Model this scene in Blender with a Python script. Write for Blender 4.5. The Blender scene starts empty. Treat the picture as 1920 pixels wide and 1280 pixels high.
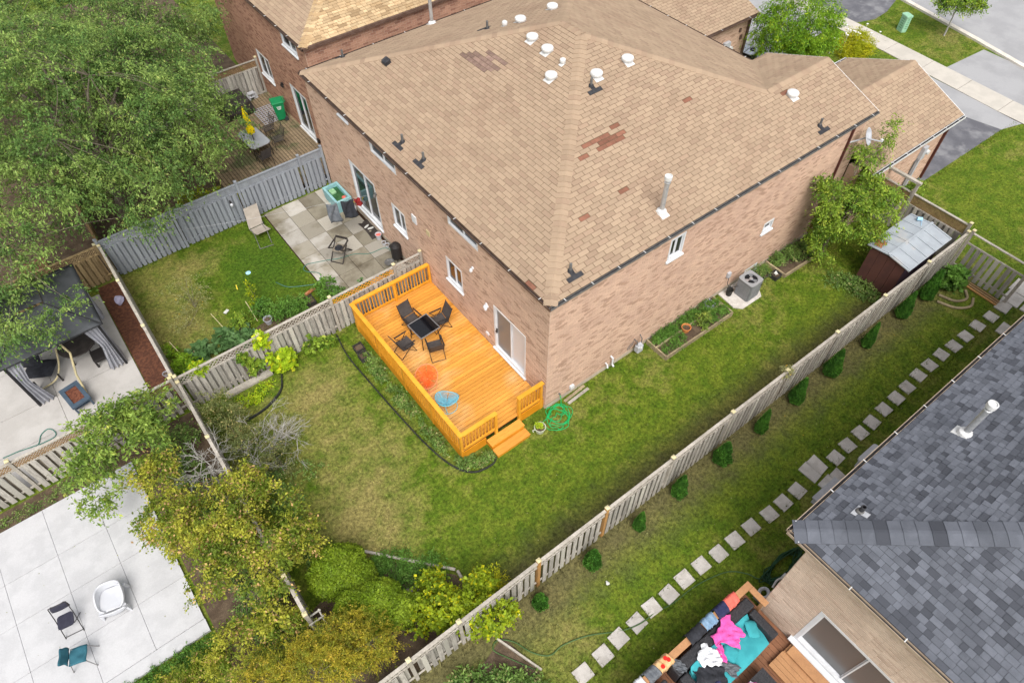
import bpy, math, random
import numpy as np
from mathutils import Vector, Matrix

random.seed(7)
RNG = np.random.default_rng(7)
SC = bpy.context.scene
COL = SC.collection
R = math.radians

# ------------------------------------------------------------------ camera
CAM = Vector((-8.25, -9.35, 19.5))
yaw, pitch, roll = R(53.357), R(51.729), R(0.934)
fw = Vector((math.cos(yaw) * math.cos(pitch), math.sin(yaw) * math.cos(pitch), -math.sin(pitch)))
rt0 = Vector((math.sin(yaw), -math.cos(yaw), 0))
dn0 = fw.cross(rt0)
rt = rt0 * math.cos(roll) + dn0 * math.sin(roll)
dn = -rt0 * math.sin(roll) + dn0 * math.cos(roll)
cd = bpy.data.cameras.new('camera')
cd.sensor_width = 36.0
cd.lens = 24.0
cd.clip_end = 2000
cam = bpy.data.objects.new('camera', cd)
COL.objects.link(cam)
m = Matrix.Identity(4)
for i in range(3):
    m[i][0], m[i][1], m[i][2], m[i][3] = rt[i], -dn[i], -fw[i], CAM[i]
cam.matrix_world = m
SC.camera = cam

# ------------------------------------------------------------------ sky, sun, exposure
w = bpy.data.worlds.new('World')
SC.world = w
w.use_nodes = True
nt = w.node_tree
nt.nodes.clear()
SUN_EL, SUN_AZ = R(55), R(-116)      # direction the sun stands in: azimuth from +x, counter-clockwise
sky = nt.nodes.new('ShaderNodeTexSky')
sky.sky_type = 'NISHITA'
sky.sun_disc = False
sky.sun_elevation = SUN_EL
sky.sun_rotation = math.pi / 2 - SUN_AZ
sky.dust_density = 4.0
sky.air_density = 1.0
hs = nt.nodes.new('ShaderNodeHueSaturation')
hs.inputs['Saturation'].default_value = 0.22     # overcast: a nearly grey sky
bg = nt.nodes.new('ShaderNodeBackground')
bg.inputs['Strength'].default_value = 0.135
wo = nt.nodes.new('ShaderNodeOutputWorld')
nt.links.new(sky.outputs[0], hs.inputs['Color'])
nt.links.new(hs.outputs[0], bg.inputs['Color'])
nt.links.new(bg.outputs[0], wo.inputs['Surface'])

sl = bpy.data.lights.new('sun', 'SUN')
sl.energy = 1.7
sl.angle = R(40)
sl.color = (1.0, 0.955, 0.89)
so = bpy.data.objects.new('sun', sl)
COL.objects.link(so)
sdir = Vector((math.cos(SUN_AZ) * math.cos(SUN_EL), math.sin(SUN_AZ) * math.cos(SUN_EL), math.sin(SUN_EL)))
so.rotation_euler = sdir.to_track_quat('Z', 'Y').to_euler()
so.location = (0, 0, 60)
SC.view_settings.view_transform = 'Standard'
SC.view_settings.look = 'None'
SC.view_settings.gamma = 1.0
SC.view_settings.use_curve_mapping = False
SC.view_settings.exposure = 0.64

# ------------------------------------------------------------------ materials
MATS = {}

def _mix(nt, fac, a, b, mode='MIX'):
    n = nt.nodes.new('ShaderNodeMix')
    n.data_type = 'RGBA'
    n.blend_type = mode
    n.clamp_factor = True
    if isinstance(fac, (int, float)):
        n.inputs[0].default_value = fac
    else:
        nt.links.new(fac, n.inputs[0])
    for s, v in ((n.inputs[6], a), (n.inputs[7], b)):
        if isinstance(v, tuple):
            s.default_value = (v[0], v[1], v[2], 1)
        else:
            nt.links.new(v, s)
    return n.outputs[2]

def _math(nt, op, a, b=None, c=None, clamp=False):
    n = nt.nodes.new('ShaderNodeMath')
    n.operation = op
    n.use_clamp = clamp
    for s, v in zip(n.inputs, (a, b, c)):
        if v is None:
            continue
        if isinstance(v, (int, float)):
            s.default_value = v
        else:
            nt.links.new(v, s)
    return n.outputs[0]

def _noise(nt, vec, scale, detail=5, rough=.6, sv=(1, 1, 1), off=(0, 0, 0)):
    if sv != (1, 1, 1) or off != (0, 0, 0):
        mp = nt.nodes.new('ShaderNodeMapping')
        mp.inputs['Scale'].default_value = sv
        mp.inputs['Location'].default_value = off
        nt.links.new(vec, mp.inputs['Vector'])
        vec = mp.outputs[0]
    n = nt.nodes.new('ShaderNodeTexNoise')
    n.inputs['Scale'].default_value = scale
    n.inputs['Detail'].default_value = detail
    n.inputs['Roughness'].default_value = rough
    nt.links.new(vec, n.inputs['Vector'])
    return n.outputs['Fac']

def _ramp(nt, fac, lo, hi, a=0.0, b=1.0):
    n = nt.nodes.new('ShaderNodeMapRange')
    n.interpolation_type = 'SMOOTHSTEP'
    n.inputs[1].default_value = lo
    n.inputs[2].default_value = hi
    n.inputs[3].default_value = a
    n.inputs[4].default_value = b
    nt.links.new(fac, n.inputs[0])
    return n.outputs[0]

def _rnd(nt):
    g = nt.nodes.new('ShaderNodeNewGeometry')
    o = nt.nodes.new('ShaderNodeObjectInfo')
    s = _math(nt, 'ADD', g.outputs['Random Per Island'], o.outputs['Random'])
    return _math(nt, 'FRACT', s), g

def new_mat(name):
    mt = bpy.data.materials.new(name)
    mt.use_nodes = True
    nt = mt.node_tree
    bs = nt.nodes['Principled BSDF']
    MATS[name] = mt
    return mt, nt, bs

def vm(name, c1, c2=None, scale=2.0, lo=.4, hi=.62, rough=.8, bump=0.0, bscale=60, fine=.12, fscale=90,
       isl=0.0, c3=None, c3f=.2, spec=.3, metal=0.0, sv=(1, 1, 1), c4=None, s4=.6, lo4=.55, hi4=.7, trans=0.0, sheen=0):
    """general weathered surface: two colours mixed by noise, fine grain, a random tone for each piece"""
    mt, nt, bs = new_mat(name)
    rnd, g = _rnd(nt)
    pos = g.outputs['Position']
    col = c1
    if c2:
        col = _mix(nt, _ramp(nt, _noise(nt, pos, scale, sv=sv), lo, hi), c1, c2)
    if c3:   # a share of the pieces has another colour
        col = _mix(nt, _math(nt, 'LESS_THAN', _math(nt, 'FRACT', _math(nt, 'MULTIPLY', rnd, 7.31)), c3f), col, c3)
    if c4:
        col = _mix(nt, _ramp(nt, _noise(nt, pos, s4, detail=3, off=(13, 5, 2)), lo4, hi4), col, c4)
    if fine:
        f = _ramp(nt, _noise(nt, pos, fscale, detail=3, sv=sv), .25, .75, 1 - fine, 1 + fine)
        if isl:
            f = _math(nt, 'MULTIPLY', f, _math(nt, 'MULTIPLY_ADD', rnd, 2 * isl, 1 - isl))
        cx = nt.nodes.new('ShaderNodeCombineColor')
        for k in range(3):
            nt.links.new(f, cx.inputs[k])
        col = _mix(nt, 1.0, col, cx.outputs[0], 'MULTIPLY')
    if isinstance(col, tuple):
        bs.inputs['Base Color'].default_value = (*col, 1)
    else:
        nt.links.new(col, bs.inputs['Base Color'])
    bs.inputs['Roughness'].default_value = rough
    bs.inputs['Specular IOR Level'].default_value = spec
    bs.inputs['Metallic'].default_value = metal
    if bump:
        b = nt.nodes.new('ShaderNodeBump')
        b.inputs['Strength'].default_value = bump
        b.inputs['Distance'].default_value = .01
        nt.links.new(_noise(nt, pos, bscale, detail=4, sv=sv), b.inputs['Height'])
        nt.links.new(b.outputs[0], bs.inputs['Normal'])
    return mt

def leaf_mat(name, c1, c2, c3=None, c3f=.06, nscale=.9, isl=.35, transl=.35, nlo=.38, nhi=.64):
    mt, nt, bs = new_mat(name)
    rnd, g = _rnd(nt)
    pos = g.outputs['Position']
    col = _mix(nt, _ramp(nt, _noise(nt, pos, nscale, detail=3), nlo, nhi), c1, c2)
    if c3:
        pick = _math(nt, 'FRACT', _math(nt, 'MULTIPLY', rnd, 9.77))
        clump = _ramp(nt, _noise(nt, pos, nscale * 1.7, detail=2, off=(7, 3, 1)), .5, .68)
        f = _math(nt, 'LESS_THAN', pick, _math(nt, 'ADD', _math(nt, 'MULTIPLY', clump, c3f * 4), c3f * .3))
        col = _mix(nt, f, col, c3)
    f = _math(nt, 'MULTIPLY_ADD', rnd, 2 * isl, 1 - isl)
    cx = nt.nodes.new('ShaderNodeCombineColor')
    for k in range(3):
        nt.links.new(f, cx.inputs[k])
    col = _mix(nt, 1.0, col, cx.outputs[0], 'MULTIPLY')
    nt.links.new(col, bs.inputs['Base Color'])
    bs.inputs['Roughness'].default_value = .55
    bs.inputs['Specular IOR Level'].default_value = .25
    tr = nt.nodes.new('ShaderNodeBsdfTranslucent')
    nt.links.new(col, tr.inputs['Color'])
    mx = nt.nodes.new('ShaderNodeMixShader')
    mx.inputs[0].default_value = transl
    nt.links.new(bs.outputs[0], mx.inputs[1])
    nt.links.new(tr.outputs[0], mx.inputs[2])
    nt.links.new(mx.outputs[0], nt.nodes['Material Output'].inputs['Surface'])
    return mt

def lawn_color(nt, pos):
    """green turf with straw-coloured dry patches, worn earth beside the long fence"""
    big = _noise(nt, pos, .33, detail=5, rough=.62)
    med = _noise(nt, pos, 1.7, detail=5, rough=.65, off=(3, 8, 0))
    fine = _noise(nt, pos, 9, detail=6, rough=.78)
    sx = nt.nodes.new('ShaderNodeSeparateXYZ')
    nt.links.new(pos, sx.inputs[0])
    X, Y = sx.outputs[0], sx.outputs[1]
    # distance from a few really dry places
    def spot(cx, cy, r, rx=1.0, ry=1.0):
        dx = _math(nt, 'MULTIPLY', _math(nt, 'SUBTRACT', X, cx), 1 / rx)
        dy = _math(nt, 'MULTIPLY', _math(nt, 'SUBTRACT', Y, cy), 1 / ry)
        d = _math(nt, 'SQRT', _math(nt, 'ADD', _math(nt, 'MULTIPLY', dx, dx), _math(nt, 'MULTIPLY', dy, dy)))
        return _ramp(nt, d, r * 1.25, r * .1)
    dry = _math(nt, 'MULTIPLY', _ramp(nt, big, .43, .68), .36)
    for a in ((-6.3, 2.6, 2.8, 1.0, 1.5), (-8.6, 13.2, 2.4, 1, 1.3), (-8.3, 10.4, 1.9, 1, 1.1), (-4.6, -6.0, 1.5, 1.3, 1),
              (32.9, 5.2, 1.2, 1, 1), (-6.6, -.2, 1.6, 1, 1), (-5.4, 5.6, 1.4, 1, 1), (-6.0, 13.9, 1.5, 1.6, .7)):
        dry = _math(nt, 'ADD', dry, _math(nt, 'MULTIPLY', spot(*a), .55))
    lush = spot(-4.6, 12.0, 2.7, 1, 1.25)
    dry = _math(nt, 'SUBTRACT', dry, _math(nt, 'MULTIPLY', lush, .6))
    for a in ((-.6, -2.2, 1.6, 3.2, .7), (5.5, -2.4, 1.3, 3, .7), (11, -3.0, 1.2, 1.6, .8), (2.5, -6.2, 1.6, 4, .7), (9, -6.0, 1.4, 4, .6), (22, -3.5, 3, 1.3, .8)):
        dry = _math(nt, 'SUBTRACT', dry, _math(nt, 'MULTIPLY', spot(*a), .35))
    dry = _math(nt, 'ADD', dry, _math(nt, 'MULTIPLY', _math(nt, 'SUBTRACT', med, .535), 2.0), clamp=True)
    green = _mix(nt, _ramp(nt, med, .35, .65), GRASS_A, GRASS_B)
    green = _mix(nt, _math(nt, 'MULTIPLY', lush, .8), green, (.045, .10, .008))
    col = _mix(nt, dry, green, GRASS_DRY)
    # worn soil next to the fence at y = -4.4
    dist = _math(nt, 'ABSOLUTE', _math(nt, 'ADD', Y, 4.5))
    near = _ramp(nt, _math(nt, 'ADD', dist, _math(nt, 'MULTIPLY', med, 1.6)), 2.5, .95)
    xin = _ramp(nt, X, 17.4, 16.8)
    col = _mix(nt, _math(nt, 'MULTIPLY', _math(nt, 'MULTIPLY', near, xin), .78), col, (.125, .098, .052))
    f = _ramp(nt, fine, .30, .70, .45, 1.55)
    cx = nt.nodes.new('ShaderNodeCombineColor')
    for k in range(3):
        nt.links.new(f, cx.inputs[k])
    return _mix(nt, 1.0, col, cx.outputs[0], 'MULTIPLY')

GRASS_A = (.072, .124, .008)
GRASS_B = (.13, .17, .016)
GRASS_DRY = (.225, .195, .066)

def lawn_mat(name, blade):
    mt, nt, bs = new_mat(name)
    rnd, g = _rnd(nt)
    col = lawn_color(nt, g.outputs['Position'])
    if blade:
        f = _math(nt, 'MULTIPLY_ADD', rnd, 1.1, .6)
        cx = nt.nodes.new('ShaderNodeCombineColor')
        for k in range(3):
            nt.links.new(f, cx.inputs[k])
        col = _mix(nt, 1.0, col, cx.outputs[0], 'MULTIPLY')
    else:
        b = nt.nodes.new('ShaderNodeBump')
        b.inputs['Strength'].default_value = .5
        b.inputs['Distance'].default_value = .03
        nt.links.new(_noise(nt, g.outputs['Position'], 40, detail=4), b.inputs['Height'])
        nt.links.new(b.outputs[0], bs.inputs['Normal'])
    nt.links.new(col, bs.inputs['Base Color'])
    bs.inputs['Roughness'].default_value = .75
    bs.inputs['Specular IOR Level'].default_value = .15
    return mt

def glass_mat(name, c, rough=.06):
    mt, nt, bs = new_mat(name)
    bs.inputs['Base Color'].default_value = (*c, 1)
    bs.inputs['Roughness'].default_value = rough
    bs.inputs['Specular IOR Level'].default_value = .7
    return mt

lawn_mat('lawn', False)
lawn_mat('blade', True)
vm('soil', (.075, .05, .032), (.12, .085, .055), scale=3, bump=.8, bscale=45, fine=.35, fscale=50)
vm('mulch', (.075, .03, .018), (.14, .055, .03), scale=9, bump=1.0, bscale=60, fine=.4, fscale=55)
vm('tan_shingle', (.355, .262, .182), (.33, .242, .168), scale=1.1, isl=.08, fine=.10, fscale=160, bump=.35, bscale=220, rough=.92, spec=.12,
   c3=(.315, .225, .158), c3f=.2, c4=(.30, .212, .148), s4=.45, lo4=.55, hi4=.75)
vm('tan_under', (.10, .065, .042), (.13, .085, .055), fine=.2, rough=.95, spec=.1)
vm('brown_shingle', (.23, .105, .07), (.185, .088, .06), scale=5, isl=.2, fine=.15, rough=.92, spec=.1, bump=.3, bscale=200)
vm('patch_shingle', (.20, .135, .11), (.25, .17, .135), scale=6, isl=.25, fine=.15, rough=.92, spec=.1, bump=.3, bscale=200)
vm('gold_shingle', (.50, .37, .22), (.42, .295, .17), scale=2.2, isl=.2, fine=.12, fscale=160, bump=.35, bscale=200, rough=.92, spec=.12, c3=(.36, .25, .14), c3f=.25)
vm('slate_shingle', (.128, .137, .162), (.105, .113, .134), scale=2.0, isl=.17, fine=.18, fscale=170, bump=.5, bscale=230, rough=.9, spec=.18, c3=(.07, .075, .09), c3f=.27)
vm('slate_under', (.035, .036, .045), fine=.1)
vm('brick', (.57, .395, .295), (.52, .355, .268), scale=.8, isl=.09, fine=.12, fscale=70, rough=.9, spec=.12, c3=(.41, .27, .195), c3f=.14, bump=.3, bscale=120)
vm('mortar', (.62, .50, .41), (.56, .45, .37), scale=3, fine=.12, rough=.95, spec=.1)
vm('red_brick', (.44, .255, .175), (.38, .215, .15), scale=.9, isl=.12, fine=.12, rough=.9, spec=.12, c3=(.29, .155, .11), c3f=.2, bump=.3, bscale=120)
vm('beige_brick', (.62, .49, .395), (.54, .42, .335), scale=1.2, isl=.07, fine=.08, rough=.9, spec=.12, c3=(.51, .385, .305), c3f=.12, bump=.25, bscale=120)
vm('beige_mortar', (.64, .52, .42), (.59, .48, .385), scale=3, fine=.1, rough=.95)
vm('foundation', (.48, .41, .32), (.40, .34, .27), scale=2, fine=.15, rough=.9)
vm('white_vinyl', (.66, .67, .69), (.61, .62, .64), scale=3, fine=.03, rough=.45, spec=.4)
vm('white_metal', (.66, .66, .66), (.58, .58, .57), scale=6, fine=.05, rough=.5, spec=.4)
vm('galvanised', (.55, .56, .57), (.44, .45, .46), scale=8, fine=.08, rough=.42, metal=.55)
vm('black_rubber', (.028, .028, .032), (.045, .045, .05), scale=6, fine=.15, rough=.6)
vm('pipe_grey', (.10, .10, .10), (.15, .145, .14), scale=8, fine=.15, rough=.6)
vm('gutter_brown', (.10, .06, .045), (.14, .09, .07), scale=4, fine=.15, rough=.5)
vm('gutter_tan', (.42, .33, .25), (.36, .28, .21), scale=4, fine=.1, rough=.5)
vm('gutter_dirt', (.018, .018, .022), (.04, .038, .036), scale=9, fine=.4, rough=.9)
vm('downpipe', (.075, .022, .018), (.095, .032, .026), scale=3, fine=.1, rough=.5)
glass_mat('dark_glass', (.022, .024, .028))
glass_mat('grey_glass', (.085, .09, .095), .25)
glass_mat('screen_grey', (.16, .165, .17), .35)
glass_mat('blind_white', (.55, .57, .60), .3)
glass_mat('black_glass', (.006, .006, .008), .05)
vm('deck_stain', (.62, .275, .045), (.66, .30, .055), scale=1.4, isl=.15, fine=.13, fscale=34, sv=(.12, 1, 1), rough=.62, spec=.25, c4=(.68, .40, .16), s4=.5, lo4=.46, hi4=.7, bump=.12, bscale=40)
vm('rail_stain', (.68, .30, .022), (.76, .36, .035), scale=2, isl=.05, fine=.06, rough=.5, spec=.35)
vm('skirt_stain', (.60, .235, .012), (.68, .28, .02), scale=2, isl=.04, fine=.06, rough=.5)
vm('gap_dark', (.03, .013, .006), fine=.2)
vm('weathered', (.40, .375, .335), (.29, .27, .24), scale=3, isl=.22, fine=.22, fscale=28, sv=(5, 5, .7), rough=.9, spec=.1, c3=(.42, .40, .35), c3f=.25, bump=.4, bscale=30)
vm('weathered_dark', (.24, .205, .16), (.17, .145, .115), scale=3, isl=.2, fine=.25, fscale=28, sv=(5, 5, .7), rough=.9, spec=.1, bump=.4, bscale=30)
vm('weathered_rail', (.43, .395, .345), (.34, .31, .265), scale=2, isl=.1, fine=.18, fscale=20, rough=.9, spec=.1)
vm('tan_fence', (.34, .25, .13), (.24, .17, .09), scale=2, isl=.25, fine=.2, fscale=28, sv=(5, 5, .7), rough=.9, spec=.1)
vm('post_cap', (.62, .56, .34), (.55, .48, .28), scale=4, fine=.1)
vm('orange_post', (.46, .24, .075), (.38, .21, .08), scale=4, fine=.15, isl=.1)
vm('grey_fence', (.265, .285, .315), (.235, .25, .28), scale=2, isl=.07, fine=.07, fscale=30, sv=(4, 4, .7), rough=.7)
vm('lattice_orange', (.66, .31, .03), (.60, .27, .03), scale=4, fine=.08)
vm('lattice_brown', (.24, .15, .075), (.30, .20, .10), scale=5, fine=.15, isl=.1)
vm('concrete', (.49, .49, .502), (.44, .44, .452), scale=1.7, fine=.05, fscale=28, rough=.85, isl=.02, c4=(.44, .44, .445), s4=.9, lo4=.6, hi4=.8, bump=.1, bscale=150)
vm('concrete_warm', (.46, .44, .42), (.40, .38, .36), scale=1.0, fine=.08, fscale=60, rough=.85, isl=.03, c4=(.40, .37, .33), s4=1.1, lo4=.62, hi4=.8)
vm('slab_light', (.55, .52, .485), (.46, .43, .395), scale=4, isl=.10, fine=.2, fscale=70, rough=.9)
vm('paver', (.44, .415, .375), (.33, .305, .26), scale=1.3, isl=.17, fine=.14, fscale=45, rough=.9, c3=(.30, .275, .225), c3f=.3, c4=(.20, .175, .125), s4=.8, lo4=.5, hi4=.68)
vm('paver_stained', (.25, .225, .172), (.185, .162, .12), scale=1.6, isl=.2, fine=.16, fscale=45, rough=.9, c3=(.33, .305, .26), c3f=.3, c4=(.12, .10, .07), s4=1.0, lo4=.55, hi4=.72)
vm('sidewalk', (.50, .465, .415), (.45, .42, .375), scale=1.3, fine=.1, fscale=60, isl=.03, rough=.9)
vm('curb', (.66, .61, .54), (.56, .52, .46), scale=2, fine=.1)
vm('asphalt', (.335, .335, .345), (.29, .29, .30), scale=.7, fine=.12, fscale=120, rough=.9, c4=(.30, .30, .31), s4=.35, lo4=.5, hi4=.8)
vm('asphalt_dark', (.105, .105, .12), (.15, .15, .165), scale=1.1, fine=.15, fscale=110, rough=.75, c4=(.21, .21, .222), s4=.9, lo4=.52, hi4=.66)
vm('bark', (.14, .115, .085), (.20, .17, .13), scale=6, fine=.25, fscale=50, rough=.95)
vm('bark_grey', (.30, .285, .26), (.40, .385, .36), scale=6, fine=.2, fscale=60, rough=.95)
vm('old_plank', (.27, .20, .125), (.19, .145, .09), scale=3, isl=.22, fine=.3, fscale=22, sv=(1, 5, 1), rough=.9, c4=(.11, .115, .055), s4=1.0, lo4=.5, hi4=.66)
vm('brown_deck', (.255, .115, .06), (.21, .095, .05), scale=2, isl=.1, fine=.12, fscale=30, sv=(1, .3, 1), rough=.6)
vm('tan_deck', (.43, .225, .105), (.37, .19, .09), scale=2, isl=.06, fine=.1, fscale=30, rough=.65)
vm('wicker', (.022, .022, .026), (.045, .045, .05), scale=30, fine=.5, fscale=130, rough=.55, bump=1.0, bscale=110)
vm('teal_fabric', (.045, .33, .37), (.035, .28, .32), scale=3, fine=.06, rough=.9, bump=.3, bscale=14)
vm('pink_cloth', (.80, .12, .42), (.72, .09, .36), scale=6, fine=.08, rough=.9, bump=.5, bscale=18)
vm('coral_cloth', (.78, .16, .12), (.70, .13, .10), scale=6, fine=.08, rough=.9, bump=.5, bscale=18)
vm('navy_cloth', (.022, .025, .07), (.03, .033, .085), scale=6, fine=.1, rough=.9, bump=.5, bscale=18)
vm('denim_cloth', (.15, .25, .37), (.22, .33, .46), scale=7, fine=.12, rough=.9, bump=.5, bscale=18)
vm('black_cloth', (.02, .021, .026), (.032, .034, .042), scale=6, fine=.15, rough=.9, bump=.6, bscale=16)
vm('grey_cloth', (.10, .11, .125), (.14, .15, .165), scale=6, fine=.12, rough=.9, bump=.5, bscale=18)
vm('white_cloth', (.66, .67, .70), (.70, .71, .74), scale=6, fine=.05, rough=.9, bump=.4, bscale=18)
vm('tan_cloth', (.55, .33, .15), (.62, .42, .22), scale=9, fine=.15, rough=.9, bump=.4, bscale=20)
vm('red_print', (.70, .02, .015), fine=.05)
vm('dark_red', (.22, .015, .015), (.16, .012, .012), scale=5, fine=.1)
vm('sling', (.055, .047, .045), (.07, .06, .056), scale=8, fine=.15, fscale=200, rough=.7)
vm('black_frame', (.025, .022, .022), fine=.1, rough=.5)
vm('grey_trim', (.25, .24, .24), fine=.06, rough=.4, metal=.4)
vm('orange_cord', (.80, .12, .022), (.85, .15, .03), scale=8, fine=.05, rough=.5)
vm('orange_rim', (.80, .25, .12), fine=.05, rough=.5)
vm('blue_cord', (.16, .42, .54), (.20, .47, .58), scale=8, fine=.05, rough=.5)
vm('blue_rim', (.12, .52, .66), fine=.05, rough=.4)
vm('ac_grey', (.20, .205, .215), (.17, .175, .185), scale=4, fine=.06, rough=.5, metal=.2)
vm('ac_top', (.29, .295, .305), (.26, .265, .275), scale=4, fine=.06, rough=.5)
vm('fan_silver', (.55, .57, .62), fine=.05, rough=.3, metal=.7)
vm('dark_void', (.008, .008, .01), fine=.05)
vm('meter_grey', (.40, .41, .44), (.46, .47, .50), scale=6, fine=.06, rough=.5)
vm('hose_green', (.01, .42, .12), (.012, .36, .10), scale=8, fine=.05, rough=.4)
vm('hose_dull', (.055, .115, .035), (.075, .14, .045), scale=4, fine=.1, rough=.5)
vm('hose_teal', (.06, .17, .14), (.08, .20, .165), scale=4, fine=.1, rough=.5)
vm('hose_dark', (.012, .05, .02), (.02, .07, .03), scale=4, fine=.1, rough=.5)
vm('edging_black', (.018, .02, .018), (.035, .038, .03), scale=5, fine=.2, rough=.6)
vm('bed_timber', (.34, .275, .17), (.25, .20, .125), scale=3, isl=.15, fine=.2, fscale=25, rough=.9)
vm('pot_cream', (.50, .52, .40), (.44, .46, .35), scale=6, fine=.06)
vm('pot_terracotta', (.55, .19, .05), (.60, .24, .08), scale=6, fine=.1)
vm('pot_lilac', (.42, .40, .55), (.38, .36, .50), scale=6, fine=.06)
vm('pot_grey', (.42, .42, .46), (.36, .36, .40), scale=6, fine=.06)
vm('pot_dark', (.035, .034, .03), (.055, .05, .045), scale=6, fine=.2)
vm('shed_wall', (.105, .045, .038), (.085, .038, .034), scale=2, fine=.1, isl=.05, rough=.6)
vm('shed_side', (.055, .032, .055), (.065, .036, .06), scale=2, fine=.1, rough=.6)
vm('shed_roof', (.36, .395, .43), (.32, .35, .385), scale=3, fine=.07, rough=.5, isl=.04, c4=(.40, .40, .40), s4=1.3)
vm('rust', (.30, .085, .03), (.42, .22, .11), scale=12, fine=.25)
vm('tub_teal', (.26, .48, .50), (.22, .42, .45), scale=3, fine=.08, rough=.5)
vm('pond', (.02, .085, .03), (.035, .13, .045), scale=5, fine=.2, rough=.1, spec=.6)
vm('algae', (.22, .42, .22), (.30, .50, .30), scale=6, fine=.1)
vm('bin_green', (.008, .21, .075), (.012, .25, .09), scale=3, fine=.06, rough=.4)
vm('print_white', (.70, .78, .74), fine=.03)
vm('yellow_cloth', (.85, .68, .0), (.80, .60, .0), scale=9, fine=.1, rough=.85, bump=.6, bscale=16)
vm('table_glass', (.34, .36, .39), (.38, .40, .43), scale=2, fine=.03, rough=.12, spec=.7)
vm('cover_brown', (.032, .026, .024), (.05, .042, .038), scale=4, fine=.15, rough=.6, bump=.4, bscale=9)
vm('gazebo_roof', (.075, .08, .088), (.06, .064, .07), scale=2, fine=.06, rough=.75)
vm('gazebo_ridge', (.02, .02, .022), fine=.1)
vm('curtain', (.30, .305, .34), (.38, .385, .42), scale=3, fine=.06, rough=.9)
vm('blue_grey', (.055, .085, .12), (.07, .10, .14), scale=4, fine=.1, rough=.55)
vm('ember', (.11, .035, .02), (.19, .07, .04), scale=14, fine=.4, bump=1, bscale=60)
vm('white_plastic', (.52, .53, .56), (.48, .49, .52), scale=3, fine=.03, rough=.35, spec=.4)
vm('charcoal_plastic', (.028, .028, .045), (.04, .04, .06), scale=5, fine=.15, rough=.5)
vm('teal_shirt', (.022, .095, .13), (.03, .12, .16), scale=5, fine=.1, rough=.85, bump=.5, bscale=14)
vm('utility_green', (.25, .46, .31), (.29, .50, .35), scale=4, fine=.07, rough=.6)
vm('print_green', (.14, .30, .19), fine=.05)
vm('chrome', (.72, .74, .78), (.6, .62, .66), scale=4, fine=.05, rough=.2, metal=.8)
vm('lounger_fabric', (.34, .30, .255), (.29, .255, .215), scale=3, fine=.08, rough=.85)
vm('shed_red', (.20, .075, .055), (.16, .06, .045), scale=3, fine=.15)
vm('cane', (.55, .47, .27), (.48, .42, .25), scale=5, fine=.1)
vm('rock', (.34, .31, .28), (.26, .24, .215), scale=6, fine=.2, bump=.6, bscale=30)
vm('dirt_scrap', (.55, .55, .52), fine=.1)
vm('yellow_bit', (.78, .62, .06), fine=.05)
vm('sky_bit', (.35, .60, .80), fine=.05)
vm('flower_white', (.80, .78, .80), fine=.05)
leaf_mat('leaf_ash', (.105, .195, .045), (.24, .345, .082), (.36, .40, .11), .035, nscale=.8, isl=.52, transl=.35, nlo=.42, nhi=.6)
leaf_mat('leaf_cherry', (.15, .25, .042), (.28, .39, .07), (.40, .44, .08), .08, nscale=1.6, isl=.4)
leaf_mat('leaf_pear', (.15, .215, .022), (.42, .42, .05), (.60, .38, .17), .08, nscale=1.8, isl=.45, transl=.4, nlo=.42, nhi=.58)
leaf_mat('leaf_dull', (0.141, 0.178, 0.055), (0.225, 0.244, 0.084), (0.413, 0.338, 0.132), .1, nscale=1.5)
leaf_mat('leaf_goldcedar', (.21, .235, .022), (.43, .37, .032), (.58, .43, .055), .12, nscale=2.2, isl=.4, nlo=.42, nhi=.6)
leaf_mat('leaf_cedar', (.16, .25, .014), (.25, .345, .024), None, nscale=2.5, isl=.4)
leaf_mat('leaf_thuja', (0.080, 0.225, 0.036), (0.145, 0.362, 0.051), None, nscale=3.0, isl=.4)
leaf_mat('leaf_vine', (0.187, 0.273, 0.015), (0.316, 0.402, 0.017), (0.600, 0.575, 0.015), .12, nscale=1.8)
leaf_mat('leaf_bright', (0.119, 0.250, 0.015), (0.237, 0.400, 0.022), (0.400, 0.500, 0.025), .08, nscale=1.3, isl=.35)
leaf_mat('leaf_side', (.11, .21, .022), (.27, .39, .042), (.40, .46, .06), .08, nscale=1.6, isl=.45)
leaf_mat('leaf_garden', (0.090, 0.207, 0.029), (0.153, 0.297, 0.047), None, nscale=2.5, isl=.35)
leaf_mat('leaf_lime', (0.300, 0.450, 0.018), (0.425, 0.575, 0.025), (0.600, 0.600, 0.025), .12, nscale=2.5, isl=.25)
leaf_mat('leaf_weed', (0.121, 0.220, 0.047), (0.220, 0.340, 0.077), (0.439, 0.416, 0.176), .08, nscale=2.0, isl=.4)
leaf_mat('leaf_squash', (0.094, 0.194, 0.062), (0.138, 0.250, 0.088), None, nscale=2.5, isl=.25)
leaf_mat('leaf_yellowgrass', (0.375, 0.413, 0.015), (0.525, 0.500, 0.019), None, nscale=2.5, isl=.3)
leaf_mat('leaf_pale', (0.250, 0.263, 0.106), (0.325, 0.325, 0.138), (0.600, 0.375, 0.037), .03, nscale=2.5, isl=.3)

# ------------------------------------------------------------------ building helpers
def wm(o):
    b = o.matrix_basis.copy()
    return (wm(o.parent) @ o.matrix_parent_inverse @ b) if o.parent else b

def adopt(o, parent):
    if parent is not None:
        o.parent = parent
        o.matrix_parent_inverse = wm(parent).inverted()
    return o

def tag(o, label=None, cat=None, group=None, kind=None):
    for k, v in (('label', label), ('category', cat), ('group', group), ('kind', kind)):
        if v:
            o[k] = v
    return o

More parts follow.
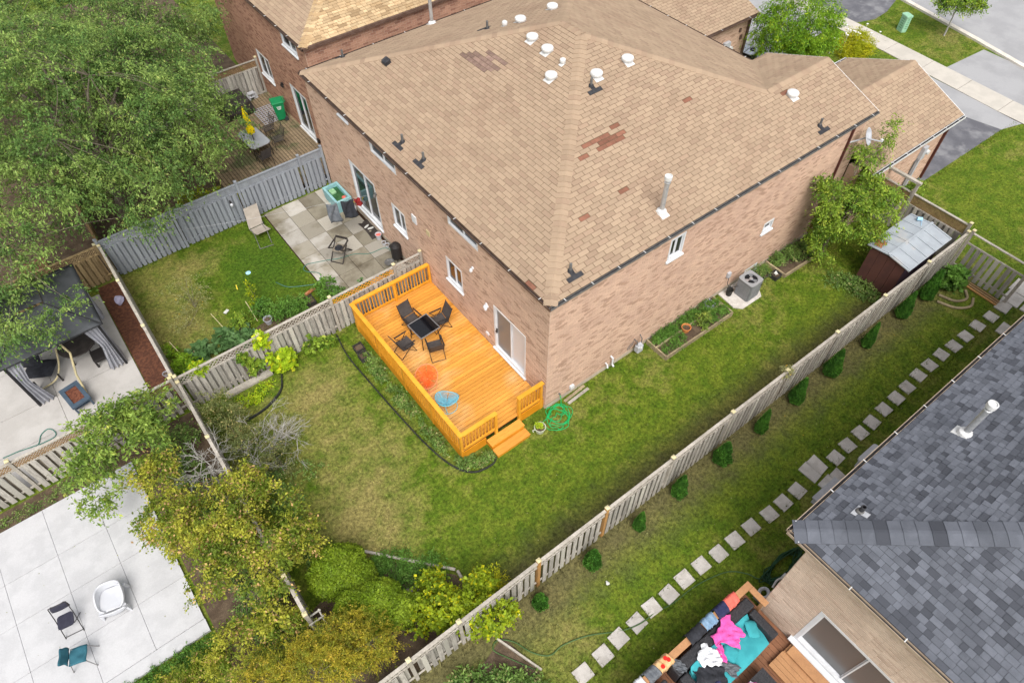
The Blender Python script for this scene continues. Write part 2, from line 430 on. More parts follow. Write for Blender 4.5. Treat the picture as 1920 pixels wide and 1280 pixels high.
def thing(name, label, cat, loc=(0, 0, 0), rz=0.0, group=None):
    o = bpy.data.objects.new(name, None)
    o.empty_display_size = .2
    COL.objects.link(o)
    o.location = loc
    o.rotation_euler = (0, 0, rz)
    return tag(o, label, cat, group)

def link(name, me, parent=None, mat=None):
    o = bpy.data.objects.new(name, me)
    COL.objects.link(o)
    if mat is not None and not me.materials:
        me.materials.append(MATS[mat])
    return adopt(o, parent)

def place(name, me, M, parent=None):
    """another object on shared mesh data, at world matrix M"""
    o = bpy.data.objects.new(name, me)
    COL.objects.link(o)
    o.matrix_basis = M
    if parent is not None:
        o.parent = parent
        o.matrix_parent_inverse = wm(parent).inverted()
    return o

def fast_mesh(name, V, F, mat, smooth=False):
    """V (n,3) array, F (k,q) array of equal-sized faces"""
    me = bpy.data.meshes.new(name)
    V = np.asarray(V, np.float32)
    F = np.asarray(F, np.int32)
    k, q = F.shape
    me.vertices.add(len(V))
    me.vertices.foreach_set('co', V.ravel())
    me.loops.add(k * q)
    me.loops.foreach_set('vertex_index', F.ravel())
    me.polygons.add(k)
    me.polygons.foreach_set('loop_start', np.arange(0, k * q, q, dtype=np.int32))
    me.update(calc_edges=True)
    if smooth:
        me.polygons.foreach_set('use_smooth', np.ones(k, bool))
    me.materials.append(MATS[mat])
    return me

def rot_to(d):
    return Vector(d).to_track_quat('Z', 'Y').to_matrix()

class MB:
    def __init__(s):
        s.v = []
        s.f = []

    def add(s, vs, fs):
        n = len(s.v)
        s.v += [tuple(p) for p in vs]
        s.f += [tuple(i + n for i in f) for f in fs]
        return s

    def box(s, a, b, M=None):
        x0, y0, z0 = a
        x1, y1, z1 = b
        vs = [Vector(p) for p in ((x0, y0, z0), (x1, y0, z0), (x1, y1, z0), (x0, y1, z0), (x0, y0, z1), (x1, y0, z1), (x1, y1, z1), (x0, y1, z1))]
        if M is not None:
            vs = [M @ p for p in vs]
        return s.add(vs, ((0, 3, 2, 1), (4, 5, 6, 7), (0, 1, 5, 4), (1, 2, 6, 5), (2, 3, 7, 6), (3, 0, 4, 7)))

    def cbox(s, c, size, rz=0, M=None):
        m4 = Matrix.Translation(c) @ Matrix.Rotation(rz, 4, 'Z')
        if M is not None:
            m4 = M @ m4
        h = [k / 2 for k in size]
        return s.box((-h[0], -h[1], -h[2]), h, m4)

    def bar(s, p, q, w, h=None):
        """rectangular bar from p to q, width w (horizontal), height h"""
        h = h or w
        p, q = Vector(p), Vector(q)
        d = (q - p).normalized()
        side = d.cross(Vector((0, 0, 1)))
        if side.length < 1e-4:
            side = Vector((1, 0, 0))
        side.normalize()
        up = side.cross(d)
        vs = []
        for e in (p, q):
            for a, b in ((-1, -1), (1, -1), (1, 1), (-1, 1)):
                vs.append(e + side * a * w / 2 + up * b * h / 2)
        return s.add(vs, ((0, 1, 2, 3), (7, 6, 5, 4), (0, 4, 5, 1), (1, 5, 6, 2), (2, 6, 7, 3), (3, 7, 4, 0)))

    def tube(s, pts, r, n=6, closed=False, r2=None):
        pts = [Vector(p) for p in pts]
        m = len(pts)
        vs, fs = [], []
        prev = None
        for i, p in enumerate(pts):
            if closed:
                d = pts[(i + 1) % m] - pts[i - 1]
            else:
                d = pts[min(i + 1, m - 1)] - pts[max(i - 1, 0)]
            d.normalize()
            ref = Vector((0, 0, 1)) if abs(d.z) < .95 else Vector((1, 0, 0))
            if prev is not None:
                ref = prev
            a = (ref - d * ref.dot(d))
            if a.length < 1e-5:
                a = d.orthogonal()
            a.normalize()
            prev = a
            b = d.cross(a)
            rr = r if r2 is None else r + (r2 - r) * i / max(1, m - 1)
            for k in range(n):
                t = 2 * math.pi * k / n
                vs.append(p + (a * math.cos(t) + b * math.sin(t)) * rr)
        for i in range(m if closed else m - 1):
            j = (i + 1) % m
            for k in range(n):
                l = (k + 1) % n
                fs.append((i * n + k, i * n + l, j * n + l, j * n + k))
        if not closed:
            fs.append(tuple(range(n - 1, -1, -1)))
            fs.append(tuple((m - 1) * n + k for k in range(n)))
        return s.add(vs, fs)

    def cyl(s, p, q, r0, r1=None, n=12):
        return s.tube([p, q], r0, n, r2=r0 if r1 is None else r1)

    def lathe(s, prof, c=(0, 0, 0), n=16, M=None, cap=True):
        vs, fs = [], []
        for r, z in prof:
            for k in range(n):
                t = 2 * math.pi * k / n
                p = Vector((c[0] + r * math.cos(t), c[1] + r * math.sin(t), c[2] + z))
                vs.append(M @ p if M is not None else p)
        for i in range(len(prof) - 1):
            for k in range(n):
                l = (k + 1) % n
                fs.append((i * n + k, i * n + l, (i + 1) * n + l, (i + 1) * n + k))
        if cap:
            fs.append(tuple(range(n - 1, -1, -1)))
            fs.append(tuple((len(prof) - 1) * n + k for k in range(n)))
        return s.add(vs, fs)

    def prism(s, poly, z0, z1):
        n = len(poly)
        vs = [(x, y, z0) for x, y in poly] + [(x, y, z1) for x, y in poly]
        fs = [tuple(range(n - 1, -1, -1)), tuple(range(n, 2 * n))]
        fs += [(i, (i + 1) % n, n + (i + 1) % n, n + i) for i in range(n)]
        return s.add(vs, fs)

    def sheet(s, fn, nu, nv, thick=0.0):
        """surface fn(u,v) -> point on a grid, optionally thickened along -normal"""
        P = [[Vector(fn(i / nu, j / nv)) for j in range(nv + 1)] for i in range(nu + 1)]
        vs = [P[i][j] for i in range(nu + 1) for j in range(nv + 1)]
        idx = lambda i, j: i * (nv + 1) + j
        fs = [(idx(i, j), idx(i + 1, j), idx(i + 1, j + 1), idx(i, j + 1)) for i in range(nu) for j in range(nv)]
        if thick:
            n0 = len(vs)
            for i in range(nu + 1):
                for j in range(nv + 1):
                    du = P[min(i + 1, nu)][j] - P[max(i - 1, 0)][j]
                    dv = P[i][min(j + 1, nv)] - P[i][max(j - 1, 0)]
                    nn = du.cross(dv)
                    nn = nn.normalized() if nn.length > 1e-9 else Vector((0, 0, 1))
                    vs.append(P[i][j] - nn * thick)
            fs += [tuple(n0 + k for k in reversed(f)) for f in list(fs)]
            for i in range(nu):
                for j in (0, nv):
                    a, b = idx(i, j), idx(i + 1, j)
                    fs.append((b, a, a + n0, b + n0) if j == 0 else (a, b, b + n0, a + n0))
            for j in range(nv):
                for i in (0, nu):
                    a, b = idx(i, j), idx(i, j + 1)
                    fs.append((a, b, b + n0, a + n0) if i == 0 else (b, a, a + n0, b + n0))
        return s.add(vs, fs)

    def mesh(s, name, mat, smooth=False, bevel=0):
        me = bpy.data.meshes.new(name)
        me.from_pydata(s.v, [], s.f)
        me.update()
        if smooth:
            me.polygons.foreach_set('use_smooth', [True] * len(me.polygons))
        if mat:
            me.materials.append(MATS[mat])
        return me

    def build(s, name, mat, parent=None, smooth=False, bevel=0.0):
        o = bpy.data.objects.new(name, s.mesh(name, mat, smooth))
        COL.objects.link(o)
        if bevel:
            b = o.modifiers.new('bevel', 'BEVEL')
            b.width = bevel
            b.segments = 2
            b.limit_method = 'ANGLE'
        return adopt(o, parent)

def copy_tree(o, parent=None):
    c = o.copy()
    COL.objects.link(c)
    if parent is not None:
        c.parent = parent
    for ch in [x for x in bpy.data.objects if x.parent == o]:
        copy_tree(ch, c)
    return c

def smooth_path(pts, n=8):
    """Catmull-Rom through the points"""
    P = [Vector(p) for p in pts]
    P = [2 * P[0] - P[1]] + P + [2 * P[-1] - P[-2]]
    out = []
    for i in range(1, len(P) - 2):
        for k in range(n):
            t = k / n
            a, b, c, d = P[i - 1], P[i], P[i + 1], P[i + 2]
            out.append(.5 * (2 * b + (c - a) * t + (2 * a - 5 * b + 4 * c - d) * t * t + (3 * b - a - 3 * c + d) * t ** 3))
    out.append(P[-2])
    return out

# ------------------------------------------------------------------ shingled roofs
def clip2(poly, clipper):
    """Sutherland-Hodgman against a convex counter-clockwise polygon"""
    out = poly
    for i in range(len(clipper)):
        a, b = clipper[i], clipper[(i + 1) % len(clipper)]
        if not out:
            return out
        inp, out = out, []
        def side(p):
            return (b[0] - a[0]) * (p[1] - a[1]) - (b[1] - a[1]) * (p[0] - a[0])
        for j in range(len(inp)):
            p, q = inp[j - 1], inp[j]
            sp, sq = side(p), side(q)
            if sq >= -1e-9:
                if sp < -1e-9:
                    t = sp / (sp - sq)
                    out.append((p[0] + t * (q[0] - p[0]), p[1] + t * (q[1] - p[1])))
                out.append(q)
            elif sp >= -1e-9:
                t = sp / (sp - sq)
                out.append((p[0] + t * (q[0] - p[0]), p[1] + t * (q[1] - p[1])))
    return out

class Slope:
    """a roof plane: origin on the eave, U along the eave, V up the slope"""
    def __init__(s, O, U, V, polys):
        s.O, s.U, s.V = Vector(O), Vector(U).normalized(), Vector(V).normalized()
        s.N = s.U.cross(s.V).normalized()
        s.polys = []
        for poly in polys:
            p2 = [((Vector(p) - s.O).dot(s.U), (Vector(p) - s.O).dot(s.V)) for p in poly]
            area = sum(p2[i - 1][0] * p2[i][1] - p2[i][0] * p2[i - 1][1] for i in range(len(p2)))
            s.polys.append(p2 if area > 0 else p2[::-1])

    def at(s, u, v, h=0):
        return s.O + s.U * u + s.V * v + s.N * h

def shingle_roof(roof, slopes, tw, te, mat, special=(), widths=None, n_single=300, under=None, t0=.011, t1=.003, gap=.012, seed=1):
    rng = random.Random(seed)
    tabs = []
    for S in slopes:
        um = MB()
        for poly in S.polys:
            n = len(poly)
            top = [S.at(u, v, -.002) for u, v in poly]
            bot = [S.at(u, v, -.09) for u, v in poly]
            um.add(top + bot, [tuple(range(n)), tuple(range(2 * n - 1, n - 1, -1))] + [(i, n + i, n + (i + 1) % n, (i + 1) % n) for i in range(n)])
        um.build('roof_deck', under, roof)
        for poly in S.polys:
            umin, umax = min(p[0] for p in poly), max(p[0] for p in poly)
            vmin, vmax = min(p[1] for p in poly), max(p[1] for p in poly)
            k = int(math.floor(vmin / te + 1e-6))
            while k * te < vmax - 1e-6:
                v0 = k * te
                if widths is None:
                    off = (tw / 2 if k % 2 else 0) + ((k * 37) % 5) * .006
                    us = [off + tw * i for i in range(int(umin / tw) - 2, int(umax / tw) + 3)]
                    spans = [(u, u + tw) for u in us]
                else:
                    u = umin - rng.random() * .4
                    spans = []
                    while u < umax:
                        wd = rng.choice(widths)
                        spans.append((u, u + wd))
                        u += wd
                for a, b in spans:
                    if b < umin or a > umax:
                        continue
                    q = [(a + gap / 2, v0), (b - gap / 2, v0), (b - gap / 2, v0 + te - gap * .55), (a + gap / 2, v0 + te - gap * .55)]
                    c = clip2(q, poly)
                    if len(c) < 3:
                        continue
                    full = len(c) == 4 and all(min(abs(p[0] - r[0]) + abs(p[1] - r[1]) for r in q) < 1e-6 for p in c)
                    mt = mat
                    mid = S.at((a + b) / 2, v0 + te / 2)
                    for sp, rad, sm in special:
                        if (mid - Vector(sp)).length < rad:
                            mt = sm
                    thick = rng.random() < .5 if widths is not None else True
                    tabs.append([full, (mid - CAM).length, S, c, q, v0, b - a, mt, thick])
                k += 1
    order = sorted([t for t in tabs if t[0]], key=lambda t: t[1])[:n_single]
    single = set(id(t) for t in order)
    meshes = {}
    stuff = {}
    for t in tabs:
        full, dist, S, c, q, v0, wd, mt, thick = t
        drop = .006 if mt != mat and mt == 'brown_shingle' else 0
        k0 = t0 if thick else t0 * .45
        def h(v):
            f = (v - v0) / te
            return k0 + (t1 - k0) * f - drop
        if id(t) in single:
            key = (round(wd, 3), mt, thick)
            if key not in meshes:
                w2 = wd / 2 - gap / 2
                L = te - gap * .55
                vs = [(-w2, 0, -.002), (w2, 0, -.002), (w2, L, -.002), (-w2, L, -.002),
                      (-w2, 0, k0 - drop), (w2, 0, k0 - drop), (w2, L, t1 - drop), (-w2, L, t1 - drop)]
                meshes[key] = MB().add(vs, ((4, 5, 6, 7), (0, 1, 5, 4), (1, 2, 6, 5), (3, 0, 4, 7), (2, 3, 7, 6))).mesh('shingle', mt)
            o = S.at((q[0][0] + q[1][0]) / 2, v0)
            M = Matrix.Identity(4)
            for i in range(3):
                M[i][0], M[i][1], M[i][2], M[i][3] = S.U[i], S.V[i], S.N[i], o[i]
            place('shingle', meshes[key], M, roof)
        else:
            mb = stuff.setdefault(mt, MB())
            n = len(c)
            bot = [S.at(u, v, -.002) for u, v in c]
            top = [S.at(u, v, h(v)) for u, v in c]
            mb.add(bot + top, [tuple(range(n, 2 * n))] + [(i, (i + 1) % n, n + (i + 1) % n, n + i) for i in range(n)])
    for mt, mb in stuff.items():
        tag(mb.build('shingle_field', mt, roof), kind='stuff')

def ridge_caps(roof, a, b, mat, step=.19, width=.30, n1=None, n2=None, lift=.012):
    """bent caps overlapping up a hip or along a ridge from a to b; n1, n2 the normals of the two planes"""
    a, b = Vector(a), Vector(b)
    d = (b - a)
    L = d.length
    d.normalize()
    n1, n2 = Vector(n1).normalized(), Vector(n2).normalized()
    N = (n1 + n2).normalized()
    s1 = d.cross(n1)
    s1 = s1 if s1.dot(n2) < 0 else -s1      # runs down plane 1, away from plane 2
    s1.normalize()
    s2 = d.cross(n2)
    s2 = s2 if s2.dot(n1) < 0 else -s2
    s2.normalize()
    X = d
    Z = N
    Y = Z.cross(X)
    F = Matrix((X, Y, Z)).transposed()
    l1, l2 = F.transposed() @ s1, F.transposed() @ s2
    h = width / 2
    ln = step * 1.04
    prof = [l1 * h, l1 * h * .45, l1 * h * .12, l2 * h * .12, l2 * h * .45, l2 * h]
    m_ = len(prof)
    vs = []
    for x, up in ((0, lift + .014), (ln, lift)):
        for p in prof:
            vs.append(Vector((x, p.y, p.z + up)))
    vs += [v - Vector((0, 0, .02)) for v in vs]
    fs = []
    for i in range(m_ - 1):
        fs.append((i, m_ + i, m_ + 1 + i, i + 1))
        fs.append((i, i + 1, 2 * m_ + i + 1, 2 * m_ + i))
        fs.append((m_ + i + 1, m_ + i, 3 * m_ + i, 3 * m_ + i + 1))
    fs += [(m_ - 1, 2 * m_ - 1, 4 * m_ - 1, 3 * m_ - 1), (m_, 0, 2 * m_, 3 * m_)]
    me = MB().add(vs, fs).mesh('ridge_cap', mat)
    for i in range(int(L / step)):
        M = F.to_4x4()
        M.translation = a + d * (i * step)
        place('ridge_cap', me, M, roof)

# ------------------------------------------------------------------ brick walls
def brick_wall(house, O, U, length, height, N, openings=(), mat='brick', mortar='mortar', bw=.225, bh=.068, z0=0.0, thick=.22, seed=3, base=0):
    """a wall of single bricks proud of the mortar; openings are (u0,u1,z0,z1)"""
    rng = random.Random(seed)
    O, U, N = Vector(O), Vector(U).normalized(), Vector(N).normalized()
    Z = Vector((0, 0, 1))
    us = sorted(set([0, length] + [k for o in openings for k in o[:2]]))
    zs = sorted(set([z0, height] + [k for o in openings for k in o[2:]]))
    us = [u for u in us if 0 <= u <= length]
    zs = [z for z in zs if z0 <= z <= height]
    mb = MB()
    def P(u, z, h):
        return O + U * u + Z * z + N * h
    for i in range(len(us) - 1):
        for j in range(len(zs) - 1):
            cu, cz = (us[i] + us[i + 1]) / 2, (zs[j] + zs[j + 1]) / 2
            if any(o[0] < cu < o[1] and o[2] < cz < o[3] for o in openings):
                continue
            vs = [P(u, z, h) for h in (0, -thick) for u, z in ((us[i], zs[j]), (us[i + 1], zs[j]), (us[i + 1], zs[j + 1]), (us[i], zs[j + 1]))]
            mb.add(vs, ((0, 1, 2, 3), (7, 6, 5, 4), (0, 4, 5, 1), (1, 5, 6, 2), (2, 6, 7, 3), (3, 7, 4, 0)))
    wall = mb.build('wall', mortar, house)
    bm = MB()
    k = 0
    z = z0
    while z + bh <= height + .001:
        u = -(bw / 2 if k % 2 else 0)
        while u < length:
            a, b = max(u, 0) + .005, min(u + bw, length) - .005
            segs = [(a, b)] if b - a > .02 else []
            for o in openings:
                if o[2] < z + bh - .01 and o[3] > z + .01:
                    ns = []
                    for s0, s1 in segs:
                        if s1 <= o[0] or s0 >= o[1]:
                            ns.append((s0, s1))
                        else:
                            if s0 < o[0] - .02:
                                ns.append((s0, o[0]))
                            if s1 > o[1] + .02:
                                ns.append((o[1], s1))
                    segs = ns
            for s0, s1 in segs:
                h = .005 + rng.random() * .004
                za, zb = z + .005, z + bh - .005
                vs = [P(s0, za, -.001), P(s1, za, -.001), P(s1, zb, -.001), P(s0, zb, -.001), P(s0, za, h), P(s1, za, h), P(s1, zb, h), P(s0, zb, h)]
                bm.add(vs, ((4, 5, 6, 7), (0, 1, 5, 4), (1, 2, 6, 5), (2, 3, 7, 6), (3, 0, 4, 7)))
            u += bw
        z += bh
        k += 1
    tag(bm.build('brick_courses', mat, wall), kind='stuff')
    return wall

def window(house, O, U, N, u0, u1, z0, z1, panes=2, frame=.06, depth=.10, mat='white_vinyl', glass='dark_glass', sill=True, name='window'):
    """framed sliding window set into its opening: frame, panes and a sloping sill"""
    O, U, N = Vector(O), Vector(U).normalized(), Vector(N).normalized()
    B = Matrix.Identity(4)
    for i in range(3):
        B[i][0], B[i][1], B[i][2], B[i][3] = U[i], -N[i], (0, 0, 1)[i], O[i]
    # local: x along wall, y inward, z up
    f = MB()
    f.box((u0, -.012, z0), (u0 + frame, depth, z1), B)
    f.box((u1 - frame, -.012, z0), (u1, depth, z1), B)
    f.box((u0 + frame, -.012, z1 - frame), (u1 - frame, depth, z1), B)
    f.box((u0 + frame, -.012, z0), (u1 - frame, depth, z0 + frame), B)
    w_ = f.build(name, mat, house)
    ws = (u1 - u0 - 2 * frame) / panes
    for k in range(panes):
        a = u0 + frame + k * ws
        dd = depth * (.45 if k % 2 else .7)
        g = MB()
        g.box((a + .03, dd, z0 + frame + .03), (a + ws - .03, dd + .006, z1 - frame - .03), B)
        g.build('pane', glass if isinstance(glass, str) else glass[k], w_)
        s = MB()
        s.box((a, dd - .012, z0 + frame), (a + .032, dd + .02, z1 - frame), B)
        s.box((a + ws - .032, dd - .012, z0 + frame), (a + ws, dd + .02, z1 - frame), B)
        s.box((a + .032, dd - .012, z0 + frame), (a + ws - .032, dd + .02, z0 + frame + .032), B)
        s.box((a + .032, dd - .012, z1 - frame - .032), (a + ws - .032, dd + .02, z1 - frame), B)
        s.build('sash', mat, w_)
    bk = MB()
    bk.box((u0 + .01, depth + .03, z0 + .01), (u1 - .01, depth + .05, z1 - .01), B)
    bk.build('dark_interior', 'dark_void', w_)
    if sill:
        s = MB()
        y0 = -.075
        vs = [B @ Vector(p) for p in ((u0 - .05, y0, z0 - .075), (u1 + .05, y0, z0 - .075), (u1 + .05, -.013, z0 - .075), (u0 - .05, -.013, z0 - .075),
                                     (u0 - .05, y0, z0 - .03), (u1 + .05, y0, z0 - .03), (u1 + .05, -.013, z0 - .003), (u0 - .05, -.013, z0 - .003))]
        s.add(vs, ((0, 3, 2, 1), (4, 5, 6, 7), (0, 1, 5, 4), (1, 2, 6, 5), (2, 3, 7, 6), (3, 0, 4, 7)))
        s.build('sill', mat, w_)
    return w_

def gutter(house, a, b, out, mat='gutter_brown', hang='white_metal', step=1.05, w=.11, h=.09, phase=.3):
    """open trough along an eave from a to b (a, b on the roof edge), out = outward direction; hangers across it"""
    a, b, out = Vector(a), Vector(b), Vector(out).normalized()
    d = (b - a)
    L = d.length
    d.normalize()
    Z = Vector((0, 0, 1))
    g = MB()
    prof = [(.012, 0), (.012, -h), (w, -h), (w, 0), (w - .012, 0), (w - .012, -h + .012), (.024, -h + .012), (.024, 0)]
    vs = [p + out * x + Z * z for p in (a, b) for x, z in prof]
    fs = [(i, (i + 1) % 8, 8 + (i + 1) % 8, 8 + i) for i in range(8)]
    g.add(vs, fs)
    for e in (0, 8):
        g.add([vs[e + i] for i in (0, 1, 2, 3)], [(0, 1, 2, 3)])
    go = g.build('gutter', mat, house)
    dm = MB()
    q = [p + out * x + Z * z for p in (a, b) for x, z in ((.026, -h * .55), (w - .014, -h * .55))]
    dm.add(q, [(0, 1, 3, 2)])
    dm.build('gutter_debris', 'gutter_dirt', go)
    hm = MB()
    Mx = Matrix((d, out, Z)).transposed()
    hm.box((-.011, .0, .002), (.011, w + .006, .012))
    me = hm.mesh('gutter_hanger', hang)
    t = phase
    while t < L:
        M = Mx.to_4x4()
        M.translation = a + d * t
        place('gutter_hanger', me, M, go)
        t += step
    return go

# ------------------------------------------------------------------ fences
def fence(name, label, p0, p1, h=1.8, pitch=.19, bw=.14, mat='weathered', rail='weathered_rail', lattice=.3, lat_mat=None, post_step=2.6, both=True,
          posts=None, cap='post_cap', postmat=None, group=None, special_posts=(), back=None, post_h=.1, latgap=.1, toprail=True, lat_special=None, jitter=.012):
    p0, p1 = Vector((*p0, 0)), Vector((*p1, 0))
    d = p1 - p0
    L = d.length
    d.normalize()
    n = Vector((-d.y, d.x, 0))
    f = thing(name, label, 'fence', (p0 + p1) / 2, 0, group)
    rng = random.Random(int(abs(p0.x * 31 + p0.y * 17 + p1.x * 7)) + 5)
    top = h - lattice - (.03 if lattice else 0)
    me = MB().box((-bw / 2, -.009, 0), (bw / 2, .009, top - .05)).mesh('board', mat)
    me2 = MB().box((-bw / 2, -.009, 0), (bw / 2, .009, top - .05)).mesh('board', back or mat)
    Rm = Matrix((d, n, Vector((0, 0, 1)))).transposed().to_4x4()
    ps = posts if posts is not None else [i * L / max(1, round(L / post_step)) for i in range(int(round(L / post_step)) + 1)]
    k = 0
    t = bw / 2 + .01
    while t < L - bw / 2:
        if not any(abs(t - q) < .07 + bw / 2 for q in ps):
            M = Rm @ Matrix.Rotation(rng.uniform(-jitter, jitter), 4, 'Y')
            M.translation = p0 + d * t - n * .042 + Vector((0, 0, .05 + rng.uniform(-.015, .015)))
            place('board', me, M, f)
        if both and t + pitch / 2 < L - bw / 2 and not any(abs(t + pitch / 2 - q) < .07 + bw / 2 for q in ps):
            M = Rm @ Matrix.Rotation(rng.uniform(-jitter, jitter), 4, 'Y')
            M.translation = p0 + d * (t + pitch / 2) + n * .058 + Vector((0, 0, .05 + rng.uniform(-.015, .015)))
            place('board', me2, M, f)
        t += pitch
        k += 1
    pm = MB().box((-.05, -.05, 0), (.05, .05, h + post_h)).mesh('post', postmat or rail)
    po = MB().box((-.05, -.05, 0), (.05, .05, h + post_h)).mesh('post', 'orange_post')
    cm = MB().add([(-.06, -.06, 0), (.06, -.06, 0), (.06, .06, 0), (-.06, .06, 0), (-.06, -.06, .03), (.06, -.06, .03), (.06, .06, .03), (-.06, .06, .03), (0, 0, .06)],
                  ((3, 2, 1, 0), (0, 1, 5, 4), (1, 2, 6, 5), (2, 3, 7, 6), (3, 0, 4, 7), (4, 5, 8), (5, 6, 8), (6, 7, 8), (7, 4, 8))).mesh('post_cap', cap)
    for i, q in enumerate(ps):
        M = Rm.copy()
        M.translation = p0 + d * q
        pp = place('post', po if i in special_posts else pm, M, f)
        M2 = Rm.copy()
        M2.translation = p0 + d * q + Vector((0, 0, h + post_h))
        place('post_cap', cm, M2, pp)
    for i in range(len(ps) - 1):
        a, b = ps[i] + .051, ps[i + 1] - .051
        zs = [.28, top - .06] if not lattice else [.28, top - .03, h - .02]
        for j, z in enumerate(zs):
            if j == 2 and not toprail:
                continue
            wd, hh = (.034, .075)
            if j == 2:
                wd, hh = .09, .035
            r = MB().box((a, -wd / 2, z - hh / 2), (b, wd / 2, z + hh / 2))
            M = Rm.copy()
            M.translation = p0
            place('rail', r.mesh('rail', rail), M, f)
        if lattice and lat_mat != 'open':
            lm = MB()
            za, zb = top + .01, h - .04
            H = zb - za
            u = a - H
            sw = .03
            while u < b:
                for sgn in (1, -1):
                    x0, x1 = (u, u + H) if sgn > 0 else (u + H, u)
                    # clip the slat to the panel
                    pts = []
                    for (x, z) in ((x0, za), (x1, zb)):
                        pts.append([x, z])
                    (xa, z1), (xb, z2) = pts
                    def cut(xl):
                        return z1 + (z2 - z1) * (xl - xa) / (xb - xa)
                    lo, hi = (xa, xb) if xa < xb else (xb, xa)
                    l2, h2 = max(lo, a), min(hi, b)
                    if h2 - l2 > .02:
                        y = .004 * sgn
                        A = Vector((l2, y, cut(l2)))
                        B_ = Vector((h2, y, cut(h2)))
                        dd = (B_ - A).normalized()
                        pr = Vector((-dd.z, 0, dd.x)) * sw / 2
                        e = Vector((0, .0035, 0))
                        vs = [A - pr - e, B_ - pr - e, B_ + pr - e, A + pr - e, A - pr + e, B_ - pr + e, B_ + pr + e, A + pr + e]
                        lm.add(vs, ((3, 2, 1, 0), (4, 5, 6, 7), (0, 1, 5, 4), (2, 3, 7, 6)))
                u += latgap
            M = Rm.copy()
            M.translation = p0
            mt_ = lat_mat or rail
            if lat_special and i in lat_special:
                mt_ = lat_special[i]
            place('lattice', lm.mesh('lattice', mt_), M, f)
    return f

# ------------------------------------------------------------------ foliage
def leaf_mesh(name, P, size, mat, rng, D=None, aspect=.45, up=.6, curl=.25, Nv=None):
    """one folded diamond for each leaf; D = preferred leaf direction"""
    n = len(P)
    if D is None:
        D = rng.normal(size=(n, 3))
        D[:, 2] = D[:, 2] * .5 - .15
    D = D / (np.linalg.norm(D, axis=1, keepdims=True) + 1e-9)
    upv = rng.normal(size=(n, 3)) * (1 - up)
    if Nv is None:
        upv[:, 2] += up * 1.3
    else:
        upv = rng.normal(size=(n, 3)) * .28 + Nv
    W = np.cross(D, upv)
    W /= np.linalg.norm(W, axis=1, keepdims=True) + 1e-9
    Nn = np.cross(W, D)
    s = size * rng.uniform(.5, 1.4, (n, 1))
    a = P - D * s * .5
    t = P + D * s * .5 - Nn * s * curl * .6
    l = P + W * s * aspect * .5 - Nn * s * curl * .25
    r = P - W * s * aspect * .5 - Nn * s * curl * .25
    V = np.stack([a, l, t, r], 1).reshape(-1, 3)
    F = np.arange(n * 4).reshape(-1, 4)
    return fast_mesh(name, V, F, mat)

def sprays(C, rng, k, nleaf, L, droop=.25, spread=.05, horiz=.6, outward=None):
    """leaf points along k twigs round each clump centre; returns points and directions"""
    n = len(C)
    d = rng.normal(size=(n, k, 3))
    d[..., 2] *= (1 - horiz)
    if outward is not None:
        d += outward[:, None, :] * 1.2
    d /= np.linalg.norm(d, axis=2, keepdims=True) + 1e-9
    ln = L * rng.uniform(.5, 1.15, (n, k, 1, 1))
    t = (np.arange(nleaf) + .5) / nleaf
    t = t[None, None, :, None] * np.ones((n, k, 1, 1))
    pts = C[:, None, None, :] + d[:, :, None, :] * t * ln
    pts[..., 2] -= droop * (t[..., 0] * ln[..., 0]) ** 2 / max(L, .01)
    pts += rng.normal(size=pts.shape) * spread
    dirs = d[:, :, None, :] + rng.normal(size=pts.shape) * .55
    dirs[..., 2] -= droop * .8
    return pts.reshape(-1, 3), dirs.reshape(-1, 3)

def crown_points(ells, n, rng, shell=.55):
    """points spread through ellipsoids, more of them towards the surface; also outward directions"""
    vol = np.array([e[1][0] * e[1][1] * e[1][2] for e in ells]) ** .75
    pick = rng.choice(len(ells), n, p=vol / vol.sum())
    d = rng.normal(size=(n, 3))
    d /= np.linalg.norm(d, axis=1, keepdims=True)
    r = rng.uniform(shell ** 3, 1, (n, 1)) ** (1 / 3)
    C = np.array([ells[i][0] for i in pick], float)
    Rr = np.array([ells[i][1] for i in pick], float)
    return C + d * r * Rr, d

def limb(mb, a, b, r0, r1, rng, sag=.1, n=5, sides=6):
    a, b = np.array(a, float), np.array(b, float)
    mid = (a + b) / 2 + rng.normal(size=3) * np.linalg.norm(b - a) * .07
    mid[2] += np.linalg.norm(b - a) * sag
    pts = []
    for i in range(n + 1):
        t = i / n
        pts.append((1 - t) ** 2 * a + 2 * t * (1 - t) * mid + t * t * b)
    mb.tube([Vector(p) for p in pts], r0, sides, r2=r1)

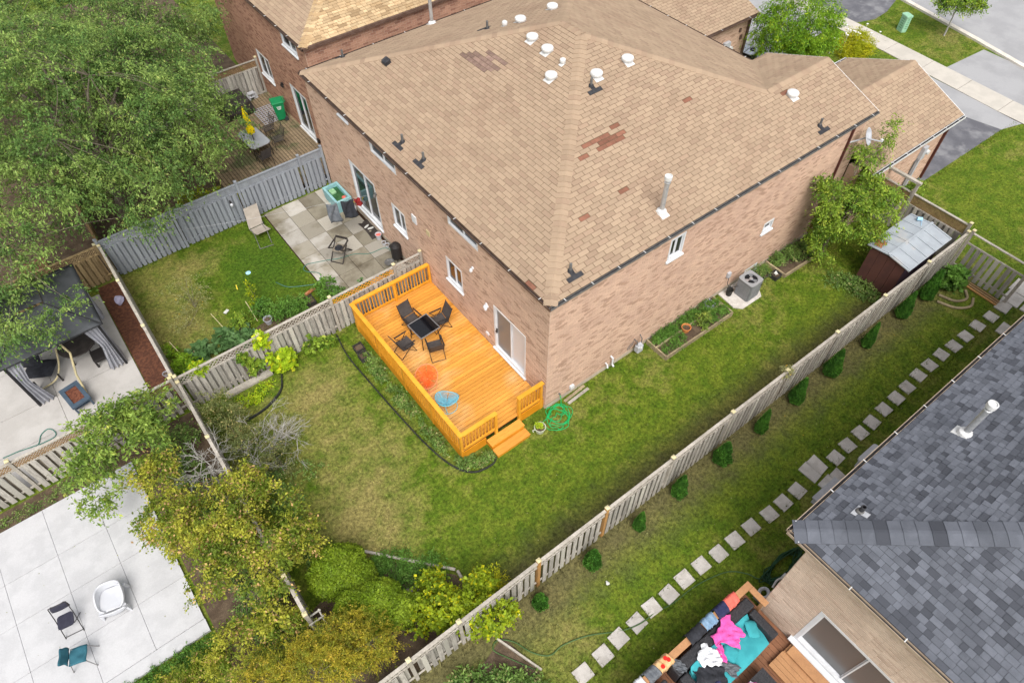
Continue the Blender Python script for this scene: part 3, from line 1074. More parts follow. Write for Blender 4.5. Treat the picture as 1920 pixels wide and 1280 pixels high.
def tree(name, label, base, trunk_top, tr, ells, nclump, k, nleaf, L, size, leafmat, barkmat='bark', seed=1, droop=.3, shell=.5, limbs=10, twigs=60,
         aspect=.45, cat='tree', spread=.05, group=None, stems=1, up=.6, gaps=0.0, gthr=-.22):
    rng = np.random.default_rng(seed)
    t = thing(name, label, cat, (base[0], base[1], 0), 0, group)
    C, D = crown_points(ells, nclump, rng, shell)
    if gaps:     # open holes through the crown
        g_ = gaps
        s_ = np.sin(g_ * C[:, 0] + 1 + seed) * np.sin(g_ * 1.13 * C[:, 1] + 2) + .6 * np.sin(g_ * 1.7 * C[:, 2] + g_ * .8 * C[:, 0] + .5)
        keep = s_ + rng.normal(size=len(C)) * .15 > gthr
        C, D = C[keep], D[keep]
        nclump = len(C)
    C[:, 2] = np.maximum(C[:, 2], .12)
    P, Dr = sprays(C, rng, k, nleaf, L, droop, spread, outward=D * .5)
    P[:, 2] = np.maximum(P[:, 2], .05)
    link('crown', leaf_mesh('crown', P, size, leafmat, rng, Dr, aspect, up=up), t)
    mb = MB()
    top = np.array(trunk_top, float)
    b0 = np.array([base[0], base[1], -.05])
    hubs = []
    for s in range(stems):
        off = rng.normal(size=3) * (0 if stems == 1 else .35)
        off[2] = 0
        limb(mb, b0 + off * .3, top + off, tr, tr * .55, rng, sag=0, n=6, sides=9)
        hubs.append(top + off)
    idx = rng.choice(nclump, min(limbs, nclump), replace=False)
    mids = []
    for i in idx:
        h = hubs[rng.integers(len(hubs))]
        e = h + (C[i] - h) * .75
        limb(mb, h + (b0 - h) * rng.uniform(0, .3), e, tr * .36, tr * .08, rng)
        mids.append(e)
    mids = np.array(mids + hubs)
    for i in rng.choice(nclump, min(twigs, nclump), replace=False):
        j = np.argmin(np.linalg.norm(mids - C[i], axis=1))
        limb(mb, mids[j], C[i], max(tr * .055, .007), .004, rng, n=3, sides=4)
    mb.build('trunk', barkmat, t)
    return t

def bush(name, label, ells, nclump, k, nleaf, L, size, leafmat, seed=1, droop=.3, shell=.35, aspect=.5, cat='plant', group=None, spread=.03, stem='bark', up=.6):
    rng = np.random.default_rng(seed)
    c0 = np.mean([e[0] for e in ells], axis=0)
    t = thing(name, label, cat, (c0[0], c0[1], 0), 0, group)
    C, D = crown_points(ells, nclump, rng, shell)
    C[:, 2] = np.maximum(C[:, 2], .03)
    P, Dr = sprays(C, rng, k, nleaf, L, droop, spread, outward=D * .4)
    P[:, 2] = np.maximum(P[:, 2], .02)
    link('foliage', leaf_mesh('foliage', P, size, leafmat, rng, Dr, aspect, up=up), t)
    mb = MB()
    for i in rng.choice(nclump, min(9, nclump), replace=False):
        j = np.argmin([np.linalg.norm(C[i][:2] - np.array(e[0])[:2]) for e in ells])
        e = ells[j][0]
        limb(mb, (e[0], e[1], 0), C[i], .012, .004, rng, n=3, sides=4)
    mb.build('stem', stem, t)
    return t

# ------------------------------------------------------------------ ground, paths, road
def sheet(name, poly, z, mat, kind='structure'):
    mb = MB()
    mb.add([(x, y, z) for x, y in poly], [tuple(range(len(poly)))])
    return tag(mb.build(name, mat), kind=kind)

def rect(x0, y0, x1, y1):
    return [(x0, y0), (x1, y0), (x1, y1), (x0, y1)]

sheet('ground', rect(-400, -400, 400, 400), 0, 'lawn')
sheet('driveway', [(20.7, -1.0), (27.1, -1.1), (26.75, .4), (26.5, 4.6), (20.7, 4.6)], .006, 'asphalt_dark')
sheet('driveway_apron', [(27.1, -1.1), (28.3, -1.45), (28.7, 4.4), (26.5, 4.6), (26.75, .4)], .010, 'asphalt')
sheet('neighbour_driveway', [(21.0, 9.6), (30.3, 9.9), (30.9, 20), (21.0, 20)], .006, 'asphalt')
sheet('boulevard_crossing', [(29.75, -1.9), (33.1, -1.9), (33.3, 3.3), (30.1, 3.55)], .010, 'asphalt')
sheet('boulevard_driveway', [(30.5, 9.3), (31.6, 8.9), (32.9, 9.0), (34.6, 9.5), (34.9, 30), (30.6, 30)], .010, 'asphalt_dark')
sheet('road', [(33.3, -60), (33.35, 0), (34.1, 4), (35.1, 9.3), (37, 30), (120, 30), (120, -60)], .008, 'asphalt')
# far side beyond the road is grass again; kerb as a real step
curb_in = [(32.85, -60), (32.95, 0.6), (33.75, 4.1), (34.75, 9.3), (36.6, 30)]
curb_out = [(33.15, -60), (33.25, 0.6), (34.05, 4.1), (35.05, 9.3), (36.9, 30)]
cb = MB()
for i in range(len(curb_in) - 1):
    q = [curb_in[i], curb_out[i], curb_out[i + 1], curb_in[i + 1]]
    cb.prism(q, -.05, .11)
cb.build('kerb', 'curb')['kind'] = 'structure'
# concrete sidewalk of cast panels with joints
sw = tag(MB().add([(28.3, -60, .010), (29.7, -60, .010), (29.75, -1, .010), (30.35, 7.2, .010), (31.2, 30, .010), (29.8, 30, .010), (29.0, 7.4, .010), (28.3, -1, .010)],
             [(0, 1, 2, 7), (7, 2, 3, 6), (6, 3, 4, 5)]).build('sidewalk', 'gap_dark'), kind='structure')
def sw_edge(y):
    ys = (-60, -1, 7.3, 30)
    return (np.interp(y, ys, (28.3, 28.3, 29.0, 29.8)), np.interp(y, ys, (29.7, 29.75, 30.35, 31.2)))
y = -9.2
while y < 18:
    (a0, b0), (a1, b1) = sw_edge(y + .012), sw_edge(y + 2.24)
    MB().prism([(a0, y + .012), (b0, y + .012), (b1, y + 2.24), (a1, y + 2.24)], .0, .035).build('pavement_panel', 'sidewalk', sw)
    y += 2.25

# concrete patio bottom left, cast in panels
pad = tag(MB().box((-24, .06, .0), (-11.72, 6.5, .05)).build('concrete_patio', 'concrete_warm'), kind='structure')
xs = [-24, -21.2, -18.8, -17.33, -15.88, -14.43, -13.04, -11.70]
ys = [.05, .42, 1.9, 3.4, 4.75, 6.52]
for i in range(len(xs) - 1):
    for j in range(1, len(ys) - 1):
        MB().box((xs[i] + .005, ys[j] + .005, .02), (xs[i + 1] - .005, ys[j + 1] - .005, .10)).build('patio_panel', 'concrete', pad)
MB().box((-24, .03, 0), (-11.69, .41, .10)).build('patio_panel', 'concrete', pad)
# concrete yard with the gazebo
yd = tag(MB().box((-24, 7.6, .0), (-10.32, 14.6, .03)).build('gazebo_patio', 'concrete_warm'), kind='structure')
xs = [-24, -21, -18.2, -15.6, -12.9, -10.30]
ys = [7.6, 9.2, 10.7, 12.7, 14.62]
for i in range(len(xs) - 1):
    for j in range(len(ys) - 1):
        MB().box((xs[i] + .008, ys[j] + .008, .01), (xs[i + 1] - .008, ys[j + 1] - .008, .06)).build('patio_panel', 'concrete_warm', yd)
sheet('mulch_bed', rect(-10.28, 7.5, -9.45, 15.0), .020, 'mulch')
sheet('shade_soil', [(-11.6, -5.5), (-9.4, -5.5), (-9.4, 7.2), (-11.6, 7.2)], .006, 'soil')
sheet('patio_strip', rect(-24, 6.56, -9.45, 7.25), .008, 'soil')
sheet('vegetable_bed', [(-9.2, 7.45), (-3.4, 7.45), (-3.2, 8.75), (-5.0, 9.55), (-7.0, 9.2), (-8.2, 8.6), (-9.2, 9.4)], .008, 'soil')
sheet('far_yard', rect(-24, 15.4, .7, 40), .006, 'soil')
sheet('corner_soil', [(-9.3, -4.3), (-5.6, -4.3), (-5.5, -2.8), (-7.2, -.85), (-7.7, -.75), (-9.3, -1.2)], .008, 'soil')
sheet('fence_bed', [(-9.5, -6.1), (-5.45, -4.95), (-5.2, -6.2), (-6.2, -8.6), (-9.5, -8.6)], .008, 'soil')
# neighbour's paving slabs
pv = tag(MB().box((-3.3, 7.5, .0), (.05, 15.0, .012)).build('paved_patio', 'gap_dark'), kind='structure')
rng = random.Random(4)
pm = {}
for i in range(4):
    for j in range(9):
        x0, x1 = -3.27 + .80 * i, -3.27 + .80 * (i + 1)
        y1, y0 = 14.98 - .87 * j, 14.98 - .87 * (j + 1)
        if y0 < 7.5:
            y0 = 7.5
        if y1 - y0 < .1:
            continue
        zt = .040 + rng.uniform(-.004, .004)
        st = (i + rng.uniform(-.25, .25)) >= 1.9 or (j > 3 and i > 0)
        MB().box((x0 + .008, y0 + .008, 0), (min(x1, .04) - .008, y1 - .008, zt)).build('paving_slab', 'paver_stained' if st else 'paver', pv)

# ------------------------------------------------------------------ main house
H = thing('brick_house', 'large pinkish brick house with tan shingled hip roof and orange deck', 'house', (7.3, 7.5, 0))
W0 = .06
wopen = [(1.08, 2.80, .62, 2.80), (4.60, 5.57, 1.80, 2.87), (3.50, 5.15, 4.66, 5.26), (8.35, 10.10, 4.58, 5.26), (11.62, 12.36, 4.95, 5.26),
         (10.45, 12.45, .50, 2.86), (8.28, 9.20, 1.75, 2.80)]
sopen = [(4.85 - W0, 5.52 - W0, 4.05, 4.95), (10.15 - W0, 10.72 - W0, 2.20, 2.66), (9.96 - W0, 10.70 - W0, .10, .40)]
brick_wall(H, (W0, .003, 0), (0, 1, 0), 15.1, 5.30, (-1, 0, 0), [(a - .003, b - .003, c, d) for a, b, c, d in wopen], z0=.2)
brick_wall(H, (W0 + .003, 0, 0), (1, 0, 0), 14.75, 5.30, (0, -1, 0), [(a - .003, b - .003, c, d) for a, b, c, d in sopen], z0=.2, seed=5)
MB().box((W0 + .02, -.012, -.1), (14.8, .2, .2)).box((W0 - .012, .03, -.1), (W0 + .2, 15.1, .199)).build('foundation', 'foundation', H)
for a_, b_ in (((14.6, .23, 0), (14.83, 4.8, 5.25)), ((13.7, 4.81, 0), (13.9, 14.9, 5.25)), ((.3, 14.88, 0), (13.69, 15.08, 5.25))):
    MB().box(a_, b_).build('rear_wall', 'brick', H)
brick_wall(H, (14.86, -.75, 0), (1, 0, 0), 6.0, 3.10, (0, -1, 0), [], z0=.1, seed=8)
for a_, b_ in (((14.86, -.745, 0), (15.06, -.02, 3.1)), ((20.66, -.5, 0), (20.85, 4.19, 3.1)), ((15.2, 4.2, 0), (20.8, 4.4, 3.1))):
    MB().box(a_, b_).build('garage_wall', 'brick', H)
brick_wall(H, (14.3, 10.05, 0), (1, 0, 0), 6.9, 3.10, (0, -1, 0), [], z0=.1, seed=9)
MB().box((21.0, 10.06, 0), (21.2, 15.2, 3.1)).build('garage_wall', 'brick', H)
# gable triangles
MB().add([(14.95, .05, 5.2), (14.95, 4.85, 5.2), (14.95, 2.45, 6.15), (14.8, .05, 5.2), (14.8, 4.85, 5.2), (14.8, 2.45, 6.15)], ((0, 1, 2), (5, 4, 3), (0, 2, 5, 3), (1, 4, 5, 2), (0, 3, 4, 1))).build('gable', 'brick', H)
MB().add([(20.9, -.7, 3.1), (20.9, 4.3, 3.1), (20.9, 1.8, 4.25), (20.7, -.7, 3.1), (20.7, 4.3, 3.1), (20.7, 1.8, 4.25)], ((0, 1, 2), (5, 4, 3), (0, 2, 5, 3), (1, 4, 5, 2), (0, 3, 4, 1))).build('gable', 'brick', H)
WO, WU, WN = (W0, 0, 0), (0, 1, 0), (-1, 0, 0)
window(H, WO, WU, WN, *wopen[0], panes=2, frame=.07, depth=.14, glass=('blind_white', 'screen_grey'), name='patio_door')
window(H, WO, WU, WN, *wopen[1])
window(H, WO, WU, WN, *wopen[2], frame=.05, sill=False)
window(H, WO, WU, WN, *wopen[3], frame=.05, sill=False)
window(H, WO, WU, WN, *wopen[4], frame=.03)
window(H, WO, WU, WN, *wopen[5], panes=2, frame=.09, depth=.14, name='patio_door')
window(H, WO, WU, WN, *wopen[6])
SO, SU, SN = (W0, 0, 0), (1, 0, 0), (0, -1, 0)
for o in sopen:
    window(H, SO, SU, SN, *o, panes=1 if o[3] < 3 else 2, frame=.07)
# door handle on the deck door
dm = MB()
dm.cbox((W0 - .03, 2.62, 1.66), (.04, .035, .22)).cbox((W0 - .05, 2.62, 1.62), (.03, .09, .03))
dm.build('door_handle', 'black_frame', H)

ZE = 5.32
def zs(y):
    return ZE + .36 * (y + .05)
def zw(x):
    return ZE + .36 * x
k = .36
eS = Slope((0, -.05, ZE), (1, 0, 0), (0, 1, k), [[(0, -.05, ZE), (15.15, -.05, ZE), (15.15, 2.45, zs(2.45)), (2.5, 2.45, zs(2.45))],
                                                 [(2.5, 2.45, zs(2.45)), (11.7, 2.45, zs(2.45)), (7.1, 7.05, zs(7.05))]])
eW = Slope((0, -.05, ZE), (0, -1, 0), (1, 0, k), [[(0, -.05, ZE), (0, 15.2, ZE), (7.1, 8.1, zw(7.1)), (7.1, 7.05, zw(7.1))]])
eN = Slope((0, 15.2, ZE), (-1, 0, 0), (0, -1, k), [[(0, 15.2, ZE), (14.2, 15.2, ZE), (7.1, 8.1, zw(7.1))]])
eE = Slope((14.2, 4.95, ZE), (0, 1, 0), (-1, 0, k), [[(14.2, 4.95, ZE), (14.2, 15.2, ZE), (7.1, 8.1, zw(7.1)), (7.1, 7.05, zw(7.1)), (11.7, 2.45, ZE + .9)]])
xN = Slope((14.2, 4.95, ZE), (-1, 0, 0), (0, -1, k), [[(14.2, 4.95, ZE), (15.15, 4.95, ZE), (15.15, 2.45, ZE + .9), (11.7, 2.45, ZE + .9)]])
gk = .4
gS = Slope((14.9, -.98, 3.2), (1, 0, 0), (0, 1, gk), [[(14.9, -.98, 3.2), (21.1, -.98, 3.2), (21.1, 1.8, 3.2 + gk * 2.78), (14.9, 1.8, 3.2 + gk * 2.78)]])
gN = Slope((14.9, 4.58, 3.2), (-1, 0, 0), (0, -1, gk), [[(15.15, 4.58, 3.2), (21.1, 4.58, 3.2), (21.1, 1.8, 3.2 + gk * 2.78), (15.15, 1.8, 3.2 + gk * 2.78)]])
hS = Slope((14.3, 9.8, 3.2), (1, 0, 0), (0, 1, k), [[(14.3, 9.8, 3.2), (21.35, 9.8, 3.2), (21.35, 12.7, 3.2 + k * 2.9), (14.3, 12.7, 3.2 + k * 2.9)]])
hN = Slope((14.3, 15.6, 3.2), (-1, 0, 0), (0, -1, k), [[(14.3, 15.6, 3.2), (21.35, 15.6, 3.2), (21.35, 12.7, 3.2 + k * 2.9), (14.3, 12.7, 3.2 + k * 2.9)]])
spec = []
for x in (4.45, 4.85, 5.25, 5.65):
    spec.append(((x, 3.55, zs(3.55)), .16, 'brown_shingle'))
for x in (4.75, 5.15, 5.5):
    spec.append(((x, 3.40, zs(3.40)), .16, 'brown_shingle'))
for x, y in ((3.9, 3.26), (4.46, 1.83), (2.66, 1.54), (8.75, 3.39), (12.24, 2.14)):
    spec.append(((x, y, zs(y)), .13, 'brown_shingle'))
spec.append(((.08, .92, zw(.08)), .14, 'brown_shingle'))
for i in range(5):
    for j in range(4):
        x, y = 4.12 + .14 * i, 9.7 - .36 * j - .12 * (i - 2)
        if (i, j) in ((0, 3), (4, 0), (0, 0)):
            continue
        spec.append(((x, y, zw(x)), .14, 'patch_shingle'))
roof = MB().box((.3, .3, 5.2), (13.6, 14.8, 5.26)).build('roof', 'tan_under', H)
shingle_roof(roof, [eS, eW, eN, eE, xN, gS, gN, hS, hN], .377, 2.657 / 17, 'tan_shingle', spec, under='tan_under', n_single=300, gap=.017)
P1, P2 = Vector((7.1, 8.1, zw(7.1))), Vector((7.1, 7.05, zw(7.1)))
nS, nW, nN, nE = (0, -k, 1), (-k, 0, 1), (0, k, 1), (k, 0, 1)
ridge_caps(roof, (0.02, -.03, ZE), P2, 'tan_shingle', n1=nS, n2=nW, width=.42, step=.2)
ridge_caps(roof, (0.02, 15.18, ZE), P1, 'tan_shingle', n1=nN, n2=nW, width=.42, step=.2)
ridge_caps(roof, P2, P1, 'tan_shingle', n1=nE, n2=nW, width=.40, step=.2)
ridge_caps(roof, (11.7, 2.45, ZE + .9), P2, 'tan_shingle', n1=nS, n2=nE, width=.42, step=.2)
ridge_caps(roof, (14.2, 15.2, ZE), P1, 'tan_shingle', n1=nN, n2=nE, width=.42, step=.2)
ridge_caps(roof, (15.15, 2.45, ZE + .9), (11.7, 2.45, ZE + .9), 'tan_shingle', n1=nS, n2=nN, width=.4, step=.2)
ridge_caps(roof, (21.1, 1.8, 3.2 + gk * 2.78), (15.15, 1.8, 3.2 + gk * 2.78), 'tan_shingle', n1=(0, -gk, 1), n2=(0, gk, 1), width=.4, step=.2)
vl = MB()
vl.add([(11.7, 2.45, ZE + .915), (12.0, 2.45, ZE + .93), (14.3, 4.85, ZE + .03), (14.1, 5.1, ZE + .03)], [(0, 1, 2, 3)])
vl.build('valley', 'tan_shingle', roof)
# barge boards on the gable verges
MB().bar((15.16, -.05, ZE - .06), (15.16, 2.45, ZE + .84), .03, .12).bar((15.16, 4.95, ZE - .06), (15.16, 2.45, ZE + .84), .03, .12).build('barge_board', 'white_metal', roof)
MB().bar((21.12, -.98, 3.14), (21.12, 1.8, 4.25), .03, .12).bar((21.12, 4.58, 3.14), (21.12, 1.8, 4.25), .03, .12).build('barge_board', 'white_metal', roof)
gutter(H, (0, -.14, ZE - .01), (0, 15.25, ZE - .01), (-1, 0, 0), w=.085, phase=.5, step=1.4)
gutter(H, (-.06, -.05, ZE - .01), (15.12, -.05, ZE - .01), (0, -1, 0), w=.10, h=.07, phase=.55, step=1.02, mat='pipe_grey')
gutter(H, (0, 15.2, ZE - .01), (14.2, 15.2, ZE - .01), (0, 1, 0), w=.10, mat='black_frame', step=1.5)
gutter(H, (14.2, 5.0, ZE - .01), (14.2, 15.2, ZE - .01), (1, 0, 0), w=.10)
gutter(H, (14.9, -.98, 3.19), (21.1, -.98, 3.19), (0, -1, 0), w=.13, mat='white_metal', step=.9)
gutter(H, (14.9, 4.58, 3.19), (21.1, 4.58, 3.19), (0, 1, 0), w=.12, mat='white_metal', step=.9)
gutter(H, (14.3, 9.8, 3.19), (21.35, 9.8, 3.19), (0, -1, 0), w=.11, mat='gutter_brown', step=2)
MB().box((13.86, -.085, .15), (13.94, -.012, 5.22)).build('downpipe', 'downpipe', H)
MB().box((20.70, -.86, .1), (20.79, -.765, 3.1)).build('downpipe', 'downpipe', H)
MB().box((20.98, 9.93, .05), (21.08, 10.03, 3.12)).build('downpipe', 'gutter_brown', H)

def slope_box(mb, S, u, v, du, dv, h0, h1):
    vs = [S.at(u + a * du / 2, v + b * dv / 2, h) for h in (h0, h1) for a, b in ((-1, -1), (1, -1), (1, 1), (-1, 1))]
    mb.add(vs, ((3, 2, 1, 0), (4, 5, 6, 7), (0, 1, 5, 4), (1, 2, 6, 5), (2, 3, 7, 6), (3, 0, 4, 7)))

def uv(S, x, y):
    # point of the plane above (x, y)
    z = S.O.z - ((x - S.O.x) * S.N.x + (y - S.O.y) * S.N.y) / S.N.z
    p = Vector((x, y, z)) - S.O
    return p.dot(S.U), p.dot(S.V), Vector((x, y, z))

def dome_vent(S, x, y, r=.205, roof=roof, hgt=.17):
    u, v, p = uv(S, x, y)
    mb = MB()
    slope_box(mb, S, u, v - .03, r * 1.6, r * 1.9, .012, .024)
    b = mb.build('roof_vent', 'white_metal', roof)
    c = MB().lathe([(r * .72, -.05), (r * .70, hgt * .55), (r, hgt * .5), (r * 1.02, hgt * .85), (r * .93, hgt * 1.05), (r * .55, hgt * 1.2), (0.01, hgt * 1.24)], p, 20)
    c.build('vent_cap', 'white_metal', b, smooth=False)

def plumbing(S, x, y, roof=roof, wdt=.56, hgt=.3, mat='black_rubber'):
    u, v, p = uv(S, x, y)
    mb = MB()
    slope_box(mb, S, u, v - .22, wdt, .15, .010, .022)
    slope_box(mb, S, u, v - .08, .16, .2, .0125, .0245)
    b = mb.build('vent_flashing', mat, roof)
    MB().lathe([(.10, .0), (.075, .06), (.06, .075)], p, 12).build('vent_collar', mat, b)
    MB().cyl(p + Vector((0, 0, -.02)), p + Vector((0, 0, hgt)), .042, n=10).lathe([(.032, hgt - .02), (.032, hgt + .002)], p, 10).build('vent_pipe', 'pipe_grey', b)

def flue(S, x, y, hgt, roof=roof, r=.075):
    u, v, p = uv(S, x, y)
    mb = MB()
    slope_box(mb, S, u, v - .06, .30, .36, .010, .022)
    mb.lathe([(.17, -.02), (.15, .08), (r + .01, .13)], p, 14)
    b = mb.build('flue_flashing', 'white_metal', roof)
    MB().lathe([(r, .02), (r, hgt - .26), (r * 1.25, hgt - .25), (r * 1.25, hgt - .22), (r, hgt - .21), (r, hgt - .12)], p, 16).build('flue_pipe', 'galvanised', b)
    MB().lathe([(r * 1.5, hgt - .13), (r * 1.55, hgt - .06), (r * 1.55, hgt), (r * 1.25, hgt + .005), (r * 1.2, hgt - .03), (.01, hgt - .03)], p, 16).build('flue_cap', 'white_metal', b)

for x, y in ((6.37, 5.45), (7.78, 5.48), (12.42, 1.85)):
    dome_vent(eS, x, y)
for x, y in ((5.98, 8.33), (5.92, 7.44), (5.24, 6.4)):
    dome_vent(eW, x, y)
dome_vent(eW, 5.85, 6.55, r=.10)
for x, y in ((8.3, 10.05), (6.76, 10.0)):
    dome_vent(eN, x, y)
dome_vent(eN, 6.23, 10.25, r=.10)
for x, y in ((5.95, 5.22), (12.43, .50), (1.18, .50)):
    plumbing(eS, x, y)
for x, y in ((.62, 8.60), (.64, 7.32)):
    plumbing(eW, x, y)
plumbing(eN, 5.84, 10.8)
plumbing(eN, 1.75, 14.9, wdt=.5)
flue(eS, 4.94, .66, 1.36)
flue(eN, 5.98, 15.0, 1.25)
u, v, p = uv(eW, 2.31, 12.27)
mb = MB()
slope_box(mb, eW, u, v, .26, .26, .0, .12)
slope_box(mb, eW, u, v + .02, .30, .24, .12, .16)
mb.build('box_vent', 'black_rubber', roof)
# fittings on the walls
def wall_lamp(p, mat='white_vinyl'):
    MB().lathe([(.06, 0), (.05, .04), (.02, .05)], p, 10, Matrix.Translation(p) @ Matrix.Rotation(R(-90), 4, 'Y') @ Matrix.Translation(-Vector(p))).lathe([(.05, -.12), (.06, -.06), (.03, .0)], Vector(p) + Vector((-.08, 0, 0)), 10).build('wall_lamp', mat, H)
wall_lamp(Vector((W0 - .008, 3.19, 2.49)))
wall_lamp(Vector((W0 - .008, 3.14, 2.43)))
wall_lamp(Vector((W0 - .008, 10.43, 2.42)), 'pipe_grey')
wall_lamp(Vector((W0 - .008, 3.87, 3.65)))
MB().cbox((W0 - .03, 3.2, .95), (.05, .16, .10)).build('outlet_cover', 'white_vinyl', H)
MB().cbox((W0 - .03, 7.48, 3.2), (.04, .28, .34)).build('vent_cover', 'white_vinyl', H)
MB().cbox((W0 - .02, 6.6, 3.17), (.03, .2, .22)).build('wall_patch', 'cane', H)
MB().tube([(2.95, -.01, .62), (2.95, -.12, .62), (2.95, -.12, .30), (2.95, -.2, .22)], .035, 8).tube([(2.72, -.01, .42), (2.72, -.10, .42), (2.70, -.16, .30)], .03, 8).build('vent_pipe', 'white_vinyl', H)
MB().cbox((1.16, -.05, .40), (.16, .09, .16)).build('dryer_vent', 'white_vinyl', H)
# gas meter, satellite dish, hydro meters
gm = thing('gas_meter', 'grey gas meter on the side wall between white vents and planted bed', 'gas meter', (4.12, -.2, 0))
MB().cbox((4.12, -.22, .38), (.26, .2, .34)).cbox((4.12, -.22, .58), (.18, .14, .08)).build('body', 'meter_grey', gm, bevel=.03)
MB().tube([(4.02, -.02, .75), (4.02, -.2, .75), (4.02, -.2, .58)], .02, 6).tube([(4.22, -.2, .5), (4.22, -.2, .8), (4.3, -.02, .8)], .02, 6).tube(smooth_path([(3.99, -.06, .72), (3.82, -.07, .62), (3.7, -.07, .5), (3.75, -.07, .42), (3.95, -.07, .6)]), .012, 5).build('pipework', 'pipe_grey', gm)
MB().cyl((4.12, -.31, .46), (4.12, -.35, .46), .055, n=12).build('dial', 'dirt_scrap', gm)
sd = thing('satellite_dish', 'grey satellite dish on the wall corner under the long dark gutter', 'satellite dish', (14.2, -.3, 4.4))
Ms = Matrix.Translation((14.35, -.38, 4.75)) @ Matrix.Rotation(R(-70), 4, 'Z') @ Matrix.Rotation(R(62), 4, 'Y')
MB().sheet(lambda a, b: Ms @ Vector((.30 * a * math.cos(2 * math.pi * b), .34 * a * math.sin(2 * math.pi * b), .09 * a * a)), 6, 24, .012).build('reflector', 'meter_grey', sd, smooth=True)
MB().bar((14.35, -.38, 4.70), (13.95, -.01, 4.45), .04).bar((14.35, -.38, 4.70), (14.75, -.75, 4.58), .03).build('arm', 'meter_grey', sd)
MB().cbox((14.78, -.78, 4.62), (.08, .08, .1)).build('receiver', 'white_metal', sd)
em = thing('electric_meter', 'grey electricity meter box with white dial on the garage side wall', 'meter', (19.5, -.8, 1.9))
MB().box((19.2, -.90, 1.75), (19.5, -.765, 2.35)).box((19.28, -.86, .2), (19.42, -.765, 1.74)).build('cabinet', 'meter_grey', em)
MB().cyl((19.55, -.78, 2.05), (19.55, -.98, 2.05), .10, n=14).build('dial', 'white_metal', em)
MB().tube([(19.1, -.8, .15), (19.1, -.8, 1.7), (19.22, -.8, 1.8)], .025, 6).build('conduit', 'pipe_grey', em)
em2 = thing('electric_meter', 'white electricity meter on the far garage wall near the steep valley', 'meter', (19.6, 10, 1.8))
MB().box((19.35, 9.86, 1.65), (19.75, 10.03, 2.2)).build('cabinet', 'meter_grey', em2)
MB().cyl((19.85, 10.03, 1.8), (19.85, 9.82, 1.8), .12, n=14).build('dial', 'white_metal', em2)
MB().cbox((20.45, 10.0, 2.5), (.1, .08, .18)).cbox((20.62, 10.0, 2.1), (.12, .08, .22)).cbox((20.3, 10.0, 1.45), (.1, .08, .18)).build('wall_bracket', 'gutter_brown', H)

# ------------------------------------------------------------------ neighbour's house top left
NH = thing('brick_house', 'red brick neighbour house with golden shingles beside the green bin', 'house', (6, 22, 0))
NX, NY = .82, 16.45
no = [(17.80 - NY, 19.45 - NY, .34, 2.55), (21.6 - NY, 23.0 - NY, 1.45, 2.65), (17.3 - NY, 18.75 - NY, 4.70, 5.36)]
brick_wall(NH, (NX, NY + .003, 0), (0, 1, 0), 11.0, 5.5, (-1, 0, 0), [(a - .003, b - .003, c, d) for a, b, c, d in no], mat='red_brick', z0=.1, seed=21)
brick_wall(NH, (NX + .003, NY, 0), (1, 0, 0), 13.5, 5.5, (0, -1, 0), [], mat='red_brick', z0=2.0, seed=22, bw=.27, bh=.10)
MB().box((NX + .2, NY + .2, 0), (14, NY + .4, 1.99)).build('rear_wall', 'red_brick', NH)
window(NH, (NX, NY, 0), (0, 1, 0), (-1, 0, 0), *no[0], frame=.08, depth=.14, name='patio_door')
window(NH, (NX, NY, 0), (0, 1, 0), (-1, 0, 0), *no[1])
window(NH, (NX, NY, 0), (0, 1, 0), (-1, 0, 0), *no[2])
nz = 5.55
nr = MB().box((1.2, 16.8, 5.4), (13, 27, 5.46)).build('roof', 'tan_under', NH)
nSl = Slope((.72, 16.33, nz), (1, 0, 0), (0, 1, k), [[(.72, 16.33, nz), (14.72, 16.33, nz), (7.72, 23.33, nz + k * 7)]])
nWl = Slope((.72, 16.33, nz), (0, -1, 0), (1, 0, k), [[(.72, 16.33, nz), (.72, 30.33, nz), (7.72, 23.33, nz + k * 7)]])
shingle_roof(nr, [nSl], .3, .15, 'gold_shingle', widths=(.2, .26, .32, .4), under='tan_under', n_single=300, t0=.022, seed=3)
shingle_roof(nr, [nWl], .377, .156, 'tan_shingle', under='tan_under', n_single=0, seed=4)
ridge_caps(nr, (.74, 16.35, nz), (7.72, 23.33, nz + k * 7), 'gold_shingle', n1=nS, n2=nW, width=.42, step=.22)
gutter(NH, (.72, 16.25, nz - .01), (.72, 28, nz - .01), (-1, 0, 0), w=.08)
MB().box((.66, 16.25, nz - .12), (14.7, 16.33, nz - .005)).build('fascia', 'gutter_brown', NH)
plumbing(nSl, 5.7, 17.6, roof=nr)
MB().cbox((NX - .05, 20.4, 2.05), (.1, .1, .14)).cbox((NX - .09, 20.4, 1.97), (.06, .2, .08)).build('wall_lamp', 'black_frame', NH)
MB().cbox((NX - .05, 17.5, .55), (.1, .16, .2)).build('hose_reel', 'black_frame', NH)

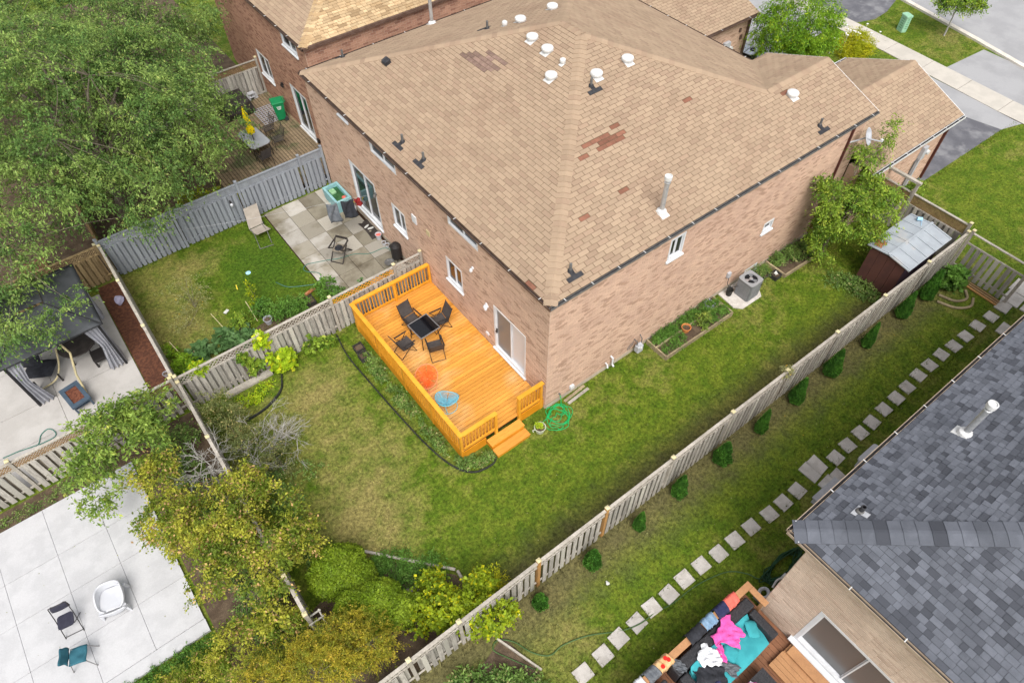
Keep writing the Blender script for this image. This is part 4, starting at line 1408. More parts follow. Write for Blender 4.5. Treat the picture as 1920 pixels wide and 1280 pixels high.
# ------------------------------------------------------------------ grey-roofed house bottom right
G = thing('brick_house', 'beige brick house with dark slate grey shingle roof, bottom right', 'house', (6, -13, 0))
GX, GY, GZ = .45, -8.66, 4.93
go_ = [(9.72 - 8.66, 12.4 - 8.66, .72, 2.85)]
brick_wall(G, (GX, GY - .003, 0), (0, -1, 0), 8.0, GZ, (-1, 0, 0), go_, mat='beige_brick', mortar='beige_mortar', z0=.0, seed=31, bh=.075, bw=.30)
brick_wall(G, (GX + .003, GY, 0), (1, 0, 0), 17, GZ, (0, 1, 0), [], mat='beige_brick', mortar='beige_mortar', z0=.0, seed=32, bh=.10, bw=.30)
window(G, (GX, GY, 0), (0, -1, 0), (-1, 0, 0), *go_[0], panes=2, frame=.10, depth=.16, glass='grey_glass', name='patio_door')
MB().box((GX - .16, -12.6, .69), (GX - .015, -9.66, .725)).build('door_sill', 'white_vinyl', G)
gr = MB().box((1, -22, 4.8), (14, -9, 4.86)).build('roof', 'slate_under', G)
gk2 = .38
gz = 5.0
rS = Slope((.24, -8.2, gz), (-1, 0, 0), (0, -1, gk2), [[(.24, -8.2, gz), (18.0, -8.2, gz), (18.0, -13.2, gz + gk2 * 5), (5.24, -13.2, gz + gk2 * 5)]])
rW = Slope((.24, -8.2, gz), (0, -1, 0), (1, 0, gk2), [[(.24, -8.2, gz), (.24, -18.2, gz), (5.24, -13.2, gz + gk2 * 5)]])
shingle_roof(gr, [rS, rW], .3, .143, 'slate_shingle', widths=(.13, .16, .2, .24), under='slate_under', n_single=300, t0=.02, gap=.006, seed=6)
ridge_caps(gr, (.26, -8.22, gz), (5.24, -13.2, gz + gk2 * 5), 'slate_shingle', n1=(-gk2, 0, 1), n2=(0, gk2, 1), width=.56, step=.27, lift=.03)
gutter(G, (.24, -8.15, gz - .01), (.24, -18.2, gz - .01), (-1, 0, 0), w=.10, mat='gutter_tan', step=1.3)
gutter(G, (.19, -8.2, gz - .01), (18.0, -8.2, gz - .01), (0, 1, 0), w=.10, mat='gutter_tan', step=1.25)
flue(rS, 5.17, -9.17, 1.28, roof=gr)
u, v, p = uv(rS, 1.62, -8.85)
mb = MB()
slope_box(mb, rS, u + .02, v - .05, .30, .12, .02, .03)
slope_box(mb, rS, u, v + .06, .14, .3, .021, .031)
b_ = mb.build('vent_flashing', 'meter_grey', gr)
MB().lathe([(.10, .0), (.085, .06), (.06, .09)], p, 12).build('vent_collar', 'pipe_grey', b_)
MB().lathe([(.055, .02), (.055, .26), (.043, .262), (.043, .1), (.01, .1)], p, 12).build('vent_pipe', 'black_rubber', b_)

# ------------------------------------------------------------------ orange deck
D = thing('wooden_deck', 'bright orange stained wooden deck with railing and two steps', 'deck', (-1.6, 3.5, 0))
DX0, DX1, DY0, DY1, DZ = -3.22, .04, .12, 6.92, .50
nb = 49
bp = (DY1 - DY0) / nb
bme = MB().box((DX0 - .02, -bp / 2 + .007, -.03), (DX1, bp / 2 - .007, 0)).mesh('deck_board', 'deck_stain')
for i in range(nb):
    place('deck_board', bme, Matrix.Translation((0, DY0 + bp * (i + .5), DZ + random.uniform(-.002, .002))), D)
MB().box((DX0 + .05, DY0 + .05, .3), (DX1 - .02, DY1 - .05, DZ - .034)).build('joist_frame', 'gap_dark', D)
MB().box((DX0 - .03, DY0 - .03, .06), (DX0 - .005, DY1 + .03, DZ - .035)).build('skirt_board', 'skirt_stain', D)
MB().box((DX0, DY0 - .03, .06), (-2.32, DY0 - .005, DZ - .035)).build('skirt_board', 'skirt_stain', D)
MB().box((-1.0, DY0 - .03, .06), (DX1, DY0 - .005, DZ - .035)).build('skirt_board', 'skirt_stain', D)
RT = 1.46

def railing(p, q, posts):
    p, q = Vector(p), Vector(q)
    d = (q - p)
    L = d.length
    d.normalize()
    n = Vector((-d.y, d.x, 0))
    r = MB().bar(p + Vector((0, 0, RT)), q + Vector((0, 0, RT)), .145, .038).build('railing', 'rail_stain', D)
    MB().bar(p + Vector((0, 0, RT - .075)), q + Vector((0, 0, RT - .075)), .04, .085).build('upper_rail', 'rail_stain', r)
    MB().bar(p + Vector((0, 0, DZ + .10)), q + Vector((0, 0, DZ + .10)), .04, .085).build('lower_rail', 'rail_stain', r)
    F = Matrix((d, n, Vector((0, 0, 1)))).transposed().to_4x4()
    bm_ = MB().box((-.017, -.017, DZ + .02), (.017, .017, RT - .04)).mesh('baluster', 'rail_stain')
    t = .10
    k_ = 0
    while t < L - .06:
        if all(abs(t - o) > .08 for o in posts):
            M = F.copy()
            M.translation = p + d * t + n * .038
            place('baluster', bm_, M, r)
        t += .125
    pm_ = MB().box((-.045, -.045, .05), (.045, .045, RT - .021)).mesh('post', 'rail_stain')
    for o in posts:
        M = F.copy()
        M.translation = p + d * o
        place('post', pm_, M, r)
    return r

railing((DX0, DY0 - .05, 0), (DX0, DY1, 0), [.07, 1.75, 3.45, 5.15, 6.72])
railing((DX0 + .075, DY1 - .04, 0), (DX1 - .05, DY1 - .04, 0), [1.62, 3.13])
railing((DX0 + .075, DY0, 0), (-1.86, DY0, 0), [1.24])
railing((-1.02, DY0, 0), (DX1 - .02, DY0, 0), [.05, .95])
st = MB().box((-2.30, -.22, .05), (-1.02, .085, .30)).build('step', 'skirt_stain', D)
for y0, z in ((-.23, .335),):
    MB().box((-2.32, y0, z - .035), (-1.0, y0 + .15, z)).build('tread', 'deck_stain', st)
    MB().box((-2.32, y0 + .155, z - .035), (-1.0, y0 + .31, z)).build('tread', 'deck_stain', st)
st = MB().box((-2.30, -.52, .0), (-1.02, -.235, .13)).build('step', 'skirt_stain', D)
MB().box((-2.32, -.54, .132), (-1.0, -.39, .167)).build('tread', 'deck_stain', st)
MB().box((-2.32, -.385, .132), (-1.0, -.235, .167)).build('tread', 'deck_stain', st)

# table and four sling chairs
T = thing('patio_table', 'square black glass patio table on the orange deck', 'table', (-1.65, 4.66, DZ), R(3))
def local(root):
    """build children of root in root's own frame"""
    root.matrix_basis = root.matrix_basis
    return root
def part(mb, name, mat, root, **kw):
    o = mb.build(name, mat, None, **kw)
    o.parent = root
    return o
part(MB().cbox((0, 0, .70), (.76, .76, .010)), 'glass_top', 'black_glass', T, bevel=.003)
fr = MB()
for a, b in (((-.40, -.40), (.40, -.40)), ((.40, -.40), (.40, .40)), ((.40, .40), (-.40, .40)), ((-.40, .40), (-.40, -.40))):
    fr.tube([(a[0], a[1], .693), (b[0], b[1], .693)], .02, 8)
part(fr, 'frame', 'grey_trim', T)
for sx in (-1, 1):
    for sy in (-1, 1):
        part(MB().cyl((sx * .33, sy * .33, .69), (sx * .37, sy * .37, 0), .017, n=8), 'leg', 'black_frame', T)

def sling_chair(name, label, loc, rz, group):
    c = thing(name, label, 'chair', loc, rz, group)
    part(MB().sheet(lambda u, v: ((u - .5) * .46, -.20 + v * .46, .42 - .03 * math.sin(math.pi * v)), 4, 6, .012), 'seat', 'sling', c)
    part(MB().sheet(lambda u, v: ((u - .5) * .46, -.22 - v * .20 - .02 * math.sin(math.pi * v), .44 + v * .52), 4, 6, .012), 'backrest', 'sling', c)
    for s in (-1, 1):
        x = s * .245
        part(MB().tube([(x, .30, .0), (x, -.08, .42), (x, -.20, .60)], .013, 6), 'leg', 'black_frame', c)
        part(MB().tube([(x, -.34, .0), (x, .05, .36), (x, .22, .60)], .013, 6), 'leg', 'black_frame', c)
        part(MB().tube([(x, -.21, .42), (x, -.43, .97)], .013, 6).tube([(x, -.2, .41), (x, .26, .42)], .013, 6), 'side_rail', 'black_frame', c)
        part(MB().cbox((s * .27, .03, .625), (.05, .50, .025)), 'armrest', 'black_frame', c, bevel=.008)
    part(MB().tube([(-.245, -.34, .012), (.245, -.34, .012)], .011, 6).tube([(-.245, .30, .012), (.245, .30, .012)], .011, 6), 'stretcher', 'black_frame', c)
    return c
for lab, loc, rz in (('dark folding sling chair on the railing corner side of the black table', (-1.72, 5.42, DZ), 180 + 6),
                     ('dark folding sling chair between the black table and the brick wall', (-.92, 4.80, DZ), 90 - 6),
                     ('dark folding sling chair between the black table and the long front railing', (-2.50, 4.62, DZ), -90 + 4),
                     ('dark folding sling chair on the orange bowl chair side of the black table', (-1.72, 3.86, DZ), -18)):
    sling_chair('folding_chair', lab, loc, R(rz), 'sling chairs round the deck table')

def bowl_chair(name, label, loc, rz, tilt, cord, rim, r=.38, h=.52):
    c = thing(name, label, 'chair', loc, rz)
    Tm = Matrix.Translation((0, 0, h)) @ Matrix.Rotation(R(tilt), 4, 'X')
    ring = [Tm @ Vector((r * math.cos(t), r * 1.08 * math.sin(t), .05 * math.cos(2 * t))) for t in np.linspace(0, 2 * math.pi, 33)[:-1]]
    part(MB().tube(ring, .013, 6, closed=True), 'rim', rim, c)
    low = Tm @ Vector((0, -.07, -.26))
    cd_ = MB()
    for i in range(64):
        t = 2 * math.pi * i / 64
        a = Tm @ Vector((r * math.cos(t), r * 1.08 * math.sin(t), .05 * math.cos(2 * t)))
        if abs(math.sin(t * 1.5 + .5)) < .10:
            continue
        m_ = a * .42 + low * .58
        m_ = m_ - Vector((0, 0, .035))
        b = low + (a - low) * .06
        cd_.tube([a, (a + m_) / 2 - Vector((0, 0, .02)), m_, b], .0075, 4)
    tag(part(cd_, 'woven_cords', cord, c), kind='stuff')
    inner = [low + (p - low) * .06 for p in ring]
    part(MB().tube(inner, .008, 5, closed=True), 'hub_ring', rim, c)
    for k_ in range(3):
        t = 2 * math.pi * k_ / 3 + .5
        top = Tm @ Vector((r * .98 * math.cos(t), r * 1.05 * math.sin(t), .0))
        foot = Vector((.30 * math.cos(t + .25), .30 * math.sin(t + .25), .012))
        part(MB().tube([top, (top + low) / 2 - Vector((0, 0, .07)), foot], .011, 6), 'leg', rim, c)
    base = [(.30 * math.cos(t), .30 * math.sin(t), .012) for t in np.linspace(0, 2 * math.pi, 25)[:-1]]
    part(MB().tube(base, .010, 6, closed=True), 'floor_ring', rim, c)
    return c
bowl_chair('bowl_chair', 'round orange woven cord bowl chair by the deck railing', (-2.68, 2.92, DZ), R(-42), 30, 'orange_cord', 'orange_rim')
bowl_chair('bowl_chair', 'round light blue woven cord bowl chair by the deck railing', (-2.62, 1.80, DZ), R(-50), -22, 'blue_cord', 'blue_rim')

# ------------------------------------------------------------------ fences
F1 = fence('wooden_fence', 'long weathered grey board fence dividing the lawn from the stepping stone strip', (-9.3, -4.42), (16.75, -4.5),
      posts=[0, 1.45, 2.92, 5.46, 7.88, 10.45, 13.0, 15.55, 18.1, 20.75, 23.4, 25.98], h=1.78, special_posts=(3, 4), lattice=.28, latgap=.13, pitch=.215, bw=.135)
fence('wooden_fence', 'pale grey painted board fence with fine lattice top beside the paved patio', (-9.4, 15.12), (.02, 15.12), posts=[0, 2.83, 5.54, 8.31, 9.36],
      h=1.88, mat='grey_fence', rail='grey_fence', lattice=.34, latgap=.06, pitch=.20, bw=.145, cap='grey_fence', postmat='grey_fence')
fence('wooden_fence', 'weathered board fence with open lattice top between deck and vegetable bed', (-9.3, 7.32), (0.0, 7.32), posts=[.0, 2.84, 5.53, 8.13, 9.26], h=1.72, lattice=.32,
      latgap=.145, pitch=.20, bw=.14, lat_special={2: 'lattice_orange'})
fence('wooden_fence', 'weathered fence with cream post caps between dry lawn and mulch bed', (-9.38, 7.45), (-9.38, 15.0), posts=[0, 2.6, 5.25, 7.5], h=1.72, lattice=.3, latgap=.13)
fence('wooden_fence', 'weathered leaning fence hidden among the shrubs behind the dry lawn corner', (-9.35, -1.9), (-9.3, 7.15), posts=[0, 1.2, 3.9, 6.45, 8.95], h=1.72, lattice=.3, latgap=.13)
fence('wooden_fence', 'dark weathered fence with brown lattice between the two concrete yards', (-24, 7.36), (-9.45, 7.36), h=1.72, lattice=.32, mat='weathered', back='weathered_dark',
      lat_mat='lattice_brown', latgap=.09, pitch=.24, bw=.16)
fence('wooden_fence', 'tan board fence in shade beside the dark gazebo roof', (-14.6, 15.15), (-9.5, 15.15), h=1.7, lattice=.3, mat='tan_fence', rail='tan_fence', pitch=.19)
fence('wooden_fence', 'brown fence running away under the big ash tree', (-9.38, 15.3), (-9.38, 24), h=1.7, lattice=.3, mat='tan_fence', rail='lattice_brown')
fence('wooden_fence', 'short open board fence at the far end of the stepping stones', (16.78, -4.62), (16.72, -6.95), h=1.85, lattice=.42, lat_mat='open', posts=[0, 2.28], pitch=.235, bw=.15, both=False)
fence('wooden_fence', 'board fence with brown lattice behind the garden shed', (17.0, -.55), (17.0, -4.4), h=1.9, lattice=.45, lat_mat='lattice_brown', rail='weathered_rail', posts=[0, 1.4, 3.8], latgap=.07, pitch=.22)
fence('wooden_fence', 'weathered board fence behind the covered furniture on the far deck', (-6, 23.35), (.75, 23.35), h=2.0, lattice=.34, lat_mat='lattice_brown', pitch=.22, bw=.16)
tr_ = thing('garden_trellis', 'narrow grey slatted trellis leaning by the golden cedar', 'trellis', (-9.15, -2.3, 0))
for s in (-.16, .16):
    MB().bar((-9.2 + s, -1.75, 1.25), (-9.25 + s, -3.1, .95), .035).build('upright', 'weathered_rail', tr_)
for i in range(8):
    t = i / 7
    MB().bar((-9.42, -1.8 - 1.25 * t, 1.26 - .28 * t), (-9.0, -1.8 - 1.25 * t, 1.26 - .28 * t), .045, .02).build('slat', 'weathered', tr_)
# arbour posts by the gate
ab = thing('garden_arbour', 'tall weathered post and beam over the lattice fence behind the shed', 'arbour', (17, -1.2, 0))
MB().box((16.92, -2.05, 0), (17.02, -1.95, 2.35)).build('post', 'weathered_rail', ab)
MB().box((16.92, -.45, 0), (17.02, -.35, 2.35)).build('post', 'weathered_rail', ab)
MB().box((16.90, -2.1, 2.35), (17.04, -.30, 2.44)).build('beam', 'weathered_rail', ab)

# ------------------------------------------------------------------ shed
S_ = thing('garden_shed', 'brown metal garden shed with pale grey ribbed roof against the fence', 'shed', (14.6, -3.5, 0))
MB().box((13.35, -4.12, 0), (15.85, -2.72, 1.75)).build('wall', 'shed_side', S_)
for i in range(4):
    MB().box((13.31, -4.12 + .35 * i + .005, .05), (13.35, -4.12 + .35 * (i + 1) - .005, 1.76)).build('wall_panel', 'shed_wall', S_)
rf = MB().add([(13.22, -4.3, 1.78), (15.98, -4.3, 1.78), (15.98, -3.42, 1.92), (13.22, -3.42, 1.92), (15.98, -2.58, 1.82), (13.22, -2.58, 1.82)] +
              [(13.22, -4.3, 1.74), (15.98, -4.3, 1.74), (15.98, -3.42, 1.88), (13.22, -3.42, 1.88), (15.98, -2.58, 1.78), (13.22, -2.58, 1.78)],
              ((0, 1, 2, 3), (3, 2, 4, 5), (7, 6, 9, 8), (8, 9, 11, 10), (0, 6, 7, 1), (5, 4, 10, 11), (0, 3, 9, 6), (3, 5, 11, 9), (1, 7, 8, 2), (2, 8, 10, 4))).build('roof', 'shed_roof', S_)
for i in range(6):
    x = 13.3 + i * .52
    MB().bar((x, -4.28, 1.80), (x, -3.44, 1.931), .03, .02).bar((x, -3.40, 1.931), (x, -2.6, 1.838), .03, .02).build('seam', 'shed_roof', rf)
MB().bar((13.2, -3.42, 1.94), (16.0, -3.42, 1.94), .08, .02).build('ridge_strip', 'shed_roof', rf)
MB().add([(13.35, -2.75, 1.862), (13.75, -2.62, 1.842), (13.6, -2.95, 1.90), (13.3, -3.05, 1.918)], [(0, 1, 2, 3)]).build('rust_patch', 'rust', rf)
MB().add([(13.5, -3.02, 1.918), (13.78, -2.85, 1.884), (13.68, -3.05, 1.921)], [(0, 1, 2)]).build('rust_patch', 'rust', rf)
tc = thing('tin_can', 'small pale blue can lying on the shed roof by its far edge', 'can', (15.75, -3.0, 1.9))
MB().cyl((15.68, -2.95, 1.97), (15.80, -3.08, 1.97), .07, n=12).build('can_body', 'sky_bit', tc)
MB().tube([(15.8, -3.1, 1.93), (15.5, -3.25, 1.92)], .008, 4).build('string', 'sky_bit', tc)

# ------------------------------------------------------------------ air conditioner
A = thing('air_conditioner', 'grey outdoor air conditioner on a concrete pad by the side wall', 'air conditioner', (9.35, -.68, 0))
MB().prism([(8.55, -.03), (8.48, -.85), (8.72, -1.10), (9.75, -1.12), (9.95, -.85), (9.95, -.03)], 0, .05).build('concrete_pad', 'slab_light', A)
def rrect(cx, cy, hx, hy, r, n=4):
    out = []
    for sx, sy, a0 in ((1, 1, 0), (-1, 1, 90), (-1, -1, 180), (1, -1, 270)):
        for i in range(n + 1):
            a = R(a0 + 90 * i / n)
            out.append((cx + sx * (hx - r) + r * math.cos(a), cy + sy * (hy - r) + r * math.sin(a)))
    return out
MB().prism(rrect(9.38, -.66, .33, .33, .07), .05, .84).build('casing', 'ac_grey', A)
for i in range(16):
    for side in ('x', 'y'):
        u_ = -.27 + .036 * i
        b_ = MB()
        if side == 'x':
            b_.box((9.38 - .336, -.66 + u_, .10), (9.38 - .330, -.66 + u_ + .018, .78))
        else:
            b_.box((9.38 + u_, -.66 - .336, .10), (9.38 + u_ + .018, -.66 - .330, .78))
        b_.build('grille_slat', 'ac_top', A)
tp = MB()
ring_o = [(9.38 + .345 * math.cos(t) * (abs(math.cos(t)) ** 8 + abs(math.sin(t)) ** 8) ** (-1 / 8), -.66 + .345 * math.sin(t) * (abs(math.cos(t)) ** 8 + abs(math.sin(t)) ** 8) ** (-1 / 8)) for t in np.linspace(0, 2 * math.pi, 41)[:-1]]
no_ = len(ring_o)
ring_i = [(9.38 + .245 * math.cos(math.atan2(y + .66, x - 9.38)), -.66 + .245 * math.sin(math.atan2(y + .66, x - 9.38))) for x, y in ring_o]
vs = [(x, y, .885) for x, y in ring_o] + [(x, y, .885) for x, y in ring_i] + [(x, y, .842) for x, y in ring_o] + [(x, y, .70) for x, y in ring_i]
fs = []
for i in range(no_):
    j = (i + 1) % no_
    fs += [(i, j, no_ + j, no_ + i), (i, 2 * no_ + i, 2 * no_ + j, j), (no_ + i, no_ + j, 3 * no_ + j, 3 * no_ + i)]
tp.add(vs, fs).build('top_panel', 'ac_top', A)
MB().lathe([(.244, .0), (.01, .0)], (9.38, -.66, .846), 24, cap=False).build('fan_well', 'dark_void', A)
for k_ in range(3):
    a = 2 * math.pi * k_ / 3 + .4
    MB().sheet(lambda u, v: (9.38 + (.05 + .175 * u) * math.cos(a + .75 * v), -.66 + (.05 + .175 * u) * math.sin(a + .75 * v), .852 + .02 * v), 3, 4, .003).build('fan_blade', 'fan_silver' if k_ == 1 else 'ac_grey', A)
MB().lathe([(.075, 0), (.07, .02), (.01, .03)], (9.38, -.66, .86), 16).build('fan_hub', 'fan_silver', A)
MB().box((9.60, -.995, .62), (9.68, -.999, .70)).build('nameplate', 'black_frame', A)
eb = thing('electrical_box', 'small grey electrical box with cable above the dark bin beside the air conditioner', 'box', (8.75, -.1, 1))
MB().cbox((8.80, -.06, .95), (.16, .10, .24)).build('cover', 'meter_grey', eb, bevel=.01)
MB().tube(smooth_path([(8.80, -.1, .84), (8.80, -.14, .5), (8.9, -.3, .42), (9.05, -.45, .5)]), .014, 5).build('cable', 'black_rubber', eb)
MB().lathe([(.10, .0), (.13, .28), (.14, .3), (.12, .29), (.09, .05), (.01, .05)], (8.82, -.3, .05), 14).build('waste_bucket', 'pot_dark')
tag(bpy.data.objects['waste_bucket'], 'dark bucket between air conditioner and wall', 'bucket')

# ------------------------------------------------------------------ raised beds
B1 = thing('raised_bed', 'timber raised bed of dark strappy leaves with a pot on its middle board', 'raised bed', (6.4, -.5, 0))
def board(p, q, w_=.045, h=.2, mat='bed_timber', parent=None, name='board', z=0):
    return MB().bar((*p, z + h / 2), (*q, z + h / 2), w_, h).build(name, mat, parent)
for p, q in (((4.72, -.06), (4.72, -.45)), ((4.68, -.50), (8.15, -.50)), ((4.72, -.55), (4.72, -1.0)), ((4.72, -1.02), (8.15, -1.06)), ((8.15, -.08), (8.15, -1.02))):
    board(p, q, .05, .22, parent=B1)
MB().box((4.76, -.98, .0), (8.1, -.06, .15)).build('soil', 'soil', B1)
B2 = thing('raised_bed', 'timber raised bed of weeds under the side tree', 'raised bed', (12.2, -.5, 0))
for p, q in (((11.25, -.06), (11.25, -.98)), ((11.22, -1.0), (13.6, -1.08))):
    board(p, q, .06, .18, parent=B2)
MB().box((11.28, -.97, .0), (13.5, -.06, .10)).build('soil', 'soil', B2)
B3 = thing('garden_bed', 'weedy corner bed edged with old poles near the round cedars', 'garden bed', (-6.6, -1.7, 0))
for p, q in (((-8.0, -.95), (-7.3, -.62)), ((-7.25, -.62), (-5.45, -2.68)), ((-5.42, -2.75), (-5.46, -3.2))):
    MB().tube([(*p, .10), (*q, .10)], .045, 8).build('edging_pole', 'weathered_rail', B3)

def pot(name, label, loc, r, h, mat, group=None, handle=False, soil='soil', square=False):
    t = thing(name, label, 'pot', loc, 0, group)
    if square:
        part(MB().box((-r, -r, 0), (r, r, .02)).box((-r, -r, .02), (-r + .02, r, h)).box((r - .02, -r, .02), (r, r, h)).box((-r + .02, -r, .02), (r - .02, -r + .02, h)).box((-r + .02, r - .02, .02), (r - .02, r, h)), 'body', mat, t)
        part(MB().box((-r + .022, -r + .022, .03), (r - .022, r - .022, h * .6)), 'earth', soil, t)
    else:
        part(MB().lathe([(r * .7, 0), (r * .97, h * .93), (r * 1.06, h * .94), (r * 1.06, h), (r * .92, h), (r * .86, h * .72), (.01, h * .72)], (0, 0, 0), 18), 'body', mat, t)
        part(MB().lathe([(r * .85, h * .74), (.01, h * .76)], (0, 0, 0), 16, cap=False), 'earth', soil, t)
    if handle:
        part(MB().tube([(-r, .02, h * .9), (-r * 1.45, .05, h * .93), (-r * 1.5, -.02, h * .88)], .018, 6), 'handle', mat, t)
    return t
pot('plant_pot', 'cream plastic pot with side handle on the grass by the deck steps', (-.62, -.55, 0), .19, .26, 'pot_cream', handle=True)
pot('plant_pot', 'terracotta pot on the middle board of the raised bed', (6.15, -.58, .15), .17, .22, 'pot_terracotta')
pot('plant_pot', 'square lilac pot at the far end of the raised bed', (7.7, -.30, .15), .16, .2, 'pot_lilac', square=True)
pot('plant_pot', 'grey round pot on the soil of the vegetable bed', (-5.69, 9.25, 0), .16, .26, 'pot_grey')
pot('plant_pot', 'larger black nursery pot beside the grey pot in the vegetable bed', (-6.56, 9.35, 0), .19, .24, 'pot_dark')
pot('plant_pot', 'black nursery pot right behind the grey pot', (-5.72, 9.72, 0), .16, .24, 'pot_dark')
pot('plant_pot', 'glazed dark trough by the log at the patio corner', (-4.05, 9.25, 0), .22, .16, 'pot_dark', square=True)
pot('plant_pot', 'round dark pot of weeds beside the air conditioner', (10.55, -.42, 0), .26, .25, 'pot_dark')
pot('plant_pot', 'small square dark planter holding a white rag at the timber bed corner', (10.98, -.76, 0), .17, .2, 'pot_dark', square=True)
MB().sheet(lambda u, v: (10.9 + .16 * u, -.82 + .14 * v, .20 + .04 * math.sin(5 * u + 3 * v)), 5, 5, .01).build('rag', 'dirt_scrap')
tag(bpy.data.objects['rag'], 'crumpled white rag in the small dark planter', 'rag')
for i, (x, y, lab) in enumerate(((-3.66, 6.05, 'dark stacked planter under the deck railing, nearest the lattice fence'), (-3.70, 5.62, 'dark planter under the deck railing, second from the lattice fence'))):
    pot('planter_box', lab, (x, y, 0), .17, .22, 'pot_dark', square=True)

# ------------------------------------------------------------------ hoses
hz = thing('garden_hose', 'bright green garden hose coiled on the grass at the house corner', 'hose', (.25, -.45, 0))
hr = np.random.default_rng(12)
pts = [(.62, -.03, .45), (.62, -.12, .30), (.55, -.25, .10)]
for i in range(95):
    t = i * .42
    rr = .36 + .10 * math.sin(t * .37) + .05 * hr.normal()
    cx, cy = .17 + .11 * math.sin(t * .23), -.52 + .12 * math.cos(t * .19)
    pts.append((cx + rr * math.cos(t), cy + rr * .9 * math.sin(t), .025 + .075 * hr.random() * (i / 95)))
MB().tube(smooth_path(pts, 3), .0135, 6).build('coil', 'hose_green', hz, smooth=True)
MB().cyl((.62, -.0, .45), (.62, -.08, .45), .03, n=8).build('tap', 'pipe_grey', hz)
tag(MB().tube([(-6.05, -6.3, .03)] + smooth_path([(-5.25, -6.18, .03), (-5.62, -5.55, .03), (-5.86, -5.08, .03), (-5.62, -4.95, .03), (-5.3, -5.25, .03), (-5.08, -5.75, .03), (-4.75, -6.1, .03), (-4.3, -6.12, .03),
     (-3.6, -6.35, .03), (-2.85, -6.78, .03), (-2.3, -6.98, .07), (-1.75, -7.02, .03), (-1.16, -7.14, .03), (-.4, -7.18, .03), (.2, -7.30, .03), (.75, -7.5, .03), (1.1, -7.85, .03), (1.25, -8.15, .03), (1.6, -8.3, .03)], 6)[0:], .018, 6).build('garden_hose', 'hose_dull', smooth=True),
    'long dull green hose snaking over the stepping stones', 'hose')
pts = []
for i in range(130):
    t = i * .5
    pts.append((2.05 + .70 * math.cos(t) + .12 * hr.normal(), -8.33 + .21 * math.sin(t) + .03 * hr.normal(), .03 + .001 * i))
tag(MB().tube(smooth_path(pts, 3), .016, 5).build('garden_hose', 'hose_dark', smooth=True), 'dark green hose heaped against the beige brick wall', 'hose')
tag(MB().tube(smooth_path([(-4.6, 11.0, .03), (-4.35, 10.5, .03), (-3.9, 10.2, .03), (-3.4, 9.95, .05), (-3.1, 10.1, .06), (-3.05, 10.4, .06), (-3.35, 10.7, .06), (-3.42, 10.95, .06), (-3.2, 11.1, .06), (-2.9, 11.0, .06), (-2.4, 10.8, .06), (-2.0, 10.6, .06),
     (-1.4, 10.45, .06), (-.9, 10.1, .06), (-.25, 10.0, .06), (-.1, 9.6, .06)], 6), .014, 6).build('garden_hose', 'hose_teal', smooth=True), 'thin teal hose crossing the paved patio onto the lush lawn', 'hose')
tag(MB().tube(smooth_path([(-14.95, 9.2, .08), (-14.5, 9.15, .08), (-14.1, 9.06, .08), (-13.9, 9.05, .08), (-13.75, 9.35, .08), (-13.5, 9.45, .08), (-13.35, 9.2, .08), (-13.42, 9.0, .08), (-13.9, 9.0, .08)], 6), .018, 6).build('garden_hose', 'hose_teal', smooth=True),
    'teal hose on the concrete near the gazebo fence', 'hose')
# black plastic lawn edging round the deck bed, and round the small corner bed
def edging(name, label, pts):
    p = smooth_path([(x, y, 0) for x, y in pts], 6)
    mb = MB()
    mb.sheet(lambda u, v: p[min(int(round(u * (len(p) - 1))), len(p) - 1)] + Vector((0, 0, .09 * v)), len(p) - 1, 1, .03)
    mb.tube([q + Vector((0, 0, .09)) for q in p], .019, 6)
    tag(mb.build(name, 'edging_black'), label, 'lawn edging')
edging('lawn_edging', 'black plastic lawn edging along the weedy strip below the deck', [(-4.0, 7.15), (-4.15, 6.0), (-4.1, 4.5), (-4.0, 2.6), (-3.85, 1.0), (-3.6, .0), (-3.2, -.5), (-2.6, -.62), (-2.35, -.5)])
edging('lawn_edging', 'curved black edging of the small bed by the lattice fence', [(-6.2, 7.1), (-6.4, 6.7), (-6.7, 6.15), (-7.4, 5.8), (-8.1, 5.75), (-8.8, 5.9)])
MB().box((-8.3, 6.95, .02), (-6.6, 7.2, .12)).build('loose_plank', 'weathered_rail')
tag(bpy.data.objects['loose_plank'], 'pale plank lying at the foot of the lattice fence', 'plank')
for i, (a, b, lab) in enumerate((((.75, -.18, .04), (1.7, -.10, .05), 'brown board lying by the side wall near the green hose'), ((.8, -.32, .03), (1.75, -.26, .03), 'pale board on the grass beside the brown board'))):
    tag(MB().bar(a, b, .10, .03).build('loose_board', 'bed_timber' if i == 0 else 'weathered_rail'), lab, 'board')

